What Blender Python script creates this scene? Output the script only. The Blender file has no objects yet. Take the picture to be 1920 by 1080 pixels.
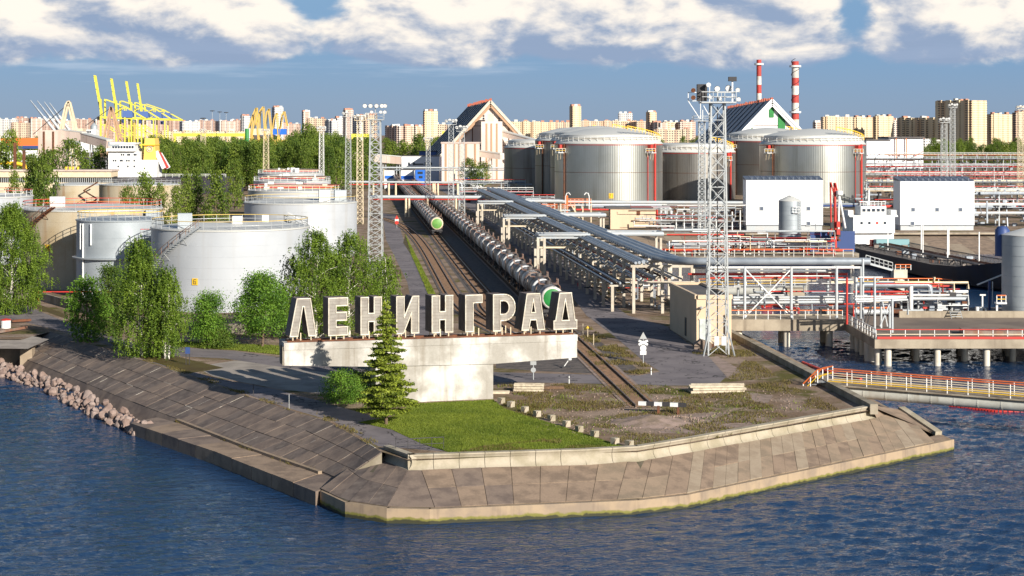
import bpy, math, random
import numpy as np
from mathutils import Vector, Matrix, noise as mnoise
from mathutils.geometry import tessellate_polygon

SC = bpy.context.scene
COL = SC.collection
R = math.radians
rnd = random.Random(11)

# ---------------------------------------------------------------- camera
CAMH, FPX, HOR = 25.0, 3200.0, 250.0          # eye height above the quay, focal length in photo pixels, horizon row
cam_d = bpy.data.cameras.new('camera')
cam = bpy.data.objects.new('camera', cam_d)
COL.objects.link(cam)
cam.location = (0, 0, CAMH)
cam.rotation_euler = (R(90), 0, 0)
cam_d.sensor_width = 36.0
cam_d.lens = 36.0 * FPX / 1920.0
cam_d.shift_y = -(540.0 - HOR) / 1920.0
cam_d.clip_start = 1.0
cam_d.clip_end = 30000.0
SC.camera = cam

# ---------------------------------------------------------------- light and sky
SUN_EL, SUN_AZ = 21.0, 145.0                   # azimuth clockwise from +Y
sx, sy = math.sin(R(SUN_AZ)), math.cos(R(SUN_AZ))
ld = bpy.data.lights.new('sun', 'SUN')
ld.energy = 5.0
ld.angle = R(0.5)
ld.color = (1.0, 0.93, 0.82)
lo = bpy.data.objects.new('sun', ld)
COL.objects.link(lo)
lo.rotation_euler = Vector((-sx * math.cos(R(SUN_EL)), -sy * math.cos(R(SUN_EL)), -math.sin(R(SUN_EL)))).to_track_quat('-Z', 'Y').to_euler()

SC.view_settings.view_transform = 'Standard'
SC.view_settings.look = 'None'
SC.view_settings.exposure = 0.68
SC.view_settings.gamma = 1.0
SC.view_settings.use_curve_mapping = False


class NT:
    """small node-tree writer"""
    def __init__(s, tree):
        s.t = tree
        s.n = tree.nodes
        s.l = tree.links
        s.n.clear()

    def new(s, kind, **kw):
        nd = s.n.new(kind)
        for k, v in kw.items():
            setattr(nd, k, v)
        return nd

    def put(s, sock, v):
        if isinstance(v, bpy.types.NodeSocket):
            s.l.new(v, sock)
        elif v is not None:
            if isinstance(v, (tuple, list)) and len(v) == 3 and sock.type == 'RGBA':
                v = (*v, 1.0)
            sock.default_value = v

    def m(s, op, a, b=None, c=None, clamp=False):
        nd = s.new('ShaderNodeMath', operation=op, use_clamp=clamp)
        for i, v in enumerate((a, b, c)):
            s.put(nd.inputs[i], v)
        return nd.outputs[0]

    def mix(s, f, a, b, mode='MIX'):
        nd = s.new('ShaderNodeMix', data_type='RGBA', blend_type=mode)
        nd.clamp_factor = True
        s.put(nd.inputs[0], f)
        s.put(nd.inputs[6], a)
        s.put(nd.inputs[7], b)
        return nd.outputs[2]

    def ramp(s, v, lo, hi, a=0.0, b=1.0):
        nd = s.new('ShaderNodeMapRange', interpolation_type='SMOOTHSTEP')
        for i, q in enumerate((v, lo, hi, a, b)):
            s.put(nd.inputs[i], q)
        return nd.outputs[0]

    def comb(s, x, y, z):
        nd = s.new('ShaderNodeCombineXYZ')
        for i, q in enumerate((x, y, z)):
            s.put(nd.inputs[i], q)
        return nd.outputs[0]

    def noise(s, vec, scale, detail=4.0, rough=0.55, dist=0.0):
        nd = s.new('ShaderNodeTexNoise')
        s.put(nd.inputs['Vector'], vec)
        nd.inputs['Scale'].default_value = scale
        nd.inputs['Detail'].default_value = detail
        nd.inputs['Roughness'].default_value = rough
        nd.inputs['Distortion'].default_value = dist
        return nd.outputs[0]

    def scale(s, vec, sc):
        nd = s.new('ShaderNodeVectorMath', operation='MULTIPLY')
        s.put(nd.inputs[0], vec)
        nd.inputs[1].default_value = sc
        return nd.outputs[0]


W = bpy.data.worlds.new('World')
SC.world = W
W.use_nodes = True
n = NT(W.node_tree)
out = n.new('ShaderNodeOutputWorld')
sky = n.new('ShaderNodeTexSky', sky_type='NISHITA')
sky.sun_disc = False
sky.sun_elevation = R(SUN_EL)
sky.sun_rotation = R(SUN_AZ)
sky.altitude = 0
sky.air_density = 1.0
sky.dust_density = 0.6
sky.ozone_density = 2.5
tc = n.new('ShaderNodeTexCoord').outputs['Generated']
sep = n.new('ShaderNodeSeparateXYZ')
n.put(sep.inputs[0], tc)
az = n.m('ARCTAN2', sep.outputs[0], sep.outputs[1])
el = n.m('ARCSINE', sep.outputs[2])


def cloudfield(du, dv, sc=1.0):
    v = n.comb(n.m('MULTIPLY', n.m('ADD', az, du), 14.0 * sc), n.m('MULTIPLY', n.m('ADD', el, dv), 26.0 * sc), 3.7)
    return n.noise(v, 1.0, 10.0, 0.56, 0.2)


c0 = cloudfield(0.0, 0.0)
c1 = cloudfield(0.010, 0.007)
big = n.noise(n.comb(n.m('MULTIPLY', az, 5.0), n.m('MULTIPLY', el, 6.0), 1.3), 1.0, 3.0)
# a bank of cumulus with flat bases some 2.3 degrees up; two gaps of blue between the heaps
gap1 = n.m('POWER', 2.718, n.m('MULTIPLY', n.m('POWER', n.m('DIVIDE', n.m('ADD', az, 0.118), 0.022), 2.0), -1.0))
gap2 = n.m('POWER', 2.718, n.m('MULTIPLY', n.m('POWER', n.m('DIVIDE', n.m('ADD', az, -0.2), 0.015), 2.0), -1.0))
gaps = n.m('ADD', gap1, gap2)
bank = n.m('MULTIPLY', n.ramp(el, 0.034, 0.052), n.ramp(el, 0.22, 0.09))
dens = n.m('ADD', c0, n.m('MULTIPLY', n.m('ADD', big, -0.5), 0.45))
dens = n.m('ADD', dens, n.m('MULTIPLY', bank, 0.36))
dens = n.m('ADD', dens, n.m('MULTIPLY', gaps, -0.22))
alpha = n.m('MULTIPLY', n.m('MULTIPLY', n.ramp(dens, 0.51, 0.67), n.ramp(el, 0.0335, 0.041)), n.m('MULTIPLY', n.ramp(el, 0.2, 0.09), n.ramp(n.m('ABSOLUTE', az), 1.5, 0.7)))
mid = n.noise(n.comb(n.m('MULTIPLY', az, 24.0), n.m('MULTIPLY', el, 55.0), 6.0), 1.0, 8.0, 0.62, 0.3)
lit = n.m('ADD', n.m('MULTIPLY', n.m('SUBTRACT', c0, c1), 2.6), n.m('MULTIPLY', n.m('SUBTRACT', el, 0.053), 11.0))
lit = n.m('ADD', lit, n.m('MULTIPLY', n.m('ADD', mid, -0.5), 0.7))
lit = n.ramp(lit, -0.22, 0.42)
ccol = n.mix(lit, (0.255, 0.335, 0.48), (0.90, 0.83, 0.74))
lay = n.noise(n.comb(n.m('MULTIPLY', az, 6.0), n.m('MULTIPLY', el, 70.0), 2.2), 1.0, 7.0, 0.6, 0.4)
ccol = n.mix(n.m('MULTIPLY', n.ramp(lay, 0.5, 0.62), n.ramp(el, 0.064, 0.045, 0.0, 0.4)), ccol, (0.30, 0.38, 0.53))
# thin grey stratus streaks and the slate blue rain air far off, under the bank
streak = n.noise(n.comb(n.m('MULTIPLY', az, 7.0), n.m('MULTIPLY', el, 90.0), 8.1), 1.0, 5.0)
band = n.m('MULTIPLY', n.ramp(streak, 0.55, 0.75), n.m('MULTIPLY', n.ramp(el, 0.02, 0.034), n.ramp(el, 0.075, 0.045)))
far = n.m('MULTIPLY', n.ramp(el, 0.2, 0.06), 0.85)
farcol = n.mix(n.ramp(el, 0.0, 0.05), (0.155, 0.225, 0.335), (0.115, 0.22, 0.38))
b_sky = n.new('ShaderNodeBackground')
n.put(b_sky.inputs[0], sky.outputs[0])
b_sky.inputs[1].default_value = 0.06
b_far = n.new('ShaderNodeBackground')
n.put(b_far.inputs[0], n.mix(n.m('MULTIPLY', band, 0.55), farcol, (0.36, 0.42, 0.53)))
b_far.inputs[1].default_value = 1.0
b_cl = n.new('ShaderNodeBackground')
n.put(b_cl.inputs[0], ccol)
b_cl.inputs[1].default_value = 0.74
m1 = n.new('ShaderNodeMixShader')
n.put(m1.inputs[0], far)
n.l.new(b_sky.outputs[0], m1.inputs[1])
n.l.new(b_far.outputs[0], m1.inputs[2])
m2 = n.new('ShaderNodeMixShader')
n.put(m2.inputs[0], alpha)
n.l.new(m1.outputs[0], m2.inputs[1])
n.l.new(b_cl.outputs[0], m2.inputs[2])
n.l.new(m2.outputs[0], out.inputs[0])

# ---------------------------------------------------------------- materials


def mat(name, col, rough=0.7, metal=0.0, col2=None, sc=0.6, lo=0.4, hi=0.65, streak=None, var=0.12, fine=6.0,
        bump=0.0, bsc=8.0, spec=0.4, island=0.0, crack=0.0):
    """weathered surface: base colour, optional second colour in noise patches, vertical streaks, fine grain"""
    m = bpy.data.materials.new(name)
    m.use_nodes = True
    k = NT(m.node_tree)
    o = k.new('ShaderNodeOutputMaterial')
    p = k.new('ShaderNodeBsdfPrincipled')
    pos = k.new('ShaderNodeNewGeometry').outputs['Position']
    c = col
    if col2:
        c = k.mix(k.ramp(k.noise(pos, sc, 5.0), lo, hi), col, col2)
    if crack:
        cr = k.m('ABSOLUTE', k.m('ADD', k.noise(pos, crack, 4.0, 0.6, 0.4), -0.5))
        c = k.mix(k.ramp(cr, 0.010, 0.002), c, (0.03, 0.026, 0.026))
        c = k.mix(k.ramp(k.noise(pos, 0.07, 2.0), 0.56, 0.60, 0.0, 0.35), c, (0.07, 0.062, 0.066))
    if streak:
        st = k.noise(k.scale(pos, (1.0, 1.0, 0.06)), streak[1], 3.0)
        c = k.mix(k.ramp(st, 0.52, 0.72, 0.0, streak[2]), c, streak[0])
    if var:
        g = k.noise(pos, fine, 3.0)
        v = k.m('MULTIPLY_ADD', g, 2.0 * var, 1.0 - var)
        if island:
            ri = k.new('ShaderNodeNewGeometry').outputs['Random Per Island']
            v = k.m('MULTIPLY', v, k.m('MULTIPLY_ADD', ri, island, 1.0 - island * 0.5))
        c = k.mix(1.0, c, k.comb(v, v, v), 'MULTIPLY')
    k.put(p.inputs['Base Color'], c)
    p.inputs['Roughness'].default_value = rough
    p.inputs['Metallic'].default_value = metal
    p.inputs['Specular IOR Level'].default_value = spec
    if bump:
        b = k.new('ShaderNodeBump')
        b.inputs['Strength'].default_value = bump
        b.inputs['Distance'].default_value = 0.05
        k.put(b.inputs['Height'], k.noise(pos, bsc, 4.0))
        k.l.new(b.outputs[0], p.inputs['Normal'])
    k.l.new(p.outputs[0], o.inputs[0])
    return m


def leafmat(name, a, b, sc=0.5, trans=0.3):
    m = bpy.data.materials.new(name)
    m.use_nodes = True
    k = NT(m.node_tree)
    o = k.new('ShaderNodeOutputMaterial')
    g = k.new('ShaderNodeNewGeometry')
    ri = g.outputs['Random Per Island']
    f = k.m('ADD', k.m('MULTIPLY', k.noise(g.outputs['Position'], sc, 2.0), 0.9), k.m('MULTIPLY', k.m('ADD', ri, -0.5), 0.32))
    c = k.mix(k.ramp(f, 0.15, 0.75), a, b)
    d = k.new('ShaderNodeBsdfPrincipled')
    k.put(d.inputs['Base Color'], c)
    d.inputs['Roughness'].default_value = 0.6
    d.inputs['Specular IOR Level'].default_value = 0.25
    t = k.new('ShaderNodeBsdfTranslucent')
    k.put(t.inputs[0], k.mix(1.0, c, (1.3, 1.5, 0.6), 'MULTIPLY'))
    mx = k.new('ShaderNodeMixShader')
    mx.inputs[0].default_value = trans
    k.l.new(d.outputs[0], mx.inputs[1])
    k.l.new(t.outputs[0], mx.inputs[2])
    k.l.new(mx.outputs[0], o.inputs[0])
    return m


def facade(name, wall, win=(0.03, 0.035, 0.05), fx=3.3, fz=3.0, wx=0.5, wz=0.45, alt=None):
    """far apartment walls: windows too small to model one by one"""
    m = bpy.data.materials.new(name)
    m.use_nodes = True
    k = NT(m.node_tree)
    o = k.new('ShaderNodeOutputMaterial')
    p = k.new('ShaderNodeBsdfPrincipled')
    g = k.new('ShaderNodeNewGeometry')
    tcn = k.new('ShaderNodeTexCoord').outputs['Object']
    s = k.new('ShaderNodeSeparateXYZ')
    k.put(s.inputs[0], tcn)
    u = k.m('ADD', s.outputs[0], s.outputs[1])
    a = k.m('LESS_THAN', k.m('FRACT', k.m('DIVIDE', u, fx)), wx)
    b = k.m('LESS_THAN', k.m('FRACT', k.m('DIVIDE', s.outputs[2], fz)), wz)
    nz = k.new('ShaderNodeSeparateXYZ')
    k.put(nz.inputs[0], g.outputs['Normal'])
    side = k.m('LESS_THAN', k.m('ABSOLUTE', nz.outputs[2]), 0.5)
    c = wall
    if alt:
        bay = k.m('LESS_THAN', k.m('FRACT', k.m('DIVIDE', u, fx * 4)), 0.3)
        c = k.mix(bay, wall, alt)
    var = k.noise(tcn, 0.05, 2.0)
    c = k.mix(1.0, c, k.mix(var, (0.8, 0.8, 0.8), (1.1, 1.1, 1.1)), 'MULTIPLY')
    c = k.mix(k.m('MULTIPLY', k.m('MULTIPLY', a, b), side), c, win)
    k.put(p.inputs['Base Color'], c)
    p.inputs['Roughness'].default_value = 0.75
    k.l.new(p.outputs[0], o.inputs[0])
    return m


MT = dict(
    concrete=mat('concrete', (0.36, 0.31, 0.24), 0.85, col2=(0.25, 0.215, 0.165), sc=0.35, streak=((0.15, 0.12, 0.09), 0.9, 0.6), var=0.16, bump=0.25),
    conc_light=mat('pale board marked concrete', (0.31, 0.29, 0.255), 0.85, col2=(0.62, 0.60, 0.56), sc=0.28, lo=0.42, hi=0.68, streak=((0.20, 0.17, 0.13), 1.1, 0.6), var=0.14, bump=0.3),
    parapet=mat('cast parapet concrete', (0.37, 0.325, 0.25), 0.85, col2=(0.27, 0.235, 0.165), sc=0.5, var=0.12, bump=0.2),
    parapet_wall=mat('old quay wall concrete', (0.30, 0.26, 0.20), 0.9, col2=(0.2, 0.17, 0.12), sc=0.5, streak=((0.1, 0.08, 0.06), 1.2, 0.5), var=0.15, bump=0.2),
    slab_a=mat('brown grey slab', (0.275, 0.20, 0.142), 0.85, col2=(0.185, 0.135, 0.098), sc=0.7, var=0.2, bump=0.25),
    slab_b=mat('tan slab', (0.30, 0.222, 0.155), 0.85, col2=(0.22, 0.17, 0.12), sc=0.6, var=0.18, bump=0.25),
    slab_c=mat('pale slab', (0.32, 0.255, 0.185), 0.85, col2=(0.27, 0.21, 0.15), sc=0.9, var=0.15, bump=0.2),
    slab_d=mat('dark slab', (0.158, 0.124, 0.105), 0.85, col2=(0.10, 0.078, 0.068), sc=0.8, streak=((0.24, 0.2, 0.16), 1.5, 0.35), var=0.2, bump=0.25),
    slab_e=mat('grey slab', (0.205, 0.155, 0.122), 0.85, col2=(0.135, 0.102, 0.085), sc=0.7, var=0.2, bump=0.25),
    grout=mat('slab bedding', (0.12, 0.098, 0.072), 0.95, col2=(0.085, 0.075, 0.04), sc=1.0, var=0.2),
    asphalt=mat('worn asphalt', (0.185, 0.162, 0.165), 0.9, col2=(0.135, 0.118, 0.125), sc=0.25, crack=0.16, var=0.18, fine=3.0, bump=0.1),
    plaza=mat('old pale paving', (0.33, 0.29, 0.25), 0.9, col2=(0.23, 0.2, 0.175), sc=0.35, var=0.15),
    rust=mat('rusty iron', (0.15, 0.055, 0.025), 0.85, col2=(0.08, 0.035, 0.02), sc=1.5, var=0.2),
    steel=mat('galvanised steel', (0.40, 0.42, 0.43), 0.45, 0.35, col2=(0.42, 0.43, 0.42), sc=0.8, var=0.08),
    white=mat('white paint', (0.70, 0.70, 0.69), 0.55, var=0.05, col2=(0.6, 0.6, 0.58), sc=0.6),
    cream=mat('cream paint', (0.66, 0.55, 0.38), 0.6, col2=(0.55, 0.46, 0.33), sc=0.8, var=0.08),
    pipe=mat('grey pipe cladding', (0.31, 0.345, 0.385), 0.42, 0.3, col2=(0.24, 0.27, 0.31), sc=0.5, var=0.1),
    pipe_l=mat('pale grey pipe paint', (0.42, 0.455, 0.48), 0.45, 0.15, col2=(0.44, 0.45, 0.45), sc=0.6, var=0.08),
    dark=mat('dark iron', (0.035, 0.033, 0.035), 0.6, var=0.2),
    red=mat('red paint', (0.50, 0.035, 0.025), 0.5, col2=(0.38, 0.04, 0.03), sc=0.8, var=0.1),
    orange=mat('orange paint', (0.66, 0.15, 0.035), 0.5, var=0.1),
    yellow=mat('yellow paint', (0.74, 0.46, 0.03), 0.5, var=0.08),
    lemon=mat('lemon yellow crane paint', (0.60, 0.54, 0.07), 0.5, var=0.06),
    ochre=mat('ochre crane paint', (0.56, 0.38, 0.09), 0.5, var=0.1),
    blue=mat('blue paint', (0.02, 0.13, 0.52), 0.5, var=0.08),
    blue_dark=mat('dark blue paint', (0.03, 0.06, 0.18), 0.5, var=0.1),
    green=mat('green paint', (0.02, 0.22, 0.045), 0.5, col2=(0.02, 0.17, 0.04), sc=1.0, var=0.08),
    green_l=mat('leaf green paint', (0.13, 0.30, 0.06), 0.5, col2=(0.1, 0.25, 0.06), sc=1.5, var=0.08),
    tank_w=mat('pale grey tank paint', (0.39, 0.41, 0.435), 0.5, 0.0, col2=(0.35, 0.37, 0.395), sc=0.15, streak=((0.30, 0.28, 0.25), 0.5, 0.3), var=0.03, spec=0.5),
    tank_b=mat('blue grey tank cladding', (0.35, 0.385, 0.41), 0.5, 0.2, col2=(0.30, 0.335, 0.36), sc=0.3, streak=((0.24, 0.26, 0.27), 0.7, 0.4), var=0.06),
    tank_r=mat('stained concrete tank', (0.42, 0.36, 0.26), 0.85, col2=(0.36, 0.28, 0.17), sc=0.16, lo=0.45, hi=0.7, streak=((0.26, 0.13, 0.05), 0.6, 0.55), var=0.12),
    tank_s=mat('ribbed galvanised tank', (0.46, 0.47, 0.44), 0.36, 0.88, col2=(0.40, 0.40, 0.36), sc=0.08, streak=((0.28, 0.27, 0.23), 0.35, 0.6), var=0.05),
    tank_shaded=mat('ribbed galvanised tank coloured in shade', (0.25, 0.24, 0.22), 0.42, 0.8, col2=(0.22, 0.2, 0.18), sc=0.08, streak=((0.13, 0.11, 0.09), 0.35, 0.7), var=0.06),  # same galvanised metal darkened: the rear tanks' shade is put into the colour
    roof_w=mat('pale roof sheet', (0.55, 0.55, 0.52), 0.5, 0.1, var=0.06),
    roof_s=mat('slate blue roof sheet', (0.13, 0.15, 0.20), 0.5, 0.2, col2=(0.10, 0.12, 0.16), sc=0.1, var=0.08),
    roof_d=mat('tar felt roof', (0.09, 0.085, 0.09), 0.9, col2=(0.12, 0.11, 0.1), sc=0.3, var=0.12),
    render=mat('beige render', (0.60, 0.46, 0.32), 0.85, col2=(0.54, 0.41, 0.28), sc=0.3, streak=((0.40, 0.30, 0.2), 0.8, 0.3), var=0.06),
    pink=mat('pale pink panel', (0.56, 0.46, 0.40), 0.8, col2=(0.48, 0.38, 0.33), sc=0.08, streak=((0.33, 0.22, 0.16), 0.25, 0.5), var=0.06),
    panel=mat('white sandwich panel', (0.76, 0.77, 0.78), 0.5, var=0.02),
    glass=mat('dark glass', (0.03, 0.04, 0.055), 0.12, 0.0, var=0.05, spec=0.8),
    hull=mat('black hull paint', (0.034, 0.033, 0.045), 0.45, col2=(0.04, 0.03, 0.03), sc=0.2, streak=((0.09, 0.04, 0.025), 0.5, 0.4), var=0.1),
    deck=mat('worn ship deck', (0.20, 0.17, 0.15), 0.8, col2=(0.28, 0.24, 0.21), sc=0.3, var=0.15),
    jetty=mat('jetty concrete', (0.34, 0.29, 0.22), 0.85, col2=(0.24, 0.2, 0.15), sc=0.3, streak=((0.14, 0.11, 0.08), 0.8, 0.6), var=0.15),
    jetty_top=mat('jetty deck', (0.20, 0.16, 0.125), 0.9, col2=(0.14, 0.11, 0.09), sc=0.15, var=0.15),
    pile=mat('pale pile concrete', (0.54, 0.50, 0.43), 0.8, col2=(0.5, 0.45, 0.36), sc=0.8, var=0.1),
    letter=mat('weathered zinc letter face', (0.26, 0.24, 0.21), 0.6, 0.1, col2=(0.19, 0.17, 0.15), sc=0.9, streak=((0.16, 0.13, 0.10), 1.6, 0.5), var=0.14),
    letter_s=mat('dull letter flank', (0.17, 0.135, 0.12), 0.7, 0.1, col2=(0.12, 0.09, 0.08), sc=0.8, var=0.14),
    rim=mat('cream letter rim', (0.62, 0.57, 0.48), 0.5, col2=(0.48, 0.42, 0.33), sc=2.0, var=0.1),
    granite=mat('red granite rock', (0.21, 0.145, 0.12), 0.85, col2=(0.27, 0.20, 0.17), sc=1.2, var=0.25, fine=5.0, bump=0.4, bsc=5.0),
    granite_b=mat('grey granite rock', (0.22, 0.17, 0.15), 0.85, col2=(0.30, 0.23, 0.2), sc=1.4, var=0.25, fine=5.0, bump=0.4, bsc=5.0),
    timber=mat('bleached concrete sleepers', (0.55, 0.48, 0.36), 0.9, col2=(0.38, 0.32, 0.24), sc=2.0, var=0.15),
    wood=mat('old brown timber', (0.17, 0.10, 0.06), 0.9, col2=(0.10, 0.065, 0.04), sc=2.0, var=0.2),
    ballast=mat('ballast', (0.12, 0.10, 0.088), 0.95, col2=(0.065, 0.055, 0.052), sc=1.2, var=0.35, fine=9.0, bump=0.5, bsc=10),
    gravel=mat('pink gravel', (0.30, 0.22, 0.185), 0.95, col2=(0.2, 0.15, 0.11), sc=0.9, var=0.35, fine=7.0, bump=0.5, bsc=9),
    car_g=mat('grey tank wagon paint', (0.36, 0.345, 0.33), 0.5, 0.1, col2=(0.22, 0.19, 0.17), sc=0.5, streak=((0.06, 0.045, 0.04), 1.0, 0.75), var=0.12),
    car_b=mat('rust brown tank wagon paint', (0.22, 0.11, 0.07), 0.6, 0.1, col2=(0.25, 0.20, 0.17), sc=0.6, streak=((0.05, 0.035, 0.03), 1.0, 0.7), var=0.15),
    car_k=mat('oil stained tank wagon paint', (0.06, 0.052, 0.05), 0.5, 0.1, col2=(0.15, 0.13, 0.12), sc=0.5, var=0.15),
    car_w=mat('dusty white tank wagon paint', (0.64, 0.61, 0.56), 0.5, 0.0, col2=(0.34, 0.30, 0.27), sc=0.5, streak=((0.09, 0.07, 0.06), 1.0, 0.7), var=0.1),
    column=mat('beige concrete column', (0.50, 0.45, 0.37), 0.8, col2=(0.40, 0.35, 0.28), sc=0.7, var=0.1),
    door=mat('pale blue door paint', (0.48, 0.53, 0.52), 0.5, col2=(0.40, 0.43, 0.40), sc=1.0, var=0.06),
    pane=mat('grey blue window pane', (0.10, 0.12, 0.16), 0.2, var=0.05, spec=0.7),
    turq=mat('turquoise deck paint', (0.16, 0.30, 0.33), 0.6, var=0.1),
    pipe_beam=mat('weathered pale bridge pipe', (0.52, 0.52, 0.47), 0.55, 0.1, col2=(0.42, 0.41, 0.36), sc=0.5, streak=((0.24, 0.19, 0.13), 1.2, 0.6), var=0.08),
    pink_w=mat('pinkish white cladding', (0.68, 0.59, 0.52), 0.75, col2=(0.60, 0.50, 0.44), sc=0.07, streak=((0.45, 0.33, 0.26), 0.2, 0.35), var=0.05),
    shed_tan=mat('tan rust stripe', (0.42, 0.26, 0.16), 0.8, var=0.12),
    red_f=mat('faded chimney red', (0.42, 0.05, 0.04), 0.7, col2=(0.33, 0.05, 0.04), sc=0.2, var=0.1),
    white_f=mat('sooty chimney white', (0.60, 0.56, 0.50), 0.7, col2=(0.46, 0.42, 0.37), sc=0.2, var=0.1),
    blue_f=mat('faded crane house blue', (0.07, 0.13, 0.33), 0.6, var=0.1),
    ochre_l=mat('funnel yellow', (0.76, 0.49, 0.11), 0.5, var=0.05),
    roof_brick=mat('brick lift house', (0.40, 0.20, 0.14), 0.8, var=0.12),
    leaf_far=leafmat('lighter belt leaves', (0.045, 0.090, 0.013), (0.22, 0.28, 0.04), 0.1),
    rail_y=mat('dull yellow rail paint', (0.50, 0.36, 0.10), 0.6, var=0.1),
    seam=mat('letter sheet seam', (0.20, 0.18, 0.155), 0.7, var=0.1),
    bark=mat('brown bark', (0.13, 0.09, 0.06), 0.95, var=0.3, fine=4.0),
    birch=mat('white birch bark', (0.66, 0.62, 0.54), 0.8, col2=(0.10, 0.08, 0.07), sc=2.6, lo=0.58, hi=0.66, var=0.1),
    leaf_birch=leafmat('birch leaves', (0.030, 0.070, 0.007), (0.20, 0.29, 0.032), 0.55, 0.22),
    leaf_maple=leafmat('maple leaves', (0.035, 0.095, 0.010), (0.18, 0.32, 0.035), 0.5, 0.22),
    leaf_dark=leafmat('dark leaves', (0.038, 0.082, 0.012), (0.18, 0.24, 0.036), 0.12),
    needle=leafmat('spruce needles', (0.060, 0.092, 0.010), (0.28, 0.33, 0.038), 0.9, 0.2),
    grass=leafmat('lawn grass', (0.095, 0.14, 0.016), (0.22, 0.26, 0.035), 0.25, 0.35),
    weed=leafmat('dry weeds', (0.12, 0.085, 0.032), (0.17, 0.145, 0.045), 0.4, 0.3),
)


def structure_mats():
    # worn ground of the point: dirt, pinkish gravel and patches of thin grass
    m = bpy.data.materials.new('dirt and thin grass')
    m.use_nodes = True
    k = NT(m.node_tree)
    o = k.new('ShaderNodeOutputMaterial')
    p = k.new('ShaderNodeBsdfPrincipled')
    pos = k.new('ShaderNodeNewGeometry').outputs['Position']
    c = k.mix(k.ramp(k.noise(pos, 0.22, 6.0), 0.40, 0.60), (0.20, 0.14, 0.095), (0.30, 0.225, 0.175))
    c = k.mix(k.ramp(k.noise(pos, 0.16, 6.0, 0.62, 0.6), 0.50, 0.64), c, (0.105, 0.095, 0.028))
    c = k.mix(k.ramp(k.noise(pos, 2.2, 4.0, 0.7), 0.55, 0.72), c, (0.07, 0.058, 0.03))
    c = k.mix(k.ramp(k.noise(pos, 5.0, 2.0, 0.7), 0.66, 0.76), c, (0.42, 0.36, 0.29))
    k.put(p.inputs['Base Color'], c)
    p.inputs['Roughness'].default_value = 0.95
    p.inputs['Specular IOR Level'].default_value = 0.1
    b = k.new('ShaderNodeBump')
    b.inputs['Strength'].default_value = 0.6
    b.inputs['Distance'].default_value = 0.15
    k.put(b.inputs['Height'], k.noise(pos, 2.5, 6.0, 0.7))
    k.l.new(b.outputs[0], p.inputs['Normal'])
    k.l.new(p.outputs[0], o.inputs[0])
    MT['ground'] = m
    # river water: deep blue, wind ripples of several sizes
    m = bpy.data.materials.new('river water')
    m.use_nodes = True
    k = NT(m.node_tree)
    o = k.new('ShaderNodeOutputMaterial')
    p = k.new('ShaderNodeBsdfPrincipled')
    pos = k.new('ShaderNodeNewGeometry').outputs['Position']
    p.inputs['Base Color'].default_value = (0.010, 0.034, 0.088, 1)
    p.inputs['Roughness'].default_value = 0.06
    p.inputs['IOR'].default_value = 1.333
    w1 = k.noise(k.scale(pos, (0.55, 1.0, 1.0)), 1.5, 4.0, 0.62, 0.6)
    w2 = k.noise(k.scale(pos, (0.5, 1.0, 1.0)), 0.35, 2.0, 0.5, 0.3)
    h = k.m('ADD', k.m('MULTIPLY', w1, 0.36), k.m('MULTIPLY', w2, 0.25))
    b = k.new('ShaderNodeBump')
    b.inputs['Strength'].default_value = 1.0
    b.inputs['Distance'].default_value = 0.8
    calm = k.ramp(k.noise(k.scale(pos, (1.0, 0.6, 1.0)), 0.05, 3.0), 0.35, 0.65, 0.45, 1.0)
    k.put(b.inputs['Height'], k.m('MULTIPLY', h, calm))
    k.l.new(b.outputs[0], p.inputs['Normal'])
    k.l.new(p.outputs[0], o.inputs[0])
    MT['water'] = m
    # quay wall: green and brown tide marks low down (stays with the wall)
    m = bpy.data.materials.new('tide marked quay concrete')
    m.use_nodes = True
    k = NT(m.node_tree)
    o = k.new('ShaderNodeOutputMaterial')
    p = k.new('ShaderNodeBsdfPrincipled')
    pos = k.new('ShaderNodeNewGeometry').outputs['Position']
    s = k.new('ShaderNodeSeparateXYZ')
    k.put(s.inputs[0], pos)
    c = k.mix(k.ramp(k.noise(pos, 0.5, 5.0), 0.4, 0.65), (0.33, 0.245, 0.16), (0.235, 0.18, 0.13))
    st = k.noise(k.scale(pos, (1, 1, 0.08)), 1.6, 3.0)
    c = k.mix(k.ramp(st, 0.5, 0.75, 0, 0.6), c, (0.15, 0.11, 0.08))
    z = k.m('ADD', s.outputs[2], k.m('MULTIPLY', k.m('ADD', k.noise(pos, 1.4, 3.0), -0.5), 0.5))
    c = k.mix(k.ramp(z, -2.88, -3.05), c, (0.16, 0.15, 0.03))
    c = k.mix(k.ramp(z, -3.08, -3.2), c, (0.03, 0.03, 0.012))
    k.put(p.inputs['Base Color'], c)
    p.inputs['Roughness'].default_value = 0.8
    k.l.new(p.outputs[0], o.inputs[0])
    MT['tide'] = m


structure_mats()

# ---------------------------------------------------------------- builders
WO = {}          # world origin of every object built here


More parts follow.
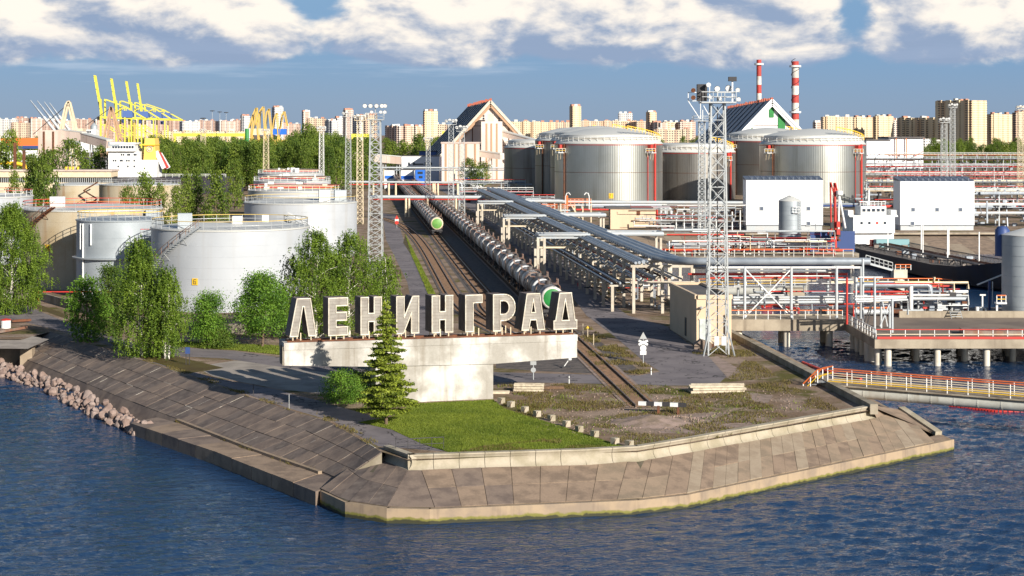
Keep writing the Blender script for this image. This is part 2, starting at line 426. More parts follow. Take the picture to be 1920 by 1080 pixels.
class MB:
    def __init__(s):
        s.v = []
        s.f = []

    def add(s, vs, fs):
        o = len(s.v)
        s.v.extend([tuple(q) for q in vs])
        s.f.extend([tuple(i + o for i in q) for q in fs])
        return s

    def box(s, c, d, rz=0.0):
        ca, sa = math.cos(rz), math.sin(rz)
        hx, hy, hz = d[0] / 2, d[1] / 2, d[2] / 2
        vs = []
        for z in (-hz, hz):
            for x, y in ((-hx, -hy), (hx, -hy), (hx, hy), (-hx, hy)):
                vs.append((c[0] + x * ca - y * sa, c[1] + x * sa + y * ca, c[2] + z))
        return s.add(vs, [(3, 2, 1, 0), (4, 5, 6, 7), (0, 1, 5, 4), (1, 2, 6, 5), (2, 3, 7, 6), (3, 0, 4, 7)])

    def beam(s, p, q, w, h=None):
        p, q = Vector(p), Vector(q)
        h = h or w
        d = (q - p)
        if d.length < 1e-6:
            return s
        d.normalize()
        up = Vector((0, 0, 1)) if abs(d.z) < 0.98 else Vector((0, 1, 0))
        a = d.cross(up).normalized() * (w / 2)
        b = a.cross(d).normalized() * (h / 2)
        vs = [p - a - b, p + a - b, p + a + b, p - a + b, q - a - b, q + a - b, q + a + b, q - a + b]
        return s.add(vs, [(0, 1, 2, 3), (7, 6, 5, 4), (0, 4, 5, 1), (1, 5, 6, 2), (2, 6, 7, 3), (3, 7, 4, 0)])

    def tube(s, pts, r, n_=8, r2=None):
        pts = [Vector(p) for p in pts]
        N = len(pts)
        vs = []
        ref = None
        for i, p in enumerate(pts):
            d = (pts[min(i + 1, N - 1)] - pts[max(i - 1, 0)]).normalized()
            if ref is None:
                ref = Vector((0, 0, 1)) if abs(d.z) < 0.9 else Vector((1, 0, 0))
            a = d.cross(ref)
            if a.length < 1e-4:
                a = d.cross(Vector((0.3, 1, 0.2)))
            a.normalize()
            b = a.cross(d).normalized()
            ref = b
            rr = r if r2 is None else r + (r2 - r) * i / max(1, N - 1)
            for k in range(n_):
                t = 2 * math.pi * k / n_
                vs.append(p + a * (rr * math.cos(t)) + b * (rr * math.sin(t)))
        fs = []
        for i in range(N - 1):
            for k in range(n_):
                k2 = (k + 1) % n_
                fs.append((i * n_ + k, i * n_ + k2, (i + 1) * n_ + k2, (i + 1) * n_ + k))
        fs.append(tuple(range(n_))[::-1])
        fs.append(tuple((N - 1) * n_ + k for k in range(n_)))
        return s.add(vs, fs)

    def lathe(s, prof, n_=24, c=(0, 0, 0), a0=0.0, a1=None):
        full = a1 is None
        a1 = a0 + 2 * math.pi if full else a1
        cols = n_ if full else n_ + 1
        vs = []
        for r, z in prof:
            for k in range(cols):
                t = a0 + (a1 - a0) * k / n_
                vs.append((c[0] + r * math.cos(t), c[1] + r * math.sin(t), c[2] + z))
        fs = []
        for i in range(len(prof) - 1):
            for k in range(n_):
                k2 = (k + 1) % cols
                fs.append((i * cols + k, i * cols + k2, (i + 1) * cols + k2, (i + 1) * cols + k))
        return s.add(vs, fs)

    def prism(s, poly, z0, z1):
        N = len(poly)
        vs = [(x, y, z0) for x, y in poly] + [(x, y, z1) for x, y in poly]
        fs = [(i, (i + 1) % N, N + (i + 1) % N, N + i) for i in range(N)]
        for t in tessellate_polygon([[Vector((x, y, 0)) for x, y in poly]]):
            fs.append(tuple(N + i for i in t))
            fs.append(tuple(reversed(t)))
        return s.add(vs, fs)

    def sheet(s, poly):
        ts = tessellate_polygon([[Vector((p[0], p[1], 0)) for p in poly]])
        return s.add(poly, [tuple(t) for t in ts])

    def quad(s, a, b, c, d):
        return s.add([a, b, c, d], [(0, 1, 2, 3)])

    def build(s, name, m, parent=None, kind=None, smooth=None, label=None, cat=None, group=None):
        me = bpy.data.meshes.new(name)
        off = WO[parent] if parent else Vector((0, 0, 0))
        me.from_pydata([(x - off[0], y - off[1], z - off[2]) for x, y, z in s.v], [], s.f)
        me.validate()
        me.materials.append(MT[m] if isinstance(m, str) else m)
        if smooth:
            me.polygons.foreach_set('use_smooth', [True] * len(me.polygons))
            me.set_sharp_from_angle(angle=R(smooth))
        return link(name, me, parent, kind, label, cat, group, off)


def link(name, me, parent=None, kind=None, label=None, cat=None, group=None, off=None):
    o = bpy.data.objects.new(name, me)
    COL.objects.link(o)
    if parent:
        o.parent = parent
    WO[o] = Vector(off) if off is not None else (WO[parent] if parent else Vector((0, 0, 0)))
    if kind:
        o['kind'] = kind
    if label:
        o['label'] = label
    if cat:
        o['category'] = cat
    if group:
        o['group'] = group
    return o


def thing(name, label, cat, loc, group=None):
    o = bpy.data.objects.new(name, None)
    COL.objects.link(o)
    o.empty_display_size = 0.3
    o.location = loc
    o['label'] = label
    o['category'] = cat
    if group:
        o['group'] = group
    WO[o] = Vector(loc)
    return o


def dup(root, loc, rz=0.0, label=None, group=None, sc=None):
    r = root.copy()
    COL.objects.link(r)
    r.location = loc
    r.rotation_euler = (0, 0, rz)
    if sc:
        r.scale = sc if isinstance(sc, tuple) else (sc, sc, sc)
    if label:
        r['label'] = label
    if group:
        r['group'] = group
    WO[r] = Vector(loc)
    for ch in root.children:
        c = ch.copy()
        COL.objects.link(c)
        c.parent = r
        for g in ch.children:
            d = g.copy()
            COL.objects.link(d)
            d.parent = c
    return r


def npmesh(name, v, f, m, smooth=False):
    """mesh from numpy vertex and face arrays (all faces the same size)"""
    me = bpy.data.meshes.new(name)
    f = np.asarray(f, dtype=np.int32)
    k = f.shape[1]
    me.vertices.add(len(v))
    me.vertices.foreach_set('co', np.asarray(v, dtype=np.float32).ravel())
    me.loops.add(f.size)
    me.loops.foreach_set('vertex_index', f.ravel())
    me.polygons.add(len(f))
    me.polygons.foreach_set('loop_start', np.arange(0, f.size, k, dtype=np.int32))
    me.update(calc_edges=True)
    me.materials.append(MT[m])
    if smooth:
        me.polygons.foreach_set('use_smooth', [True] * len(f))
    return me


def G(px, py, z=0.0):
    """world point of the level z seen at a spot of the photograph (used only to read the plan off it)"""
    y = (CAMH - z) * FPX / (py - HOR)
    return Vector(((px - 960.0) * y / FPX, y, z))


def AX(px, y):
    return (px - 960.0) * y / FPX


def AZ(py, y):
    return CAMH - (py - HOR) * y / FPX


def poly(pts, z=0.0):
    return [tuple(G(a, b, z)) for a, b in pts]


def rail_fence(path, h, parent, post_m='white', top_m='orange', mid_m='white', step=1.5, r=0.035, mids=2, names=('posts', 'top_rail', 'mid_rail')):
    """railing along a path of points (foot level): posts and rails"""
    p = MB()
    a = MB()
    b = MB()
    up = Vector((0, 0, h))
    for i in range(len(path) - 1):
        u, v = Vector(path[i]), Vector(path[i + 1])
        L = (v - u).length
        k = max(1, int(L / step))
        for j in range(k + (1 if i == len(path) - 2 else 0)):
            q = u.lerp(v, j / k)
            p.beam(q, q + up, 2 * r)
        a.beam(u + up, v + up, 2.6 * r)
        for j in range(mids):
            t = Vector((0, 0, h * (j + 1) / (mids + 1)))
            b.beam(u + t, v + t, 2 * r)
    p.build(names[0], post_m, parent, 'stuff')
    a.build(names[1], top_m, parent)
    if mids:
        b.build(names[2], mid_m, parent)

# ================================================================= the setting
WATER_Z, LEDGE_Z = -3.3, -2.3

# open water all the way out, and in front of the point real wind waves
mb = MB()
WX0, WX1, WY0, WY1 = -72.0, 66.0, 98.0, 236.0
for x0, x1, y0, y1 in ((-6000, WX0, -400, 900), (WX1, 6000, -400, 900), (WX0, WX1, -400, WY0), (WX0, WX1, WY1, 900)):
    mb.quad((x0, y0, WATER_Z), (x1, y0, WATER_Z), (x1, y1, WATER_Z), (x0, y1, WATER_Z))
mb.build('water', 'water', kind='structure')
ys = [WY0]
while ys[-1] < WY1:
    ys.append(ys[-1] + 0.0021 * ys[-1])
ys[-1] = WY1
gx, gy = np.meshgrid(np.linspace(WX0, WX1, 520), np.array(ys))
gw = np.random.default_rng(5)
gz = np.zeros_like(gx)
for i in range(46):
    lam = 0.9 * (9.0 / 0.9) ** (gw.random() ** 1.5)
    th = R(100) + gw.normal(0, 0.6)
    k_ = 2 * np.pi / lam
    ph = gw.random() * 6.28
    s_ = np.sin(k_ * (np.cos(th) * gx + np.sin(th) * gy) + ph + 0.9 * np.sin(gx * 0.11 + i) + 0.7 * np.sin(gy * 0.13 + 2 * i))
    gz += 0.0115 * lam ** 0.8 * (1.0 - np.abs(s_)) * (0.6 + 0.4 * np.sin(gx * .05 + i * 1.7))
gz *= 0.72 + 0.4 * np.sin(gx * .071 + 1.3 * np.sin(gy * .045)) * np.sin(gy * .06 + 1.1 * np.sin(gx * .038))
gz -= gz.mean()
ed = np.minimum.reduce([gx - WX0, WX1 - gx, gy - WY0, WY1 - gy])
gz *= np.clip(ed / 4.0, 0, 1)
H_, W_ = gx.shape
ii = np.arange(H_ * W_).reshape(H_, W_)
ff = np.stack([ii[:-1, :-1], ii[:-1, 1:], ii[1:, 1:], ii[1:, :-1]], -1).reshape(-1, 4)
link('water', npmesh('water', np.stack([gx, gy, gz + WATER_Z], -1).reshape(-1, 3), ff, 'water', True), kind='structure')

# top edge of the slopes, from the far left along the embankment, round the point and back along the canal quay
TOP_L = [tuple(G(a, b)) for a, b in ((95, 622), (217, 660), (355, 705), (475, 747), (545, 770), (615, 790), (700, 838))]
CORNER = tuple(G(712, 846, 0.0))
FOOT = [tuple(G(a, b, -0.8)) for a, b in ((715, 863), (765, 882), (1200, 865), (1300, 848), (1644, 784), (1690, 768))]
Q0, Q1 = Vector((32.6, 153.6, 0)), Vector((27.2, 210.0, 0))         # canal quay line
qd = (Q1 - Q0).normalized()
Q2 = Q0 + qd * ((418 - Q0.y) / qd.y)
land = [(-3000, 330, 0), tuple(G(-300, 636)), tuple(G(40, 636))] + TOP_L + [CORNER] + [(x, y, 0) for x, y, z in FOOT[1:5]]
land += [(Q0.x, Q0.y + 0.3, 0), tuple(Q2), (900, 432, 0), (900, 1500, 0), (9000, 1500, 0), (9000, 20000, 0), (-9000, 20000, 0), (-9000, 330, 0)]
mb = MB()
mb.sheet(land)
mb.build('ground', 'ground', kind='structure')


def overlay(name, pts, z, m, grp=None):
    b = MB()
    b.sheet([(x, y, z) for x, y, _ in pts])
    return b.build(name, m, kind='structure')


# roads, tracksides and paving lie as thin sheets, each a little above the one below
roadA = poly([(716, 400), (742, 402), (760, 460), (778, 485), (802, 540), (822, 590), (848, 640), (880, 690), (925, 698), (925, 716), (760, 722), (768, 640), (776, 590), (764, 530), (742, 485), (724, 450)])
overlay('road', roadA, 0.008, 'asphalt')
roadB = poly([(741, 304), (755, 304), (932, 397), (1060, 490), (1128, 556), (1178, 592), (1250, 612), (1285, 640), (1328, 668), (1362, 706), (1344, 723), (1240, 723), (1100, 719), (925, 716), (925, 698), (1090, 702), (1200, 704), (1238, 697), (1207, 677), (1150, 629), (1100, 592), (1074, 558), (1020, 510), (872, 385)])
overlay('road', roadB, 0.012, 'asphalt')
roadC = poly([(-200, 560), (40, 570), (130, 606), (240, 640), (330, 651), (440, 658), (540, 672), (700, 690), (780, 700), (780, 720), (640, 702), (540, 690), (420, 672), (330, 668), (230, 655), (120, 622), (30, 600), (-200, 590)])
overlay('road', roadC, 0.010, 'asphalt')
plaza = poly([(366, 688), (440, 676), (545, 682), (640, 704), (700, 722), (690, 742), (600, 738), (520, 729), (400, 706)])
overlay('plaza', plaza, 0.006, 'plaza')
pathL = [(x + 0.35, y + 0.3, z) for x, y, z in TOP_L[1:]] + poly([(852, 848), (830, 834), (735, 800), (690, 778), (600, 752), (520, 731), (400, 708), (340, 690), (240, 660)])
overlay('path', pathL, 0.004, 'asphalt')
lawn_px = [(672, 792), (735, 782), (775, 757), (925, 750), (944, 766), (1000, 784), (1060, 802), (1120, 822), (1170, 838), (1120, 846), (1000, 852), (850, 851), (790, 832), (735, 806)]
LAWN = poly(lawn_px)
overlay('lawn', LAWN, 0.014, 'grass')
for pts in ([(310, 642), (420, 640), (560, 652), (545, 668), (440, 657), (330, 650)], [(200, 640), (330, 668), (420, 690), (355, 700), (260, 670)], [(60, 566), (125, 590), (130, 600), (45, 570)],
            [(760, 440), (790, 500), (830, 580), (842, 620), (818, 590), (798, 540), (775, 485), (756, 455)]):
    overlay('verge', poly(pts), 0.015, 'weed')
for pts in ([(1195, 795), (1240, 783), (1330, 772), (1430, 780), (1410, 800), (1330, 812), (1240, 812)], [(1400, 735), (1450, 742), (1440, 756), (1385, 752)], [(1300, 672), (1345, 668), (1400, 700), (1370, 712)]):
    overlay('gravel_patch', poly(pts), 0.010, 'gravel')

# ---- sloped embankments laid with concrete slabs
def lerp3(a, b, t):
    return tuple(a[i] + (b[i] - a[i]) * t for i in range(3))


def along(path, s):
    """point at arc length s"""
    for a, b in zip(path, path[1:]):
        L = (Vector(b) - Vector(a)).length
        if s <= L or b is path[-1]:
            return lerp3(a, b, s / L)
        s -= L


def plen(path):
    return sum((Vector(b) - Vector(a)).length for a, b in zip(path, path[1:]))


SLABS = {}


def slab_piece(parent, a, b, c, d, m, th, gap=0.035):
    """one slab with its own edges: corners a b (top) c d (bottom), shrunk by the joint"""
    A, B, C_, D = map(Vector, (a, b, c, d))
    nrm = (B - A).cross(D - A).normalized()
    if nrm.z < 0:
        nrm = -nrm
    ce = (A + B + C_ + D) / 4
    up = []
    for q in (A, B, C_, D):
        w = q - ce
        up.append(q - w.normalized() * gap + nrm * th)
    lo_ = [q - nrm * 0.12 for q in up]
    k = MB()
    k.add(up + lo_, [(0, 1, 2, 3), (0, 4, 5, 1), (1, 5, 6, 2), (2, 6, 7, 3), (3, 7, 4, 0)])
    k.build('slab', m, parent)


def slope(label, top, bot, rows, width, mats, skew=0.0, seed=3, jit=0.045):
    rr = random.Random(seed)
    root = thing('embankment', label, 'embankment', top[0])
    root['kind'] = 'structure'
    LT, LB = plen(top), plen(bot)
    N = int(LT / width)
    bed = MB()
    M_ = 40
    tp = [along(top, LT * i / M_) for i in range(M_ + 1)]
    bp = [along(bot, LB * i / M_) for i in range(M_ + 1)]
    for i in range(M_):
        bed.quad(tp[i], tp[i + 1], bp[i + 1], bp[i])
    bed.build('bedding', 'grout', root)
    for r_ in range(rows):
        t0, t1 = r_ / rows, (r_ + 1) / rows
        off = 0.37 * r_
        for i in range(N):
            s0, s1 = min(1, (i + off * 0) / N), min(1, (i + 1) / N)
            k0, k1 = s0 + skew * t0, s1 + skew * t0
            a = lerp3(along(top, LT * s0), along(bot, LB * s0), t0)
            b = lerp3(along(top, LT * s1), along(bot, LB * s1), t0)
            c = lerp3(along(top, LT * s1), along(bot, LB * s1), t1)
            d = lerp3(along(top, LT * s0), along(bot, LB * s0), t1)
            slab_piece(root, a, b, c, d, rr.choice(mats), 0.03 + rr.random() * jit)
    return root


def mortar(root, top, bot, n_, seed, rows=3):
    rr_ = random.Random(seed)
    k_ = MB()
    LT, LB, N = plen(top), plen(bot), int(plen(top) / 1.9)
    for _ in range(n_):
        s_ = rr_.randrange(N) / N
        t0 = rr_.randrange(rows) / rows
        a_, b_ = along(top, LT * s_), along(bot, LB * s_)
        if rr_.random() < .22:
            a2, b2 = along(top, LT * (s_ + 1 / N)), along(bot, LB * (s_ + 1 / N))
            p_, q_ = lerp3(a_, b_, t0), lerp3(a2, b2, t0)
        else:
            p_, q_ = lerp3(a_, b_, t0 + rr_.random() * .1), lerp3(a_, b_, t0 + (.15 + .85 * rr_.random()) / rows)
        k_.beam(Vector(p_) + Vector((0, 0, .03)), Vector(q_) + Vector((0, 0, .03)), rr_.uniform(.04, .11), .04)
    k_.build('mortar_lines', 'pile', root, 'stuff')


BOT_L = [tuple(G(a, b, -2.2)) for a, b in ((20, 664), (77, 685), (212, 740), (332, 786), (465, 837), (597, 882))]
LEDGE_IN = [tuple(G(a, b, LEDGE_Z)) for a, b in ((245, 787), (332, 790), (465, 842), (600, 889))]
TOP_LL = TOP_L + [tuple(G(716, 848))]
BOT_L.append(tuple(G(640, 900, -2.2)))
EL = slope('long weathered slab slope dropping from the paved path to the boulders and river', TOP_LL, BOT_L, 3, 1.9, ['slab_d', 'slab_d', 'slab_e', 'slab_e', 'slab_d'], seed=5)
mortar(EL, TOP_LL, BOT_L, 70, 3)
# front slopes round the point
FRONT_LEDGE = [tuple(G(a, b, LEDGE_Z)) for a, b in ((600, 920), (647, 942), (725, 953), (806, 955), (1200, 938), (1289, 928), (1789, 824))]
f0, f1 = FOOT[0], FOOT[1]
in_ledge = [(x, y + 0.45, z + 0.02) for x, y, z in FRONT_LEDGE]
tl = tuple(G(700, 845, -0.8))
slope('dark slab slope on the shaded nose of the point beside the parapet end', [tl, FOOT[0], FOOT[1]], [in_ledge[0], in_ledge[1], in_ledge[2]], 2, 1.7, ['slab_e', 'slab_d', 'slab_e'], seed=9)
nose_b = [in_ledge[2], in_ledge[3], tuple(G(815, 952, LEDGE_Z + 0.02))]
slope('rough weathered concrete slope at the front corner under the parapet', [FOOT[1], tuple(G(790, 882, -0.8))], nose_b, 1, .9, ['slab_e', 'slab_a'], seed=2, jit=0.01)
slope('square slabbed slope below the front parapet with one pale patch', [tuple(G(790, 882, -0.8)), FOOT[2], FOOT[3]], [nose_b[-1], in_ledge[4], in_ledge[5]], 2, 2.2, ['slab_a', 'slab_a', 'slab_a', 'slab_b', 'slab_a', 'slab_e'], seed=14)
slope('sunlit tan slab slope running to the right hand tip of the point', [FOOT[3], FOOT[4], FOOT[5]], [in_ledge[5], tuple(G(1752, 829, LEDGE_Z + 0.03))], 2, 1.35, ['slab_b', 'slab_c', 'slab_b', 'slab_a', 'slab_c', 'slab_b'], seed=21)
TIP_T, TIP_B = Vector(FOOT[5]), G(1760, 815, LEDGE_Z + 0.1)

# ---- vertical quay wall round the point, with a cope beam
def wall_strip(name, label, path, z0, z1, th, m, cat='quay wall', kind='structure'):
    root = thing(name, label, cat, path[0])
    root['kind'] = kind
    for a, b in zip(path, path[1:]):
        A, B = Vector(a), Vector(b)
        L = (B - A).length
        d = (B - A).normalized()
        nn = Vector((-d.y, d.x, 0))
        k = MB()
        pl = [(A.x, A.y), (B.x, B.y), (B.x + nn.x * th, B.y + nn.y * th), (A.x + nn.x * th, A.y + nn.y * th)]
        k.prism(pl, z0, z1)
        k.build('wall_block', m, root)
    return root


fl = [Vector(p) for p in FRONT_LEDGE]
front_path = [fl[0], fl[1], fl[2], fl[3]]
for a, b, n_ in ((3, 4, 4), (4, 5, 1), (5, 6, 6)):
    for i in range(n_):
        front_path.append(fl[a].lerp(fl[b], (i + 1) / n_))
wall_strip('quay_wall', 'vertical quay wall with green tide line around the front of the point', front_path, -4.5, LEDGE_Z, 0.9, 'tide')
tipw = [fl[6], fl[6] + qd * 60, fl[6] + qd * 240]
wall_strip('quay_wall', 'low quay wall along the canal side behind the footbridge', tipw, -4.5, LEDGE_Z - .1, 0.9, 'tide')
# left ledge: lower step beside the river
LO = [G(244, 793, LEDGE_Z), G(400, 846, LEDGE_Z), G(592, 922, LEDGE_Z)]
root = thing('ledge', 'low concrete ledge between the slab slope and the river', 'ledge', LO[0])
root['kind'] = 'structure'
inn = [Vector(p) for p in (LEDGE_IN[0], LEDGE_IN[2], (LEDGE_IN[3][0] + 1.0, LEDGE_IN[3][1], LEDGE_Z))]
for i in range(2):
    for j in range(5):
        a, b = LO[i].lerp(LO[i + 1], j / 5), LO[i].lerp(LO[i + 1], (j + 1) / 5)
        c, d = inn[i].lerp(inn[i + 1], (j + 1) / 5), inn[i].lerp(inn[i + 1], j / 5)
        k = MB()
        g = (b - a).normalized() * 0.03
        k.prism([(a.x + g.x, a.y + g.y), (b.x - g.x, b.y - g.y), (c.x + 2.2, c.y + 1.4), (d.x + 2.2, d.y + 1.4)], -4.5, LEDGE_Z + 0.02 * ((i * 5 + j) % 3))
        k.build('ledge_block', rnd.choice(['slab_a', 'slab_e', 'slab_a']), root)
k = MB()
for a, b in zip(LEDGE_IN[1:], LEDGE_IN[2:]):
    k.beam(Vector(a) + Vector((0, 0, .12)), Vector(b) + Vector((0, 0, .12)), 0.35, 0.25)
k.build('toe_kerb', 'slab_b', root)
k = MB()
for a, b in zip(BOT_L, BOT_L[1:]):
    k.quad(a, b, (b[0] - 1.6, b[1] - 1.0, -4.4), (a[0] - 1.6, a[1] - 1.0, -4.4))
k.build('toe_apron', 'slab_e', root)

k = MB()
ta, tb_ = Vector(tl), Vector(in_ledge[0])
k.add([tuple(ta + Vector((0, 0, .0))), tuple(tb_ + Vector((0, 0, .03))), (tb_.x, tb_.y, -4.5), (ta.x, ta.y, -4.5), tuple(ta + Vector((.5, .1, .0))), tuple(tb_ + Vector((.5, .1, .03))), (tb_.x + .5, tb_.y + .1, -4.5), (ta.x + .5, ta.y + .1, -4.5)],
      [(0, 1, 2, 3), (4, 7, 6, 5), (0, 4, 5, 1), (0, 3, 7, 4), (1, 5, 6, 2)])
e0, e1 = TOP_LL[-1], BOT_L[-1]
k.add([(e0[0], e0[1], e0[2] - .06), (e1[0], e1[1], e1[2] - .06), (e1[0], e1[1], -4.5), (e0[0], e0[1], -4.5)], [(0, 1, 2, 3)])
k.build('flank_wall', 'parapet_wall', kind='structure')

# canal side slope and the tip's raised edge
k = MB()
f6 = fl[6] + Vector((-.7, .5, 0.05))
k.quad((Q0.x, Q0.y + 3, 0.1), (Q2.x, Q2.y, 0.1), tuple(f6 + qd * 262), tuple(f6 + qd * 4))
k.quad(tuple(TIP_T), (Q0.x, Q0.y + 3, 0.1), tuple(f6 + qd * 4), tuple(TIP_B))
k.add([FOOT[4], FOOT[5], (Q0.x, Q0.y + 3, .1), (Q0.x, Q0.y, -.2)], [(0, 1, 2, 3)])
k.quad(tuple(TIP_B), tuple(f6 + qd * 4), tuple(fl[6] + Vector((-.2, .6, 0))), tuple(in_ledge[5]))
k.build('embankment', 'slab_a', kind='structure')
k = MB()
k.beam(TIP_T + Vector((0, 0, .12)), TIP_B + Vector((0, 0, .12)), 0.7, 0.35)
k.build('edge_kerb', 'parapet', kind='structure')

# ---- curved-face parapet in cast blocks
PAR = thing('parapet', 'pale curved concrete parapet of cast blocks along the front of the point', 'parapet', FOOT[1])


def parapet_block(parent, a, b, m, seam=0.02):
    A, B = Vector(a), Vector(b)
    d = (B - A).normalized()
    nn = Vector((-d.y, d.x, 0))          # inland
    prof = [(0.0, 0.0), (0.16, 0.12), (0.30, 0.34), (0.36, 0.62), (0.30, 0.90), (0.16, 1.06), (0.16, 1.16), (0.75, 1.16), (0.75, -0.2), (0.0, -0.2)]
    vs = []
    for P in (A + d * seam, B - d * seam):
        for u, z in prof:
            q = P + nn * u
            vs.append((q.x, q.y, q.z + z))
    N = len(prof)
    fs = [(i, N + i, N + (i + 1) % N, (i + 1) % N) for i in range(N)] + [tuple(range(N)), tuple(range(2 * N - 1, N - 1, -1))]
    k_ = MB()
    k_.add(vs, fs)
    k_.build('parapet_block', m, parent, smooth=40)


ppath = [FOOT[0], FOOT[1], tuple(G(1100, 871, -.8)), FOOT[2], tuple(G(1260, 855, -.8)), FOOT[3], FOOT[4]]
for i, (a, b) in enumerate(zip(ppath, ppath[1:])):
    L = (Vector(b) - Vector(a)).length
    nb = max(1, round(L / 2.0))
    for j in range(nb):
        parapet_block(PAR, lerp3(a, b, j / nb), lerp3(a, b, (j + 1) / nb), 'parapet')
# canal quay parapet: plain thick wall, in long pours
QW = thing('quay_parapet', 'long plain concrete wall along the canal edge of the point', 'wall', tuple(Q0))
for i in range(14):
    a, b = Q0.lerp(Q1, i / 8), Q0.lerp(Q1, (i + 1) / 8)
    k = MB()
    k.prism([(a.x - .35, a.y + .04), (a.x + .35, a.y + .04), (b.x + .35, b.y), (b.x - .35, b.y)], -0.3, .62)
    k.build('wall_block', 'parapet_wall', QW)

# ---- far bank of the basin
FB = thing('embankment', 'far slab covered bank beyond the tanker under the white buildings', 'embankment', (60, 432, 0))
FB['kind'] = 'structure'
k = MB()
k.quad((14, 418.5, -.05), (300, 431.5, -.05), (300, 404, -4), (14, 391, -4))
k.build('bedding', 'grout', FB)
rr = random.Random(4)
for i in range(52):
    for j in range(2):
        x0, x1 = 16 + i * 4.2, 16 + (i + 1) * 4.2
        def pt(x, t):
            return (x, 418.5 + (x - 14) * .0455 - 24 * t, -.02 - 3.4 * t)
        slab_piece(FB, pt(x0, j * .48), pt(x1, j * .48), pt(x1 + .3, j * .48 + .48), pt(x0 + .3, j * .48 + .48), rr.choice(['slab_b', 'slab_a', 'slab_c', 'slab_a']), .03, .07)
k = MB()
k.box((160, 426, -.1), (292, 2.0, 1.0), R(2.6))
k.build('cope', 'jetty', FB)

# ---- granite boulders along the left water line
def boulder_mesh(seed, m):
    import bmesh
    bm = bmesh.new()
    bmesh.ops.create_icosphere(bm, subdivisions=2, radius=1.0)
    rr_ = random.Random(seed)
    cuts = [Vector((rr_.gauss(0, 1), rr_.gauss(0, 1), rr_.gauss(0, 1))).normalized() for _ in range(9)]
    for v in bm.verts:
        for c in cuts:
            h = v.co.dot(c)
            if h > 0.62:
                v.co -= c * (h - 0.62)
        v.co += Vector((mnoise.noise(v.co * 1.7 + Vector((seed, 0, 0))),) * 3) * 0.1
    me = bpy.data.meshes.new('boulder')
    bm.to_mesh(me)
    bm.free()
    me.materials.append(MT[m])
    return me


bmeshes = [boulder_mesh(i, 'granite' if i % 3 else 'granite_b') for i in range(6)]
rl = [G(a, b, -2.9) for a, b in ((-20, 690), (20, 702), (80, 722), (140, 752), (200, 780), (260, 806), (318, 806))]
rlv = [tuple(p) for p in rl]
RL = plen(rlv)
for i in range(290):
    s_ = RL * (i + .5) / 290
    p = Vector(along(rlv, s_))
    t = rnd.random()
    w = 2.2 if s_ < RL * .8 else 2.2 * (1 - (s_ / RL - .8) / .2) + .5
    q = p + Vector((0.60, 0.80, 0)) * (t * w - 0.6)
    o = link('boulder', bmeshes[i % 6], label='angular pink granite boulder in the bank between river and slab slope', cat='boulder', group='granite boulders along the river edge')
    sz = rnd.choice([0.17, .2, 0.24, 0.3, 0.38, 0.58]) * rnd.uniform(.8, 1.2)
    o.location = (q.x, q.y, -3.4 + t * .8 + sz * .35 + rnd.random() * .12)
    o.rotation_euler = (rnd.random() * 6, rnd.random() * 6, rnd.random() * 6)
    o.scale = (sz * rnd.uniform(.8, 1.3), sz, sz * rnd.uniform(.65, 1.0))

# ---- culvert and apron at the far left
cv = thing('culvert', 'square concrete culvert mouth at the left end of the slab slope', 'culvert', tuple(G(14, 668, -1.4)))
c0_ = G(14, 678, -2.4)
k = MB()
k.box((c0_.x - 3.2, c0_.y + .8, -1.9), (1.2, 2.2, 2.2), .1)
k.box((c0_.x + 2.2, c0_.y + .8, -1.9), (1.4, 2.2, 2.2), .1)
k.build('side_wall', 'slab_c', cv)
k = MB()
k.box((c0_.x - .5, c0_.y + .8, -.62), (7.0, 2.3, .5), .1)
k.build('lintel', 'slab_c', cv)
k = MB()
k.box((c0_.x - .5, c0_.y + 2.0, -1.9), (5, .3, 2.6), .1)
k.build('back_wall', 'slab_b', cv)
k = MB()
k.add([tuple(G(-300, 650, -.35)), tuple(G(52, 654, -.35)), tuple(G(92, 636, .01)), tuple(G(60, 630, .01)), tuple(G(-300, 632, .01))], [(0, 1, 2, 3, 4)])
k.build('apron', 'plaza', kind='structure')

# ---- lawn blades and weed tufts as countless little faces
def blades(name, pts, n_, h, w, m, seed, dens=None):
    g_ = np.random.default_rng(seed)
    P = np.array([(x, y) for x, y, z in pts])
    tris = tessellate_polygon([[Vector((x, y, 0)) for x, y in P]])
    T = np.array([[P[i] for i in t] for t in tris])
    ar = np.abs(np.cross(T[:, 1] - T[:, 0], T[:, 2] - T[:, 0]))
    ix = g_.choice(len(T), n_, p=ar / ar.sum())
    a, b = g_.random(n_), g_.random(n_)
    fl_ = a + b > 1
    a[fl_], b[fl_] = 1 - a[fl_], 1 - b[fl_]
    q = T[ix, 0] + (T[ix, 1] - T[ix, 0]) * a[:, None] + (T[ix, 2] - T[ix, 0]) * b[:, None]
    if dens:
        nz = np.array([mnoise.noise(Vector((x * dens, y * dens, seed))) for x, y in q])
        q = q[nz > 0.03]
    k_ = len(q)
    th = g_.random(k_) * 6.283
    hh = h * (0.5 + g_.random(k_))
    ww = w * (0.6 + g_.random(k_) * .8)
    ln = g_.normal(0, .35, (k_, 2)) * hh[:, None]
    v = np.zeros((k_, 3, 3))
    v[:, 0, 0] = q[:, 0] - np.cos(th) * ww
    v[:, 0, 1] = q[:, 1] - np.sin(th) * ww
    v[:, 1, 0] = q[:, 0] + np.cos(th) * ww
    v[:, 1, 1] = q[:, 1] + np.sin(th) * ww
    v[:, 2, 0] = q[:, 0] + ln[:, 0]
    v[:, 2, 1] = q[:, 1] + ln[:, 1]
    v[:, 2, 2] = hh
    v[:, :2, 2] = 0.01
    return link(name, npmesh(name, v.reshape(-1, 3), np.arange(k_ * 3).reshape(-1, 3), m), kind='stuff')


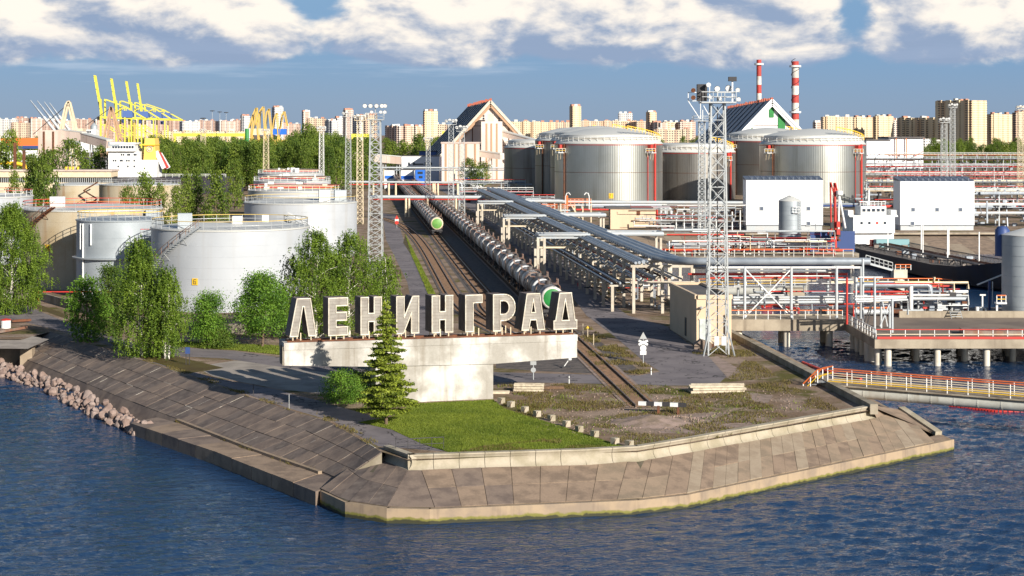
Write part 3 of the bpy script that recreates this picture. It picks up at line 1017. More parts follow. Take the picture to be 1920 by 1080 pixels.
o = blades('lawn_grass', LAWN, 95000, 0.085, 0.03, 'grass', 1)
o['label'] = 'bright green mown lawn in front of the concrete pier'
field = poly([(930, 722), (1350, 724), (1375, 700), (1400, 670), (1580, 772), (1340, 822), (1190, 838), (1060, 795), (950, 760)])
o = blades('weeds', field, 30000, 0.2, 0.035, 'weed', 2, .22)
o['label'] = 'patchy dry weeds over the gravel of the point'
o = blades('weeds', poly([(930, 722), (1350, 724), (1580, 772), (1340, 822), (1190, 838), (1060, 795), (950, 760)]), 4000, 0.18, 0.04, 'grass', 3, .3)
o['label'] = 'green weed patches over the gravel of the point'
o = blades('verge_grass', poly([(760, 440), (790, 500), (830, 580), (842, 620), (815, 585), (796, 535), (772, 480)]), 9000, .22, .05, 'grass', 4)
o['label'] = 'grass strip between the left road and the curved rails'
o = blades('verge_grass', poly([(1100, 610), (1160, 650), (1240, 702), (1200, 704), (1120, 690), (1085, 640)]), 6000, .25, .05, 'weed', 5, .3)
o['label'] = 'dry grass bank beside the level crossing'
o = blades('verge_grass', poly([(310, 640), (560, 650), (545, 668), (440, 657), (330, 650)]), 9000, .14, .04, 'grass', 6)
o['label'] = 'green grass strip behind the left path'
kw_ = [tuple(p) for p in LEDGE_IN[1:]]
o = blades('joint_weeds', [(x - .25, y - .25, 0) for x, y, z in kw_] + [(x + .3, y + .3, 0) for x, y, z in kw_[::-1]], 1500, .22, .04, 'weed', 11, .5)
o.location.z = LEDGE_Z
o['label'] = 'weeds in the joint between slab slope and ledge'
o = blades('joint_weeds', [(x - .1, y - .1, 0) for x, y, z in TOP_L[1:]] + [(x + .8, y + .6, 0) for x, y, z in TOP_L[:0:-1]], 3200, .18, .04, 'weed', 12, .35)
o['label'] = 'dry weeds along the top edge of the slab slope'
o = blades('weeds', poly([(850, 852), (1000, 853), (1180, 846), (1175, 836), (1080, 812), (1010, 826), (900, 838)]), 7000, .14, .035, 'weed', 13, .3)
o['label'] = 'brownish dry grass along the parapet edge of the lawn'
o = blades('verge_grass', poly([(925, 722), (1080, 720), (1000, 785), (945, 766)]), 4000, .16, .04, 'weed', 7, .25)
o['label'] = 'thin grass between sleeper stack and lawn'
o = blades('verge_grass', poly([(1290, 655), (1378, 640), (1420, 668), (1350, 672), (1300, 664)]), 3500, .2, .04, 'weed', 8, .25)
o['label'] = 'grass at the foot of the right floodlight mast'

# ================================================================= railway
VPX = 665.0
SL = (VPX - 960.0) / FPX                         # sideways drift of the tracks per metre of depth
HEAD = math.atan2(-SL, 1.0)                      # heading of the tracks as a rotation about z
T1 = lambda y: -18.2 + SL * (y - 415.0)          # track under the left train
T2 = lambda y: 5.5 + SL * (y - 227.0)            # track under the right train, ending at the buffer stop


def catmull(pts, k=8):
    out_ = []
    P = [pts[0]] + list(pts) + [pts[-1]]
    for i in range(1, len(P) - 2):
        a, b, c, d = map(Vector, P[i - 1:i + 3])
        for j in range(k):
            t = j / k
            out_.append(0.5 * ((2 * b) + (c - a) * t + (2 * a - 5 * b + 4 * c - d) * t * t + (3 * b - a - 3 * c + d) * t ** 3))
    out_.append(Vector(pts[-1]))
    return out_


def track(label, path, bed_w=3.4, sleepers=300, z=0.16, bed='ballast', step=.62):
    root = thing('railway_track', label, 'railway track', tuple(path[0]))
    nrm = []
    for i in range(len(path)):
        d = (path[min(i + 1, len(path) - 1)] - path[max(i - 1, 0)]).normalized()
        nrm.append(Vector((d.y, -d.x, 0)))
    k_ = MB()
    for i in range(len(path) - 1):
        h = Vector((0, 0, .05))
        a, b, c, d = path[i] - nrm[i] * bed_w / 2, path[i] + nrm[i] * bed_w / 2, path[i + 1] + nrm[i + 1] * bed_w / 2, path[i + 1] - nrm[i + 1] * bed_w / 2
        k_.quad(a + h, b + h, c + h, d + h)
    k_.build('ballast_bed', bed, root)
    for s in (-.79, .79):
        k_ = MB()
        for i in range(len(path) - 1):
            k_.beam(path[i] + nrm[i] * s + Vector((0, 0, z)), path[i + 1] + nrm[i + 1] * s + Vector((0, 0, z)), .09, .18)
        k_.build('rail', 'rail', root)
    pv = [tuple(p) for p in path]
    L = plen(pv)
    nsl = min(int(L / step), 900)
    me = None
    far_ = MB()
    for i in range(nsl):
        p = Vector(along(pv, (i + .5) * step))
        q = Vector(along(pv, min(L, (i + .6) * step)))
        a = math.atan2(q.y - p.y, q.x - p.x) - math.pi / 2
        if i < sleepers:
            if me is None:
                b = MB().box((0, 0, .03), (2.7, .24, .14))
                me = bpy.data.meshes.new('sleeper')
                me.from_pydata(b.v, [], b.f)
                me.materials.append(MT['wood'])
            o_ = link('sleeper', me, root)
            o_.location = p - WO[root]
            o_.rotation_euler = (0, 0, a)
        else:
            far_.box((p.x, p.y, .03), (2.7, .24, .14), a)
    if far_.v:
        far_.build('far_sleepers', 'wood', root, 'stuff')
    return root


MT['rail'] = mat('worn rail steel', (0.20, 0.15, 0.12), 0.4, 0.6, var=0.15)
track('straight rails under the right hand tank train, running out to the buffer stop', [Vector((T2(y), y, 0)) for y in (155.6, 170, 190, 210, 228, 300, 400, 600, 900)], sleepers=90, bed='gravel')
t1path = [Vector((T1(y), y, 0)) for y in (900, 600, 415, 330, 290, 262)] + [G(915, 580), G(968, 622), G(1040, 652)]
track('shaded rails under the left hand tank train', catmull(t1path[2:], 6)[::-1] + [t1path[1], t1path[0]], sleepers=60)
curve = [G(a, b) for a, b in ((700, 406), (722, 411), (748, 420), (766, 431), (784, 449), (802, 474), (824, 512), (850, 556), (880, 588), (935, 620), (1000, 645), (1070, 668))]
track('rusty siding curving in from the left road towards the letters', catmull(curve, 5)[::-1], sleepers=120)
# strips of worn ground between the tracks
overlay('trackside', [(T2(y) + 2.4, y, 0) for y in (230, 300, 500, 880)] + [(T1(y) - 2.2, y, 0) for y in (880, 500, 300, 262)], 0.006, 'ballast')
overlay('trackside', poly([(1080, 640), (1125, 640), (1205, 698), (1170, 702), (1092, 700), (1000, 695), (930, 690), (930, 640)]), 0.005, 'ballast')

# ---- buffer stop on its gravel heap
bx = G(1222, 775)
bs = thing('buffer_stop', 'striped timber buffer stop at the end of the rails', 'buffer stop', tuple(bx))
for i in range(2):
    x = bx.x + .55 + i * 1.75
    k = MB()
    k.beam((x, bx.y - .55, 0), (x, bx.y - .55, .75), .22)
    k.build('post', 'rust', bs)
ab, bb = Vector((bx.x - 1.15, bx.y + .35, .85)), Vector((bx.x + 3.0, bx.y - .75, .85))
for i in range(6):
    k = MB()
    k.beam(ab.lerp(bb, i / 6), ab.lerp(bb, (i + 1) / 6), .3, .34)
    k.build('beam_section', 'white' if i % 2 == 0 else 'dark', bs)
hp = thing('gravel_heap', 'low pink gravel heap under the buffer stop', 'heap', tuple(G(1230, 790)))
k = MB()
g = np.random.default_rng(3)
hc = G(1225, 792)
N1 = 26
vs, fs = [], []
for i in range(N1):
    for j in range(N1):
        u, v = (i / (N1 - 1) - .5) * 2, (j / (N1 - 1) - .5) * 2
        r_ = math.hypot(u, v)
        z = max(0, 1 - r_) ** 1.2 * .75 + (mnoise.noise(Vector((u * 6, v * 6, 2))) * .12 if r_ < .95 else 0) - .03
        vs.append((hc.x + u * 4.2, hc.y + v * 3.4, z))
for i in range(N1 - 1):
    for j in range(N1 - 1):
        fs.append((i * N1 + j, (i + 1) * N1 + j, (i + 1) * N1 + j + 1, i * N1 + j + 1))
k.add(vs, fs).build('gravel', 'gravel', hp, smooth=60)
rub = MB()
for i in range(420):
    u, v = rnd.gauss(0, 2.2), rnd.gauss(0, 1.8)
    s_ = rnd.uniform(.04, .13)
    rub.box((hc.x + u - (.6 if i % 2 else -2), hc.y + v + .5, max(.02, .5 - math.hypot(u, v) * .2)), (s_ * 1.3, s_, s_), rnd.random() * 3)
rub.build('rubble', 'gravel', kind='stuff', label='loose stones around the buffer stop')
rub = MB()
for i in range(900):
    px_, py2 = rnd.uniform(1000, 1560), rnd.uniform(728, 815)
    p = G(px_, py2)
    if py2 > 822 - max(0, px_ - 1200) * .17 or p.x > 30 or (p.x > 31.5 - .094 * (p.y - 149.7) - 1.5):
        continue
    s_ = rnd.uniform(.03, .11)
    rub.box((p.x, p.y, .02), (s_ * 1.4, s_, s_), rnd.random() * 3)
rub.build('rubble', 'gravel', kind='stuff', label='small pale stones scattered over the gravel ground')

# ---- tank wagons
def wagon(name, label, barrel, cap, rim, group):
    root = thing(name, label, 'tank wagon', (0, 0, 0), group)
    r_ = 1.52
    k_ = MB()
    k_.tube([(0, y, 2.78) for y in (-4.82, -2.6, 0, 2.6, 4.82)], r_, 20)
    k_.build('barrel', barrel, root, smooth=50)
    for s in (-1, 1):
        k_ = MB()
        rings = [(1.53, 0), (1.5, .12), (1.3, .30), (.9, .43), (.45, .49), (.02, .51)]
        vs_ = []
        for rr_, d in rings:
            for t in range(20):
                a = t / 20 * 6.28318
                vs_.append((rr_ * math.cos(a), s * (4.82 + d), 2.78 + rr_ * math.sin(a)))
        k_.add(vs_, [(i * 20 + t, i * 20 + (t + 1) % 20, (i + 1) * 20 + (t + 1) % 20, (i + 1) * 20 + t) for i in range(5) for t in range(20)])
        k_.build('end_cap', cap, root, smooth=80)
        k_ = MB()
        vs_ = []
        for rr_, d in ((1.54, -.12), (1.56, .02), (1.5, .16), (1.27, .35), (1.24, .345)):
            for t in range(20):
                a = t / 20 * 6.28318
                vs_.append((rr_ * math.cos(a), s * (4.82 + d), 2.78 + rr_ * math.sin(a)))
        k_.add(vs_, [(i * 20 + t, i * 20 + (t + 1) % 20, (i + 1) * 20 + (t + 1) % 20, (i + 1) * 20 + t) for i in range(4) for t in range(20)])
        k_.build('end_rim', rim, root, smooth=80)
    k_ = MB()
    for y in (-3.9, -1.5, 1.5, 3.9):
        vs_ = []
        for t in range(21):
            a = t / 20 * 6.28318
            for yy in (-.13, .13):
                vs_.append((1.565 * math.cos(a), y + yy, 2.78 + 1.565 * math.sin(a)))
        k_.add(vs_, [(2 * t, 2 * t + 1, 2 * t + 3, 2 * t + 2) for t in range(20)])
    k_.build('bands', 'dark', root, 'stuff')
    MB().tube([(0, -.95, 2.78), (0, .85, 2.78)], r_ + .012, 20).build('oil_stain', 'car_k', root, smooth=50)
    k_ = MB()
    k_.lathe([(.42, 4.1), (.42, 4.62), (.46, 4.62), (.46, 4.72), (.05, 4.78)], 12)
    k_.build('hatch', 'car_k', root)
    k_ = MB()
    for s in (-1, 1):
        k_.box((s * .95, 0, 4.28), (.7, 2.0, .06))
        for yy in (-1, 0, 1):
            k_.beam((s * 1.28, yy, 4.28), (s * 1.28, yy, 4.95), .06)
        k_.beam((s * 1.28, -1, 4.95), (s * 1.28, 1, 4.95), .06)
        k_.beam((s * 1.28, -1, 4.62), (s * 1.28, 1, 4.62), .05)
        for i in range(9):
            z = 1.4 + i * .33
            x = s * (1.35 if z > 4 else 1.62)
            k_.beam((x, -.25, z), (x, .25, z), .05)
        for yy in (-.25, .25):
            k_.beam((s * 1.62, yy, 1.3), (s * 1.62, yy, 3.9), .05)
            k_.beam((s * 1.62, yy, 3.9), (s * 1.28, yy, 4.3), .05)
    k_.build('hatch_platform', 'car_b', root)
    k_ = MB()
    k_.box((0, 0, 1.12), (1.0, 11.2, .36))
    for s in (-1, 1):
        k_.box((0, s * 5.5, 1.1), (2.6, .25, .4))
        k_.box((0, s * 5.85, 1.02), (.3, .6, .28))
        k_.box((0, s * 3.9, 1.5), (2.3, .5, .5))
    k_.build('underframe', 'dark', root)
    for s in (-1, 1):
        k_ = MB()
        for x in (-1, 1):
            k_.box((x * 1.02, s * 3.95, .55), (.16, 2.7, .35))
            for yy in (-.92, .92):
                k_.tube([(x * .86, s * 3.95 + yy, .52), (x * .72, s * 3.95 + yy, .52)], .47, 12)
        k_.box((0, s * 3.95, .62), (2.0, .4, .3))
        k_.build('bogie', 'dark', root)
    return root


protos = {}
TL = {
    'left': ('grey and brown tank wagon coupled in the shorter left hand train', 'tank wagons of the left train'),
    'right': ('grey and brown tank wagon coupled in the long right hand train beside the road', 'tank wagons of the right train'),
}
kinds = [('car_g', 'car_g', 'white'), ('car_k', 'car_k', 'white'), ('car_b', 'car_b', 'car_w'), ('car_w', 'car_g', 'white'), ('car_g', 'green', 'white'), ('car_w', 'ochre', 'car_b')]
first1 = wagon('tank_wagon', 'leading tank wagon of the left train, green end cap in a broad cream ring', 'car_g', 'green_l', 'cream', TL['left'][1])
first1.location = (T1(421), 421, 0.22)
first1.rotation_euler = (0, 0, HEAD)
first2 = wagon('tank_wagon', 'nearest tank wagon behind the letters with a deep green white edged end', 'car_g', 'green', 'car_w', TL['right'][1])
first2.location = (T2(233), 233, 0.22)
first2.rotation_euler = (0, 0, HEAD)
pr = []
for i, (a, b, c) in enumerate(kinds):
    lab = TL['right'][0]
    pr.append(wagon('tank_wagon', lab, a, b, c, TL['right'][1]))
used = [False] * len(pr)
rw = random.Random(8)
for nm, T, y0, n_ in (('right', T2, 233, 54), ('left', T1, 421, 38)):
    for i in range(1, n_):
        y = y0 + i * 12.05 * math.cos(HEAD)
        q = rw.choices(range(6), (3, 2, 4, 6, 1.5, 1.5))[0]
        if nm == 'right' and i in (5, 7, 10):
            q = 4
        loc = (T(y), y, .22)
        if nm == 'right' and not used[q]:
            used[q] = True
            pr[q].location = loc
            pr[q].rotation_euler = (0, 0, HEAD)
            o_ = pr[q]
        else:
            o_ = dup(pr[q], loc, HEAD, TL[nm][0], TL[nm][1])
        if q == 4:
            o_['label'] = 'grey tank wagon with a green end cap further back in the %s train' % nm
for q in range(6):
    if not used[q]:
        pr[q].location = (T2(233 + 54 * 12), 233 + 54 * 12, .22)
        pr[q].rotation_euler = (0, 0, HEAD)

# ---- signs, marker posts and stacks near the crossing
def post_sign(name, label, cat, px, py, h, parts, pole=.05, pm='steel'):
    p = G(px, py)
    root = thing(name, label, cat, tuple(p))
    MB().tube([p, p + Vector((0, 0, h))], pole, 8).build('pole', pm, root)
    for pn, m_, shape, z, s in parts:
        k_ = MB()
        c = p + Vector((0, -.09, z))
        if shape == 'disc':
            k_.tube([c, c + Vector((0, .03, 0))], s, 20)
        elif shape == 'tri':
            k_.add([(c.x - s, c.y, c.z - s * .8), (c.x + s, c.y, c.z - s * .8), (c.x, c.y, c.z + s), (c.x - s, c.y + .03, c.z - s * .8), (c.x + s, c.y + .03, c.z - s * .8), (c.x, c.y + .03, c.z + s)],
                   [(0, 1, 2), (5, 4, 3), (0, 3, 4, 1), (1, 4, 5, 2), (2, 5, 3, 0)])
        elif shape == 'cross':
            for t in (-1, 1):
                k_.beam(c + Vector((-s, 0, -s * .45 * t)), c + Vector((s, .01 * t, s * .45 * t)), .04, .24)
        else:
            k_.box(c, (2 * s, .03, s * 1.3))
        k_.build(pn, m_, root)
    return root


post_sign('crossing_sign', 'level crossing post with grey triangle, crossed boards and discs seen from behind', 'road sign', 1206, 681, 3.3,
          [('warning_triangle', 'steel', 'tri', 2.98, .42), ('crossed_board', 'white', 'cross', 2.25, .5), ('signal_disc', 'white', 'disc', 1.65, .34), ('plate', 'white', 'box', 1.15, .34)])
post_sign('round_sign', 'grey round sign on a post beside the concrete sleepers', 'road sign', 1000, 712, 1.9, [('disc', 'steel', 'disc', 1.0, .26), ('plate', 'steel', 'box', 1.7, .3)])
post_sign('warning_sign', 'red and white triangle over a no entry disc beside the curved siding', 'road sign', 744, 428, 3.3,
          [('triangle', 'red', 'tri', 2.9, .55), ('disc', 'red', 'disc', 1.5, .5), ('board', 'white', 'cross', 2.15, .5)])
post_sign('marker_post', 'short black and white marker post by the crossing kerb', 'marker post', 1221, 703, .75, [('band', 'dark', 'box', .5, .05)], .055, 'white')
post_sign('marker_post', 'thin white marker post beside the sleeper stack', 'marker post', 1067, 719, .75, [('band', 'dark', 'box', .5, .05)], .055, 'white')
post_sign('marker_post', 'thin pale post on the gravel bank nearest the letters', 'marker post', 1093, 628, 1.4, [], .04, 'cream')
post_sign('marker_post', 'pale post on the gravel bank nearest the crossing', 'marker post', 1113, 648, 1.4, [], .04, 'cream')
post_sign('marker_post', 'gas marker post with a yellow roof shaped cap', 'marker post', 1102, 634, 1.3, [('cap', 'yellow', 'tri', 1.35, .18)], .04, 'cream')
post_sign('marker_post', 'thin steel post at the slope edge left of the spruce', 'marker post', 542, 766, 1.3, [], .03, 'steel')
post_sign('marker_post', 'short dark post at the slope edge near the plaza', 'marker post', 475, 742, 1.1, [], .035, 'dark')
# two-legged board by the plaza
p = G(352, 684)
root = thing('notice_board', 'dark two legged notice board frame near the birch', 'notice board', tuple(p))
for s in (-.18, .18):
    MB().beam((p.x + s, p.y, 0), (p.x + s, p.y, 1.9), .07).build('leg', 'dark', root)
MB().box((p.x, p.y - .04, 1.55), (.5, .05, .7)).build('board', 'blue_dark', root)
# switch lever by the rails
p = G(1062, 690)
root = thing('point_lever', 'white point lever with counterweight beside the rails', 'point lever', tuple(p))
MB().beam((p.x - .3, p.y, .1), (p.x + .35, p.y, 1.0), .09).build('lever', 'white', root)
MB().lathe([(.02, .9), (.2, .95), (.2, 1.15), (.02, 1.2)], 10, (p.x + .35, p.y, -.1)).build('counterweight', 'white', root)
MB().box((p.x, p.y, .1), (.9, .5, .2)).build('base', 'dark', root)


def stack(label, px, py, L, cols, rows, m, rz, jit=.06):
    p = G(px, py)
    root = thing('sleeper_stack', label, 'sleeper stack', tuple(p))
    rs = random.Random(px)
    for r_ in range(rows):
        for c in range(cols):
            if r_ == rows - 1 and c % 2:
                continue
            k_ = MB()
            ca, sa = math.cos(rz), math.sin(rz)
            off = (c - (cols - 1) / 2) * .33
            ex = rs.uniform(-jit, jit) * 2
            k_.box((p.x - sa * off + ca * ex, p.y + ca * off + sa * ex, .14 + r_ * .25), (L, .27, .2), rz + rs.uniform(-jit, jit) * .5)
            k_.build('sleeper', m, root)
    return root


stack('near stack of pale concrete sleepers between pier and crossing road', 990, 733, 2.9, 4, 3, 'timber', R(-3))
stack('low brown timber stack right of the concrete sleepers', 1038, 729, 2.2, 3, 1, 'wood', R(4))
stack('few pale sleepers lying against the pier corner', 938, 738, 1.7, 3, 1, 'timber', R(0))
stack('long pile of pale sleepers on the right beyond the crossing road', 1345, 735, 5.2, 5, 3, 'timber', R(6), .12)
# concrete cubes along the lawn
for i, (px, py) in enumerate(((940, 756), (958, 763), (984, 773), (1007, 781), (1034, 789), (1062, 800), (1086, 810), (1115, 819), (1153, 833), (1180, 838))):
    p = G(px, py)
    nth = ['first', 'second', 'third', 'fourth', 'fifth', 'sixth', 'seventh', 'eighth', 'ninth', 'last'][i]
    root = thing('bollard', '%s concrete cube bollard along the lawn edge, counted from the pier' % nth, 'bollard', tuple(p), 'concrete cubes along the lawn edge')
    k = MB()
    k.box((p.x, p.y, .24), (.52, .5, .56), R(38 + rnd.uniform(-6, 6)))
    k.build('block', 'parapet', root)
    MB().beam((p.x - .1, p.y - .36, .08), (p.x + .08, p.y - .36, .5), .03).build('lifting_loop', 'rust', root)
# iron railing at the parapet end
p = [Vector((AX(742, 133.5), 133.5, .12)), Vector((AX(832, 134.5), 134.5, .12))]
root = thing('railing', 'thin dark iron railing behind the parapet end on the lawn corner', 'railing', tuple(p[0]))
rail_fence(p, .95, root, 'dark', 'dark', 'dark', .95, .022, 1)

# ================================================================= the name sign
BY = R(15.5)                                      # the beam is turned a little, its right end further off
bd, bn = Vector((math.cos(BY), math.sin(BY), 0)), Vector((-math.sin(BY), math.cos(BY), 0))
B0 = Vector((AX(925, 160.6), 160.6, 0))


def onbeam(px):
    """distance along the beam front where it shows at photo column px"""
    k_ = (px - 960.0) / FPX
    return (k_ * B0.y - B0.x) / (bd.x - k_ * bd.y)


SIGN = thing('city_sign', 'concrete monument with a long beam and pier carrying the raised letters ЛЕНИНГРАД', 'monument', tuple(B0 + bd * -9))
uL, uR, uP0, uP1 = onbeam(533), onbeam(1082), onbeam(705), onbeam(925)


def bprism(u0, u1, d0, d1, zb0, zb1, zt0, zt1):
    vs = []
    for d in (d0, d1):
        for u, z in ((u0, zb0), (u1, zb1), (u1, zt1), (u0, zt0)):
            q = B0 + bd * u + bn * d
            vs.append((q.x, q.y, z))
    return vs, [(0, 1, 2, 3), (7, 6, 5, 4), (0, 4, 5, 1), (1, 5, 6, 2), (2, 6, 7, 3), (3, 7, 4, 0)]


for u0, u1, z0, z1 in ((uL, uP0, 3.85, 3.45), (uP0 + .004, uP1 - .004, 3.45, 3.3), (uP1, uR, 3.3, 3.62)):
    MB().add(*bprism(u0, u1, 0, 3.2, z0, z1, 5.25, 5.2)).build('beam', 'conc_light', SIGN)
MB().add(*bprism(uL - .03, uR + .03, -.06, 3.26, 5.254, 5.204, 5.92, 5.8)).build('beam_cap', 'conc_light', SIGN)
MB().add(*bprism(uP0, uP1 + .02, .14, 3.0, -.2, -.2, 3.448, 3.296)).build('pier', 'conc_light', SIGN)
for d in (.25, 1.5):
    MB().beam(B0 + bd * (uL + .3) + bn * d + Vector((0, 0, 6.0)), B0 + bd * (uR - .3) + bn * d + Vector((0, 0, 5.88)), .16, .14).build('letter_rail', 'rust', SIGN)
for s in (.35, 1.6):
    q = B0 + bd * (uL - .06) + bn * s
    MB().box((q.x, q.y, 4.7), (.16, .5, 1.7), BY).build('end_rib', 'parapet_wall', SIGN)


def arc(cx, cy, rx, ry, a0, a1, k_=12):
    return [(cx + rx * math.cos(R(a0 + (a1 - a0) * i / k_)), cy + ry * math.sin(R(a0 + (a1 - a0) * i / k_))) for i in range(k_ + 1)]


GLYPH = {
    'Л': ([(0, 0), (57, 0), (93, 222), (106, 222), (140, 0), (192, 0), (150, 280), (52, 280)], []),
    'Е': ([(0, 0), (142, 0), (142, 62), (55, 62), (55, 112), (134, 112), (134, 172), (55, 172), (55, 222), (142, 222), (142, 280), (0, 280)], []),
    'Н': ([(0, 0), (56, 0), (56, 98), (100, 98), (100, 0), (155, 0), (155, 280), (100, 280), (100, 158), (56, 158), (56, 280), (0, 280)], []),
    'И': ([(0, 0), (50, 0), (112, 158), (112, 0), (167, 0), (167, 280), (120, 280), (56, 122), (56, 280), (0, 280)], []),
    'Г': ([(0, 0), (56, 0), (56, 218), (70, 222), (124, 222), (124, 280), (0, 280)], []),
    'Р': ([(0, 0), (56, 0), (56, 78), (84, 78)] + arc(84, 179, 82, 101, -90, 90) + [(0, 280)],
          [[(52, 126), (80, 126)] + arc(80, 179, 40, 53, -90, 90)[1:-1] + [(80, 232), (52, 232)]]),
    'А': ([(0, 0), (52, 0), (66, 78), (112, 78), (124, 0), (176, 0), (138, 280), (40, 280)], [[(72, 134), (106, 134), (89, 240)]]),
    'Д': ([(0, 0), (178, 0), (178, 66), (164, 66), (136, 280), (46, 280), (14, 66), (0, 66)], [[(60, 66), (118, 66), (89, 238)]]),
}
LYAW = R(21)
ld_, ln_ = Vector((math.cos(LYAW), math.sin(LYAW), 0)), Vector((-math.sin(LYAW), math.cos(LYAW), 0))
for ch, x0, x1 in (('Л', 544.5, 593), ('Е', 617, 652.5), ('Н', 677.5, 716), ('И', 744.5, 786), ('Н', 811, 850), ('Г', 874, 905), ('Р', 926, 967), ('А', 979.5, 1022.5), ('Д', 1039.5, 1083)):
    outer, holes = GLYPH[ch]
    wn = max(p[0] for p in outer)
    u0 = onbeam(x0)
    o0 = B0 + bd * u0 + bn * .12
    wid = (onbeam(x1) - u0) * math.cos(BY) / math.cos(LYAW) * 0.99
    zb = 6.46 - .12 * (u0 - uL) / (uR - uL)
    kx, kz = wid / wn, 3.42 / 280.0

    def P3(p, d):
        q = o0 + ld_ * (p[0] * kx) + ln_ * d
        return (q.x, q.y, zb + p[1] * kz)
    DEP = 2.1
    loops = [outer] + holes
    body = MB()
    for lp in loops:
        N = len(lp)
        body.add([P3(p, .06) for p in lp] + [P3(p, DEP) for p in lp], [(i, (i + 1) % N, N + (i + 1) % N, N + i) for i in range(N)])
    flat = [p for lp in loops for p in lp]
    ts = tessellate_polygon([[Vector((p[0], p[1], 0)) for p in lp] for lp in loops])
    body.add([P3(p, DEP) for p in flat], [tuple(t) for t in ts])
    L = body.build('letter', 'letter_s', SIGN, label='letter ' + ch)
    MB().add([P3(p, .05) for p in flat], [tuple(t) for t in ts]).build('letter_face', 'letter', L)
    rim = MB()
    for lp in loops:
        N = len(lp)
        for i in range(N):
            a, b = Vector(P3(lp[i], 0.02)), Vector(P3(lp[(i + 1) % N], 0.02))
            e = (b - a).normalized() * .04
            rim.beam(a - e, b + e, .085, .10)
    rim.build('rim', 'rim', L)
    seams = MB()
    for j in range(1, 11):
        z = 280.0 * j / 11 + 3
        xs = []
        for lp in loops:
            N = len(lp)
            for i in range(N):
                (xa, za), (xb, zb_) = lp[i], lp[(i + 1) % N]
                if (za - z) * (zb_ - z) < 0:
                    xs.append(xa + (xb - xa) * (z - za) / (zb_ - za))
        xs.sort()
        for a, b in zip(xs[::2], xs[1::2]):
            seams.beam(P3((a + 5, z), .035), P3((b - 5, z), .035), .025, .022)
    seams.build('sheet_seams', 'seam', L, 'stuff')
    pst = MB()
    for fx in (.12, .42, .82):
        for d in (.15, 1.5):
            q = o0 + ld_ * (wid * fx) + ln_ * d
            pst.beam((q.x, q.y, 5.85), (q.x, q.y, zb + .3), .09)
    pst.build('stilts', 'cream', L, 'stuff')

# ================================================================= trees
def leaf_quads(g_, c, size, flat=0.0):
    """leaf sized faces with their own tilt around the points c"""
    k_ = len(c)
    a = g_.normal(0, 1, (k_, 3))
    a[:, 2] *= (1 - flat)
    a /= np.linalg.norm(a, axis=1)[:, None]
    b = g_.normal(0, 1, (k_, 3))
    b -= a * (a * b).sum(1)[:, None]
    b /= np.linalg.norm(b, axis=1)[:, None]
    s_ = size * (0.6 + 0.8 * g_.random(k_))[:, None]
    a, b = a * s_ * .5, b * s_ * .32
    v = np.stack([c - a, c + b, c + a, c - b], 1).reshape(-1, 3)
    return v


def crown_points(g_, h0, h1, rad, prof, ncl, per, cs, droop):
    """leaf positions in clumps scattered through the crown's volume"""
    C, out_ = [], []
    for i in range(ncl):
        t = (i + g_.random()) / ncl
        t = t ** 0.85
        rr_ = rad * np.interp(t, *prof) * g_.uniform(.72, 1.16)
        a = i * 2.399963 + g_.normal(0, .5)
        q = rr_ * math.sqrt(.12 + .88 * g_.random())
        c = np.array([q * math.cos(a), q * math.sin(a), h0 + (h1 - h0) * t])
        C.append(c)
        k_ = int(per * (0.5 + g_.random()) * (.5 + .5 * rr_ / rad))
        d = g_.normal(0, 1, (k_, 3)) * cs * np.array([1, 1, .7])
        if droop:                      # leaves hang in strands below the twig
            ns = max(1, k_ // 13)
            st_ = g_.normal(0, 1, (ns, 3)) * cs * np.array([1, 1, .6])
            ix = g_.integers(0, ns, k_)
            f_ = g_.random(k_)
            ln = droop * (.8 + 1.5 * g_.random(ns))
            d = st_[ix] + g_.normal(0, .05, (k_, 3))
            d[:, 2] -= f_ * ln[ix]
            d[:, :2] += (c[:2] / (q + .1)) * (f_ * .18)[:, None]
        out_.append(c + d)
    return np.array(C), np.concatenate(out_)


PROF = {
    'birch': ([0, .12, .35, .6, .85, 1], [.55, .9, 1.0, .78, .42, .08]),
    'round': ([0, .2, .5, .8, 1], [.6, .95, 1.0, .75, .25]),
    'tall': ([0, .15, .5, .8, 1], [.5, .85, 1.0, .8, .3]),
    'cone': ([0, .1, .5, 1], [.7, 1.0, .72, .08]),
    'bush': ([0, .3, .7, 1], [.9, 1.0, .8, .3]),
}


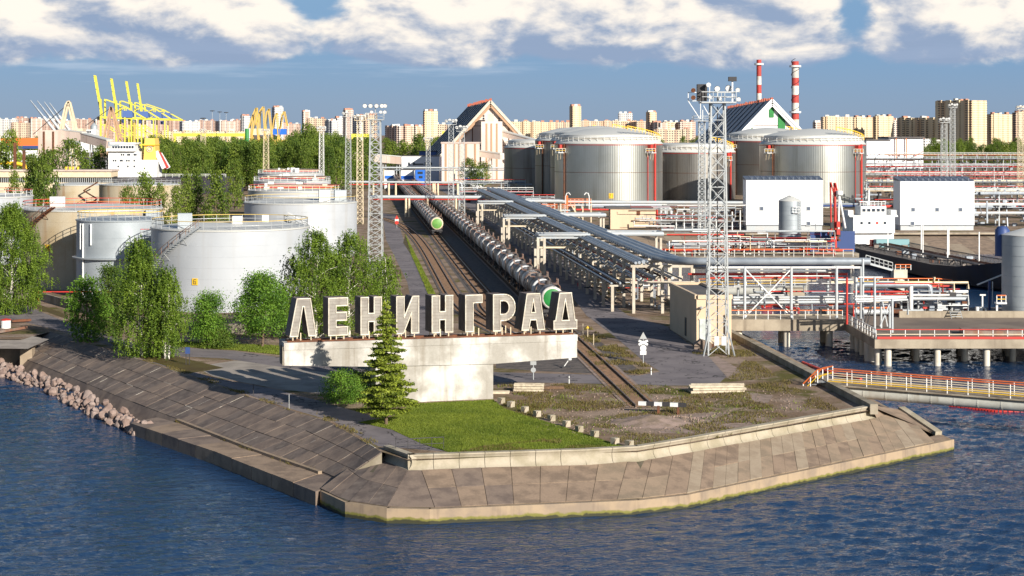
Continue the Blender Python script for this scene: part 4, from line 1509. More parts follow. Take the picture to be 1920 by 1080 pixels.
def make_tree(label, loc, H, rad, kind, leaf, bark, seed, ncl=90, per=90, ls=.24, cs=.5, droop=0.0, base=.18, trunk_r=.16, group=None, lean=0.0, name='tree', limbs=26, cat='tree'):
    g_ = np.random.default_rng(seed)
    root = thing(name, label, cat, loc, group)
    if H < 16 and ls < .5:
        per, ls = int(per * 2.7), ls * .7
    C, pts = crown_points(g_, H * base, H, rad * g_.uniform(.97, 1.03), PROF[kind], ncl, per, cs, droop)
    pts[:, 2] = np.maximum(pts[:, 2], .15)
    bend = lambda z: np.stack([lean * (z / H) ** 1.5 * H, np.zeros_like(z), np.zeros_like(z)], -1)
    pts = pts + bend(np.maximum(pts[:, 2], 0))
    v = leaf_quads(g_, pts, ls)
    link('crown', npmesh('crown', v, np.arange(len(v)).reshape(-1, 4), leaf), root)
    k_ = MB()
    wob = [g_.normal(0, .12, 2) for _ in range(7)]
    tp = [Vector((lean * (i / 6) ** 1.5 * H + wob[i][0] * (i > 0), wob[i][1] * (i > 0), H * .94 * i / 6)) for i in range(7)]
    k_.tube(tp, trunk_r, 8, trunk_r * .18)
    for i in g_.choice(len(C), min(limbs, len(C)), replace=False):
        c = C[i] + bend(np.array([max(C[i][2], 0)]))[0]
        z0 = max(.25, c[2] - .35 * math.hypot(C[i][0], C[i][1]) - .4)
        f = min(z0 / (H * .94), .98) * 6
        j = int(f)
        s = tp[j].lerp(tp[min(6, j + 1)], f - j)
        mid = s.lerp(Vector(c), .55) + Vector((0, 0, .25))
        k_.tube([s, mid, Vector(c)], trunk_r * .34, 5, .015)
    k_.v = [(x + loc[0], y + loc[1], z + loc[2]) for x, y, z in k_.v]
    k_.build('trunk', bark, root, smooth=60)
    return root


def tree_at(label, px, py, H, rad, kind, leaf, bark, seed, **kw):
    return make_tree(label, tuple(G(px, py)), H, rad, kind, leaf, bark, seed, **kw)


tree_at('big birch at the left edge of the picture with hanging twigs', 22, 588, 15.2, 5.2, 'birch', 'leaf_birch', 'birch', 1, ncl=230, per=130, droop=.75, base=.05, ls=.27, lean=.0, trunk_r=.2, name='birch')
tree_at('young bright lime tree left of the dark gap in the tree group', 162, 640, 7.6, 2.3, 'tall', 'leaf_maple', 'bark', 2, ncl=70, per=95, droop=.3, base=.03, ls=.25)
tree_at('dark shaded tree standing behind the middle of the birch group', 205, 630, 8.4, 2.0, 'tall', 'leaf_dark', 'bark', 3, ncl=70, per=90, base=.05, ls=.26)
tree_at('tallest birch of the middle group with a pointed drooping crown', 266, 668, 13.2, 3.1, 'birch', 'leaf_birch', 'birch', 4, ncl=150, per=110, droop=.8, base=.03, ls=.25, lean=-.03, name='birch', trunk_r=.17)
tree_at('slim birch with a twin white trunk at the edge of the slope', 310, 672, 10.2, 2.3, 'birch', 'leaf_birch', 'birch', 5, ncl=95, per=85, droop=.6, base=.1, ls=.24, lean=.01, name='birch', trunk_r=.14)
tree_at('second thin white stem beside the slim birch', 316, 673, 9.0, 1.3, 'birch', 'leaf_birch', 'birch', 51, ncl=24, per=60, droop=.5, base=.35, ls=.24, lean=-.01, name='birch', trunk_r=.12)
tree_at('low round tree between birch group and maple', 392, 650, 6.0, 2.3, 'round', 'leaf_maple', 'bark', 6, ncl=38, per=130, base=.1, ls=.25, cs=.6)
tree_at('dark low bushes under the round tree by the left path', 410, 652, 1.7, 1.9, 'bush', 'leaf_dark', 'bark', 7, ncl=36, per=60, base=.05, ls=.22, name='bush', cat='bush')
tree_at('bright round maple just left of the first letter', 492, 650, 8.2, 3.1, 'round', 'leaf_maple', 'bark', 8, ncl=62, per=150, base=.2, ls=.28, cs=.62)
tree_at('broad birch behind the letters Л Е Н with rounded top', 592, 640, 13.3, 4.7, 'birch', 'leaf_birch', 'birch', 9, ncl=150, per=110, droop=.7, base=.1, ls=.25, name='birch', trunk_r=.18)
tree_at('second broad birch behind the letters, right of the first', 655, 634, 12.9, 4.3, 'birch', 'leaf_birch', 'birch', 10, ncl=140, per=105, droop=.7, base=.1, ls=.25, name='birch', trunk_r=.18)
tree_at('small birch behind the letters beside the left road and mast', 722, 618, 9.4, 2.5, 'birch', 'leaf_birch', 'birch', 11, ncl=85, per=90, droop=.6, base=.05, ls=.24, name='birch', trunk_r=.13)
tree_at('dark tree edge left of the broad birches', 552, 628, 9.8, 1.7, 'tall', 'leaf_dark', 'bark', 12, ncl=55, per=70, droop=.4, base=.1, ls=.25)
tree_at('bush under the left end of the beam beside the pier', 640, 757, 2.9, 1.7, 'bush', 'leaf_maple', 'bark', 13, ncl=48, per=70, base=.05, ls=.17, cs=.4, name='bush', cat='bush', trunk_r=.08)
tree_at('dark bush in the shade under the beam', 668, 748, 2.5, 1.9, 'bush', 'leaf_dark', 'bark', 14, ncl=40, per=70, base=.05, ls=.17, name='bush', cat='bush', trunk_r=.08)

# ---- the spruce in front of the pier
sp = G(724, 796)
SPR = thing('spruce', 'young spruce with layered branches standing in front of the concrete pier', 'tree', tuple(sp))
g = np.random.default_rng(20)
H = 10.6
k = MB()
k.tube([(sp.x, sp.y, 0), (sp.x + .05, sp.y, 4), (sp.x, sp.y, H * .97)], .15, 8, .02)
V = []
z = 1.15
while z < H - .15:
    f = 1 - (z - 1.0) / (H - 1.0)
    Lb = 2.95 * f ** .85 * (1.0 if z > 1.6 else .85) + .12
    nb = 6 if f > .4 else 5
    a0 = g.random() * 6.28
    for b in range(nb):
        a = a0 + b * 6.283 / nb + g.normal(0, .18)
        Li = Lb * (0.66 + .5 * g.random())
        d = np.array([math.cos(a), math.sin(a), 0])
        sd = np.array([-math.sin(a), math.cos(a), 0])
        M_ = max(5, int(Li / .06))
        jz = g.normal(0, .09)
        pts_ = []
        for j in range(M_):
            t = (j + .5) / M_
            zz = z + jz + Li * (.10 * t - .32 * t * t + .16 * t ** 3) + .08
            w = Li * .40 * (1 - t) ** .7 * min(1, t * 4 + .25) + .06
            base = d * (Li * t)
            for s in np.linspace(-w, w, max(2, int(w / .05))):
                q = base + sd * s + d * abs(s) * .5
                pts_.append([q[0], q[1], zz - abs(s) * .20 + g.normal(0, .045)])
        V.append(np.array(pts_))
        k.tube([(sp.x, sp.y, z), (sp.x + d[0] * Li * .9, sp.y + d[1] * Li * .9, z - Li * .06)], .028, 4, .008)
    z += (.46 * (.55 + .55 * f) + .06) * g.uniform(.75, 1.3)
P = np.concatenate(V)
P = P + g.normal(0, .03, P.shape)
v = leaf_quads(g, P, .21, .35)
link('crown', npmesh('crown', v, np.arange(len(v)).reshape(-1, 4), 'needle'), SPR)
k.build('trunk', 'bark', SPR, smooth=60)

# ================================================================= storage tanks on the left
def tank(label, px, yc, rad, h, m, group=None, roof='roof_w', dome=.6, n_=72, ribs=0, rail=True, rail_m=('steel', 'rail_y', 'steel'), X=None, shell_edge='roof_w', crown_drop=0.0):
    x = AX(px, yc) if X is None else X
    root = thing('storage_tank', label, 'storage tank', (x, yc, 0), group)
    c = (x, yc, 0)
    k_ = MB()
    prof = [(rad, -.1), (rad, h)]
    if ribs:
        vs = []
        fs = []
        N = ribs * 4
        for z in (-.1, h):
            for i in range(N):
                t = 6.283185 * i / N
                r_ = rad + (.025 if i % 4 in (0, 1) else 0)
                vs.append((x + r_ * math.cos(t), yc + r_ * math.sin(t), z))
        for i in range(N):
            j = (i + 1) % N
            fs.append((i, j, N + j, N + i))
        k_.add(vs, fs)
    else:
        k_.lathe(prof, n_, c)
    k_.build('shell', m, root, smooth=25)
    k_ = MB()
    k_.lathe([(rad + .12, h - .12), (rad + .14, h + .06), (rad - .1, h + .1), (rad * .7, h + .1 + dome * .5), (rad * .35, h + .1 + dome * .88), (.05, h + .1 + dome)], n_, c)
    k_.build('roof', roof, root, smooth=50)
    sm = MB()
    for i in range(1, int(h / 1.55)):
        sm.lathe([(rad + .005, i * 1.55 - .03), (rad + .02, i * 1.55), (rad + .005, i * 1.55 + .03)], n_, c)
    if not ribs:
        sm.build('weld_seams', m, root, 'stuff')
    if rail:
        ring = [(x + (rad - .15) * math.cos(t), yc + (rad - .15) * math.sin(t), h + .1) for t in [6.283185 * i / 36 for i in range(37)]]
        rail_fence(ring, 1.15, root, rail_m[0], rail_m[1], rail_m[2], 1.9, .035, 1)
    return root


def spiral(root, c, rad, a0, a1, z0, z1, m='steel', rails='car_b'):
    """stair climbing round a tank shell: treads, two stringers and a handrail"""
    N = max(6, int(abs(a1 - a0) * rad / .45))
    t_ = MB()
    s_ = MB()
    r_ = MB()
    pr_ = None
    for i in range(N + 1):
        f = i / N
        a = a0 + (a1 - a0) * f
        z = z0 + (z1 - z0) * f
        q = [(c[0] + rr_ * math.cos(a), c[1] + rr_ * math.sin(a), z) for rr_ in (rad + .15, rad + 1.05)]
        t_.beam(q[0], q[1], .3, .05)
        if pr_:
            for u in (0, 1):
                s_.beam(pr_[u], q[u], .07, .28)
                r_.beam(Vector(pr_[u]) + Vector((0, 0, 1.05)), Vector(q[u]) + Vector((0, 0, 1.05)), .07)
        if i % 3 == 0:
            for u in (0, 1):
                r_.beam(q[u], Vector(q[u]) + Vector((0, 0, 1.05)), .06)
        if i % 7 == 0:
            s_.beam(q[1], (c[0] + rad * math.cos(a), c[1] + rad * math.sin(a), z - 1.1), .07)
        pr_ = q
    st = t_.build('stair', m, root)
    s_.build('stringers', m, st, 'stuff')
    r_.build('handrail', rails, st, 'stuff')


def digit_plate(root, c, rad, ang, z, text, s=1.0):
    """yellow number plate on the shell with the number in flat strokes"""
    q = Vector((c[0] + (rad + .06) * math.cos(ang), c[1] + (rad + .06) * math.sin(ang), z))
    t_ = Vector((-math.sin(ang), math.cos(ang), 0))
    rz = ang + math.pi / 2
    k_ = MB().box(q, (s, .06, s * 1.1), rz)
    pl = k_.build('number_plate', 'yellow', root)
    seg = {'6': 'afgedc', '2': 'abged', '1': 'bc'}
    w, h = s * .24, s * .34
    coords = {'a': ((-w, h), (w, h)), 'b': ((w, h), (w, 0)), 'c': ((w, 0), (w, -h)), 'd': ((-w, -h), (w, -h)), 'e': ((-w, -h), (-w, 0)), 'f': ((-w, 0), (-w, h)), 'g': ((-w, 0), (w, 0))}
    d_ = MB()
    nrm = Vector((math.cos(ang), math.sin(ang), 0)) * .05
    for i, ch in enumerate(text):
        ox = (i - (len(text) - 1) / 2) * s * .46
        sc_ = .9 if len(text) == 1 else .62
        for g_ in seg[ch]:
            (xa, za), (xb, zb_) = coords[g_]
            d_.beam(q + nrm + t_ * (ox + xa * sc_) + Vector((0, 0, za)), q + nrm + t_ * (ox + xb * sc_) + Vector((0, 0, zb_)), .03, s * .11)
    d_.build('number', 'dark', pl)


def roof_box(root, x, y, z, d=(1.6, 1.4, 1.5), m='roof_w', rz=.2):
    MB().box((x, y, z + d[2] / 2), d, rz).build('roof_cabin', m, root)


# tank 6
y6, r6 = 249.0, 11.35
t6 = tank('large pale grey tank with the yellow number 6 behind the maple', 432, y6, r6, 11.4, 'tank_w')
c6 = (AX(432, y6), y6, 0)
spiral(t6, c6, r6, R(215), R(259), 6.0, 12.0)
digit_plate(t6, c6, r6, R(-90) - math.asin(.275), 4.3, '6', .85)
roof_box(t6, c6[0] - 5.2, y6 - 7.5, 11.5, (2.0, 1.6, 2.2), 'tank_b')
roof_box(t6, c6[0] + 1.5, y6 - 3.2, 11.7, (1.4, 1.3, 1.4))
roof_box(t6, c6[0] + 4.5, y6 + 4, 11.7, (1.0, 1.0, 1.2))
# tank with stair to its right
yw, rw_ = 351.0, 11.5
tw = tank('pale grey tank behind the broad birches with a floodlight mast shadow', 564, yw, rw_, 10.9, 'tank_w')
cw = (AX(564, yw), yw, 0)
spiral(tw, cw, rw_, R(-60), R(-95), 4.0, 8.2, rails='white')
roof_box(tw, cw[0] + 5.5, yw - 6, 11, (2.2, 2, 2.6), 'roof_w')
roof_box(tw, cw[0] + 8.3, yw - 2, 11, (2.4, 2, 2.4), 'tank_b')
# tank 22
y22, r22 = 283.0, 11.3
t22 = tank('rust stained concrete coloured tank with the yellow number 22', 174, y22, r22, 12.6, 'tank_r', rail_m=('steel', 'red', 'orange'))
c22 = (AX(174, y22), y22, 0)
spiral(t22, c22, r22, R(213), R(253), 8.0, 13.2, 'rust', 'car_b')
digit_plate(t22, c22, r22, R(-90) - math.asin(.415), 6.7, '22', .95)
roof_box(t22, c22[0] - 4.5, y22 - 5, 12.7, (2.4, 1.6, 2.0), 'roof_w')
roof_box(t22, c22[0] + 11.2, y22 - 6, 9.6, (2.2, 2.0, 3.0), 'tank_b')
# blue grey tank with a belt flange
yb, rb = 262.0, 6.5
tb = tank('blue grey clad tank with a belt flange between tanks 22 and 6', 225, yb, rb, 11.8, 'tank_b', roof='tank_b', dome=.5, rail_m=('steel', 'yellow', 'steel'))
cb = (AX(225, yb), yb, 0)
MB().lathe([(rb + .02, 6.0), (rb + .62, 6.05), (rb + .66, 6.25), (rb + .02, 6.3)], 48, cb).build('belt_flange', 'tank_b', tb, smooth=30)
for a, z0, z1 in ((R(222), 7.5, 11.4), (R(228), 0, 11.4), (R(243), 8.2, 11.4)):
    q = (cb[0] + (rb + .15) * math.cos(a), cb[1] + (rb + .15) * math.sin(a))
    MB().tube([(q[0], q[1], z0), (q[0], q[1], z1)], .12, 8).build('downpipe', 'white', tb)
# valve platform between the tanks
p = Vector((AX(280, 252), 252, 0))
vp = thing('access_platform', 'small red white stair tower between the blue grey tank and tank 6', 'platform', tuple(p))
for dx in (-.9, .9):
    for dy in (-.8, .8):
        MB().beam((p.x + dx, p.y + dy, 0), (p.x + dx, p.y + dy, 10.0), .14).build('leg', 'steel', vp)
for z in (6.2, 8.0, 9.8):
    MB().box((p.x, p.y, z), (2.2, 2.0, .12)).build('floor', 'roof_w', vp)
    rail_fence([(p.x - 1.1, p.y - 1, z), (p.x + 1.1, p.y - 1, z), (p.x + 1.1, p.y + 1, z)], 1.1, vp, 'steel', 'yellow' if z < 7 else 'red', 'white', 1.1, .035, 1)
MB().tube([(p.x + 1.1, p.y - .6, 6.2), (p.x + 3.4, p.y - 2.5, 3.2)], .12, 6).build('stay', 'white', vp)
tl_ = tank('pale tank at the left edge behind the big birch', -52, 332.0, 11.4, 12.8, 'tank_w', rail_m=('white', 'red', 'white'))
tank('old pale concrete tank with a dark streaked face behind the left trees', 263, 482.0, 11.3, 10.6, 'tank_r', rail_m=('steel', 'steel', 'steel'))
t9 = tank('old beige tank with a zigzag stair left of the streaked tank', 148, 505.0, 7.5, 9.8, 'tank_r', rail=False)
q = Vector((AX(172, 496), 494.5, 0))
for i in range(4):
    s = 1 if i % 2 else -1
    MB().beam((q.x - 2 * s, q.y, 1.2 + i * 2.4), (q.x + 2 * s, q.y, 3.6 + i * 2.4), .5, .35).build('stair_flight', 'rust', t9)
for i, (px, yc, h) in enumerate(((552, 425, 10.9), (548, 508, 10.9), (545, 600, 11.0))):
    tn = tank('%s of the three pale tanks lined up behind the tank with the mast shadow' % ['nearest', 'middle', 'farthest'][i], px, yc, 11.4, h, 'tank_w', 'pale tanks in a row', rail_m=('white', ['red', 'steel', 'steel'][i], ['yellow', 'white', 'white'][i]))
    cx = AX(px, yc)
    for j in range(9):
        rr = random.Random(j * 7 + i)
        roof_box(tn, cx + rr.uniform(-8, 8), yc + rr.uniform(-7, 7), h + .2, (rr.uniform(.5, 2.0), 1.0, rr.uniform(.5, 1.9)), rr.choice(['white', 'steel', 'roof_w', 'cream']))
    for j in range(3):
        MB().tube([(cx - 9, yc - 5 + j * 3.5, h + .8 + j * .2), (cx + 10, yc - 4 + j * 3.2, h + .8 + j * .2)], .16, 6).build('foam_pipe', ['red', 'cream', 'rust'][j], tn)
# low bund walls and the red barrier at the left
bw = thing('bund_wall', 'low brick dark bund wall below tank 22 at the left', 'wall', tuple(G(90, 566)))
for a, b in (((-60, 552), (72, 562)), ((72, 562), (135, 580)), ((135, 580), (240, 610)), ((240, 610), (330, 620)), ((330, 620), (545, 630))):
    A, B = G(*a), G(*b)
    k = MB()
    d = (B - A).normalized()
    k.beam(A + d * .01 + Vector((0, 0, .55)), B - d * .01 + Vector((0, 0, .55)), .4, 1.3)
    k.build('wall_section', 'parapet_wall', bw)
rb_ = thing('barrier_rail', 'red steel barrier rail in front of the bund wall', 'barrier', tuple(G(75, 572)))
A, B = G(72, 566), G(300, 566)
MB().beam(A + Vector((0, 0, 1.5)), B + Vector((0, 0, 1.5)), .14).build('rail', 'red', rb_)
for t in (0, .5, 1):
    q = A.lerp(B, t)
    MB().beam(q, q + Vector((0, 0, 1.5)), .12).build('post', 'red', rb_)
tr = G(11, 615)
tk = thing('barrel_cart', 'white drum with a red lid beside a dark beam at the left edge', 'drum', tuple(tr))
MB().lathe([(.05, 0), (.62, 0), (.62, 1.0)], 18, tr).build('drum', 'white', tk, smooth=40)
MB().lathe([(.66, 1.0), (.66, 1.1), (.05, 1.25)], 18, tr).build('lid', 'red', tk, smooth=40)
dm = thing('timber_beam', 'long dark red beam lying on the ground at the left edge', 'beam', tuple(G(30, 614)))
MB().beam(G(22, 606) + Vector((0, 0, .3)), G(58, 604) + Vector((0, 0, .3)), .4, .3).build('log', 'rust', dm)
MB().beam(G(-10, 628) + Vector((0, 0, .3)), G(50, 618) + Vector((0, 0, .3)), .3, .3).build('log', 'car_b', dm)

# ================================================================= lattice masts
def lattice(k_, x, y, z0, z1, w0, w1, bays, leg=.14, br=.07):
    """four legs and crossed bracing of a tower; returns leg meshes separately"""
    legs = [MB() for _ in range(4)]
    cor = lambda f: [(x + sxx * (w0 + (w1 - w0) * f) / 2, y + syy * (w0 + (w1 - w0) * f) / 2, z0 + (z1 - z0) * f) for sxx, syy in ((-1, -1), (1, -1), (1, 1), (-1, 1))]
    for i in range(4):
        legs[i].beam(cor(0)[i], cor(1)[i], leg)
    for b in range(bays):
        c0, c1 = cor(b / bays), cor((b + 1) / bays)
        for i in range(4):
            j = (i + 1) % 4
            k_.beam(c0[i], c1[j], br)
            k_.beam(c0[j], c1[i], br)
            k_.beam(c1[i], c1[j], br)
    return legs


def lamp(parent, p, s, m='dark', face='white', d=(0, -1, -.35)):
    d = Vector(d).normalized()
    p = Vector(p)
    k_ = MB()
    k_.tube([p - d * s * .5, p - d * s * .1, p + d * s * .4], s * .28, 10, s * .55)
    L = k_.build('floodlight', m, parent, smooth=40)
    MB().tube([p + d * s * .37, p + d * s * .43], s * .5, 10).build('lens', face, L)


def mast(label, px, yc, top, w0, w1, bays, heads, m='steel', leg=.14, br=.07, plat=None, group=None, z0=0.0):
    x = AX(px, yc)
    root = thing('floodlight_mast', label, 'floodlight mast', (x, yc, z0), group)
    k_ = MB()
    for L in lattice(k_, x, yc, z0, top, w0, w1, bays, leg, br):
        L.build('leg', m, root)
    k_.build('bracing', m, root, 'stuff')
    if plat:
        MB().box((x, yc, top + .08), (plat, plat * .8, .16)).build('platform', m, root)
        rail_fence([(x - plat / 2, yc - plat * .4, top + .16), (x + plat / 2, yc - plat * .4, top + .16), (x + plat / 2, yc + plat * .4, top + .16), (x - plat / 2, yc + plat * .4, top + .16), (x - plat / 2, yc - plat * .4, top + .16)], 1.1, root, m, m, m, 1.2, .035, 1)
    for dx, dz, s in heads:
        k2 = MB()
        lamp(root, (x + dx, yc - .6, top + dz), s)
        k2.beam((x + dx, yc - .4, top + dz - s * .6), (x + dx, yc - .4, top + dz - .2), .08)
    if heads:
        hb = MB()
        for dz in sorted(set(h[1] for h in heads)):
            xs = [h[0] for h in heads if h[1] == dz]
            hb.beam((x + min(xs) - .3, yc - .3, top + dz - .25), (x + max(xs) + .3, yc - .3, top + dz - .25), .1)
        hb.beam((x, yc - .2, top), (x, yc - .2, top + max(h[1] for h in heads)), .14)
        hb.build('lamp_frame', m, root)
    return root


mR = mast('tall grey floodlight mast beside the beige pump house with round lamps on its platform', 1345, 193.0, 28.4, 2.3, 1.55, 15, [(-.1, 1.7, .62), (1.15, 1.75, .7), (-.9, .75, .4), (.2, .6, .4), (2.2, 1.55, .5), (2.3, .5, .5)], leg=.16, br=.07, plat=3.9)
xm, ym = AX(1345, 193), 193.0
k = MB()
k.beam((xm + 1.55, ym - 1.2, 28.5), (xm + 1.55, ym - 1.2, 31.0), .16)
k.beam((xm - 1.0, ym - 1.2, 28.5), (xm - 1.0, ym - 1.2, 30.6), .07)
k.build('aerial_post', 'white', mR)
MB().box((xm + 1.55, ym - 1.2, 31.1), (.9, .6, .5)).build('camera_box', 'dark', mR)
lamp(mR, (xm - 1.15, ym - 1.2, 30.5), .5, 'white')
MB().box((xm - 1.75, ym, 29.6), (1.1, 1.0, 1.9)).build('winch_box', 'dark', mR)
for dx in (-.25, .55):
    MB().box((xm + dx, ym - 1.3, 1.7), (.5, .35, 1.0)).build('switch_box', 'white', mR)
for sx_ in (-1, 1):
    MB().beam((xm + sx_ * 1.15, ym - 1.15, 2.6), (xm + sx_ * 1.75, ym - 1.6, 0), .13).build('raking_strut', 'steel', mR)
MB().tube([(xm, ym - .1, .4), (xm, ym - .1, 28)], .07, 6).build('cable', 'dark', mR)
m2 = mast('slimmer lattice mast behind the tall one with a lamp frame held out left', 1316, 400.0, 27.8, 1.7, 1.4, 22, [], leg=.16, br=.09, plat=4.2)
x2 = AX(1316, 400)
k = MB()
for a, b in (((-3.2, 32.6), (-.6, 32.6)), ((-3.2, 34.6), (-.6, 34.6)), ((-3.2, 32.6), (-3.2, 34.6)), ((-.9, 32.6), (-.9, 34.6)), ((-3.2, 32.6), (-.2, 28)), ((-.3, 28), (-.3, 34)), ((.2, 28), (.2, 30.5)), ((.4, 31.5), (2.4, 28.0))):
    k.beam((x2 + a[0], 400, a[1]), (x2 + b[0], 400, b[1]), .16)
k.build('lamp_frame', 'white', m2)
lamp(m2, (x2 - 2.1, 399.4, 33.5), 1.1, 'steel', 'rust')
lamp(m2, (x2 - 2.1, 399.4, 35.2), 1.1, 'steel', 'rust')
mast('tall pale floodlight mast left of the trains with two rows of dark lamps', 704, 300.0, 27.3, 2.6, 1.7, 20, [(-1.8, 2.6, .75), (-.8, 2.6, .75), (.25, 2.6, .75), (1.2, 2.6, .75), (1.75, 2.6, .7), (-.6, 1.5, .6), (1.0, 1.5, .6), (1.7, 1.5, .6)], leg=.19, br=.085, plat=2.9)
for lab, px, yc, top, w, bays, m_ in (
        ('slim pale lattice mast left of the tall floodlight mast', 653, 520, 30, 1.8, 20, 'steel'),
        ('cream lattice mast close behind the tall floodlight mast', 675, 470, 28.5, 1.8, 18, 'cream'),
        ('white lattice mast in front of the tree belt', 603, 640, 26.0, 1.9, 16, 'white'),
        ('cream lattice mast in front of the tree belt near the yellow cranes', 499, 720, 25, 2.4, 14, 'cream'),
        ('cream lattice mast in front of the trees right of the yellow funnel ship', 381, 840, 25.5, 2.6, 14, 'cream'),
        ('left one of the two lattice masts at the blue shed', 846, 500, 27.5, 1.7, 22, 'steel'),
        ('right one of the two lattice masts at the blue shed', 866, 470, 25.5, 1.7, 20, 'steel'),
        ('far lattice mast behind the trains at the white shed', 803, 640, 22.0, 1.8, 16, 'steel'),
        ('shorter of the two lattice masts above the right white building', 1770, 560, 28.5, 2.0, 20, 'steel'),
        ('taller of the two lattice masts above the right white building', 1786, 640, 34.5, 2.0, 22, 'steel'),
        ('lattice mast at the right edge of the picture', 1914, 620, 33.5, 2.2, 22, 'cream')):
    hd = [(-1.4, 1.2, .9), (-.4, 1.5, .9), (.6, 1.3, .9), (1.4, 1.4, .9)]
    mast(lab, px, yc, top, w, w * .8, bays, hd if 'slim' not in lab else hd[:2], m_, .12, .06, 3.0)

# ================================================================= pipe rack along the right road
def RX(off, y):
    return 19.5 + off + SL * (y - 240.0)


RACK = thing('pipe_rack', 'long overhead pipe rack on concrete portals running beside the right road', 'pipe rack', (19.5, 240, 0))
col_m = None
py_ = 237.0
prt = []
while py_ < 545:
    prt.append(py_)
    py_ += 8.6
for i, y in enumerate(prt):
    for off in (-2.9, 1.1, 5.2):
        MB().box((RX(off, y), y, 3.2), (.4, .4, 6.6), HEAD).build('column', 'column', RACK) if 'column' in MT else None
    for z, a, b in ((6.55, -3.3, 5.6), (4.3, -3.3, 5.6)):
        MB().beam((RX(a, y), y, z), (RX(b, y), y, z), .36, .36).build('crossbeam', 'column', RACK) if 'column' in MT else None
    if y < 420:
        MB().box((RX(-5.7, y), y + 2.5, 1.7), (.4, .4, 3.6), HEAD).build('column', 'column', RACK)
        MB().beam((RX(-6.1, y), y + 2.5, 3.62), (RX(-3.0, y), y + 2.5, 3.62), .3, .25).build('crossbeam', 'column', RACK)
seg = [236, 320, 430, 548]


def rackpipe(off, z, r, m, y0=236, y1=548):
    MB().tube([(RX(off, y0), y0, z), (RX(off, (y0 + y1) / 2), (y0 + y1) / 2, z), (RX(off, y1), y1, z)], r, 10).build('pipe', m, RACK, smooth=60)


LOOPS = (296.0, 364.0, 440.0)
for off, r in ((-2.5, .2), (-1.9, .22), (-1.2, .28), (-.5, .18)):
    rackpipe(off, 6.75 + r, r, 'pipe', 240 + off)
for off, r in ((4.5, .36), (3.55, .2)):
    rackpipe(off, 6.75 + r, r, 'pipe', 238)
for off, r, m in ((-2.4, .14, 'pipe'), (-1.6, .2, 'pipe_l'), (-.6, .12, 'red'), (.3, .25, 'pipe'), (2.0, .16, 'rust'), (2.9, .22, 'pipe_l'), (4.1, .14, 'pipe')):
    rackpipe(off, 4.5 + r, r, m, 239)
for off, r, m in ((-5.5, .14, 'pipe'), (-4.9, .1, 'rust'), (-4.3, .18, 'pipe'), (-3.6, .1, 'dark')):
    rackpipe(off, 3.76 + r, r, m, 240, 420)
# the two large lines turn off across the canal
for off, r, yt, z in ((1.2, .5, 228.0, 7.9), (2.6, .46, 231.0, 7.75)):
    y1 = 548
    xk = RX(off, 236)
    pts = [(RX(off, y1), y1, 7.3), (RX(off, 400), 400, 7.3), (RX(off, 244), 244, 7.35), (RX(off, 240), 240, 7.5)]
    for a in range(1, 6):
        t = a / 5 * math.pi / 2
        pts.append((RX(off, 240) + 4.5 * (1 - math.cos(t)), 240 - (240 - yt) * math.sin(t), 7.5 + (z - 7.5) * a / 5))
    pts.append((47.8 - (yt - 228) * .6, yt, z))
    MB().tube(pts, r, 14).build('large_pipe', 'pipe', RACK, smooth=60)
    for i in range(40):
        yy = 245 + i * 7.3
        MB().lathe([(r + .05, 0), (r + .05, .12)], 10).build('pipe_clip', 'steel', RACK) if False else None
cl = MB()
for i in range(130):
    yy = 243 + i * 2.3
    for off, r in ((1.2, .5), (2.6, .46)):
        cl.box((RX(off - r - .08, yy), yy, 7.2), (.16, .5, .25), HEAD)
cl.build('pipe_shoes', 'white', RACK, 'stuff')
# expansion loops reaching over the road on the left and out to the right
for j, y in enumerate(LOOPS):
    for q, off in enumerate((-2.2, -1.4, -.6)):
        xo = -9.6 + q * .55
        yy0, yy1 = y + q * .55, y + 5.0 - q * .55
        pts = [(RX(off, yy0), yy0, 7.35), (RX(off, yy0) - .01, yy0, 7.35), (RX(xo, yy0), yy0, 7.35), (RX(xo, yy1), yy1, 7.35), (RX(off, yy1), yy1, 7.35)]
        MB().tube(pts[1:], .24, 8).build('loop_pipe', 'pipe_l', RACK, smooth=60)
    for q, off in enumerate((3.0, 4.4)):
        xo = 12.0 - q * 1.0
        yy0, yy1 = y + 1 + q * .9, y + 6.0 - q * .9
        pts = [(RX(off, yy0), yy0, 7.5), (RX(xo, yy0), yy0, 7.5), (RX(xo, yy1), yy1, 7.5), (RX(off, yy1), yy1, 7.5)]
        MB().tube(pts, .4 - q * .1, 10).build('loop_pipe', 'pipe_l', RACK, smooth=60)
    for xo in (-9.8, -8.7):
        for dy in (0.2, 4.6):
            MB().box((RX(xo, y + dy), y + dy, 3.4), (.45, .45, 6.9), HEAD).build('column', 'column', RACK)
    for dy in (.2, 4.6):
        MB().beam((RX(-10, y + dy), y + dy, 6.86), (RX(-2.6, y + dy), y + dy, 6.86), .3, .25).build('crossbeam', 'pipe_l', RACK)
        MB().beam((RX(-9.6, y + dy), y + dy, 5.2), (RX(-3.2, y + dy), y + dy, 5.2), .22, .28).build('crossbeam', 'cream', RACK)
        MB().box((RX(11.5, y + dy), y + dy, 3.4), (.4, .4, 6.9), HEAD).build('column', 'column', RACK)
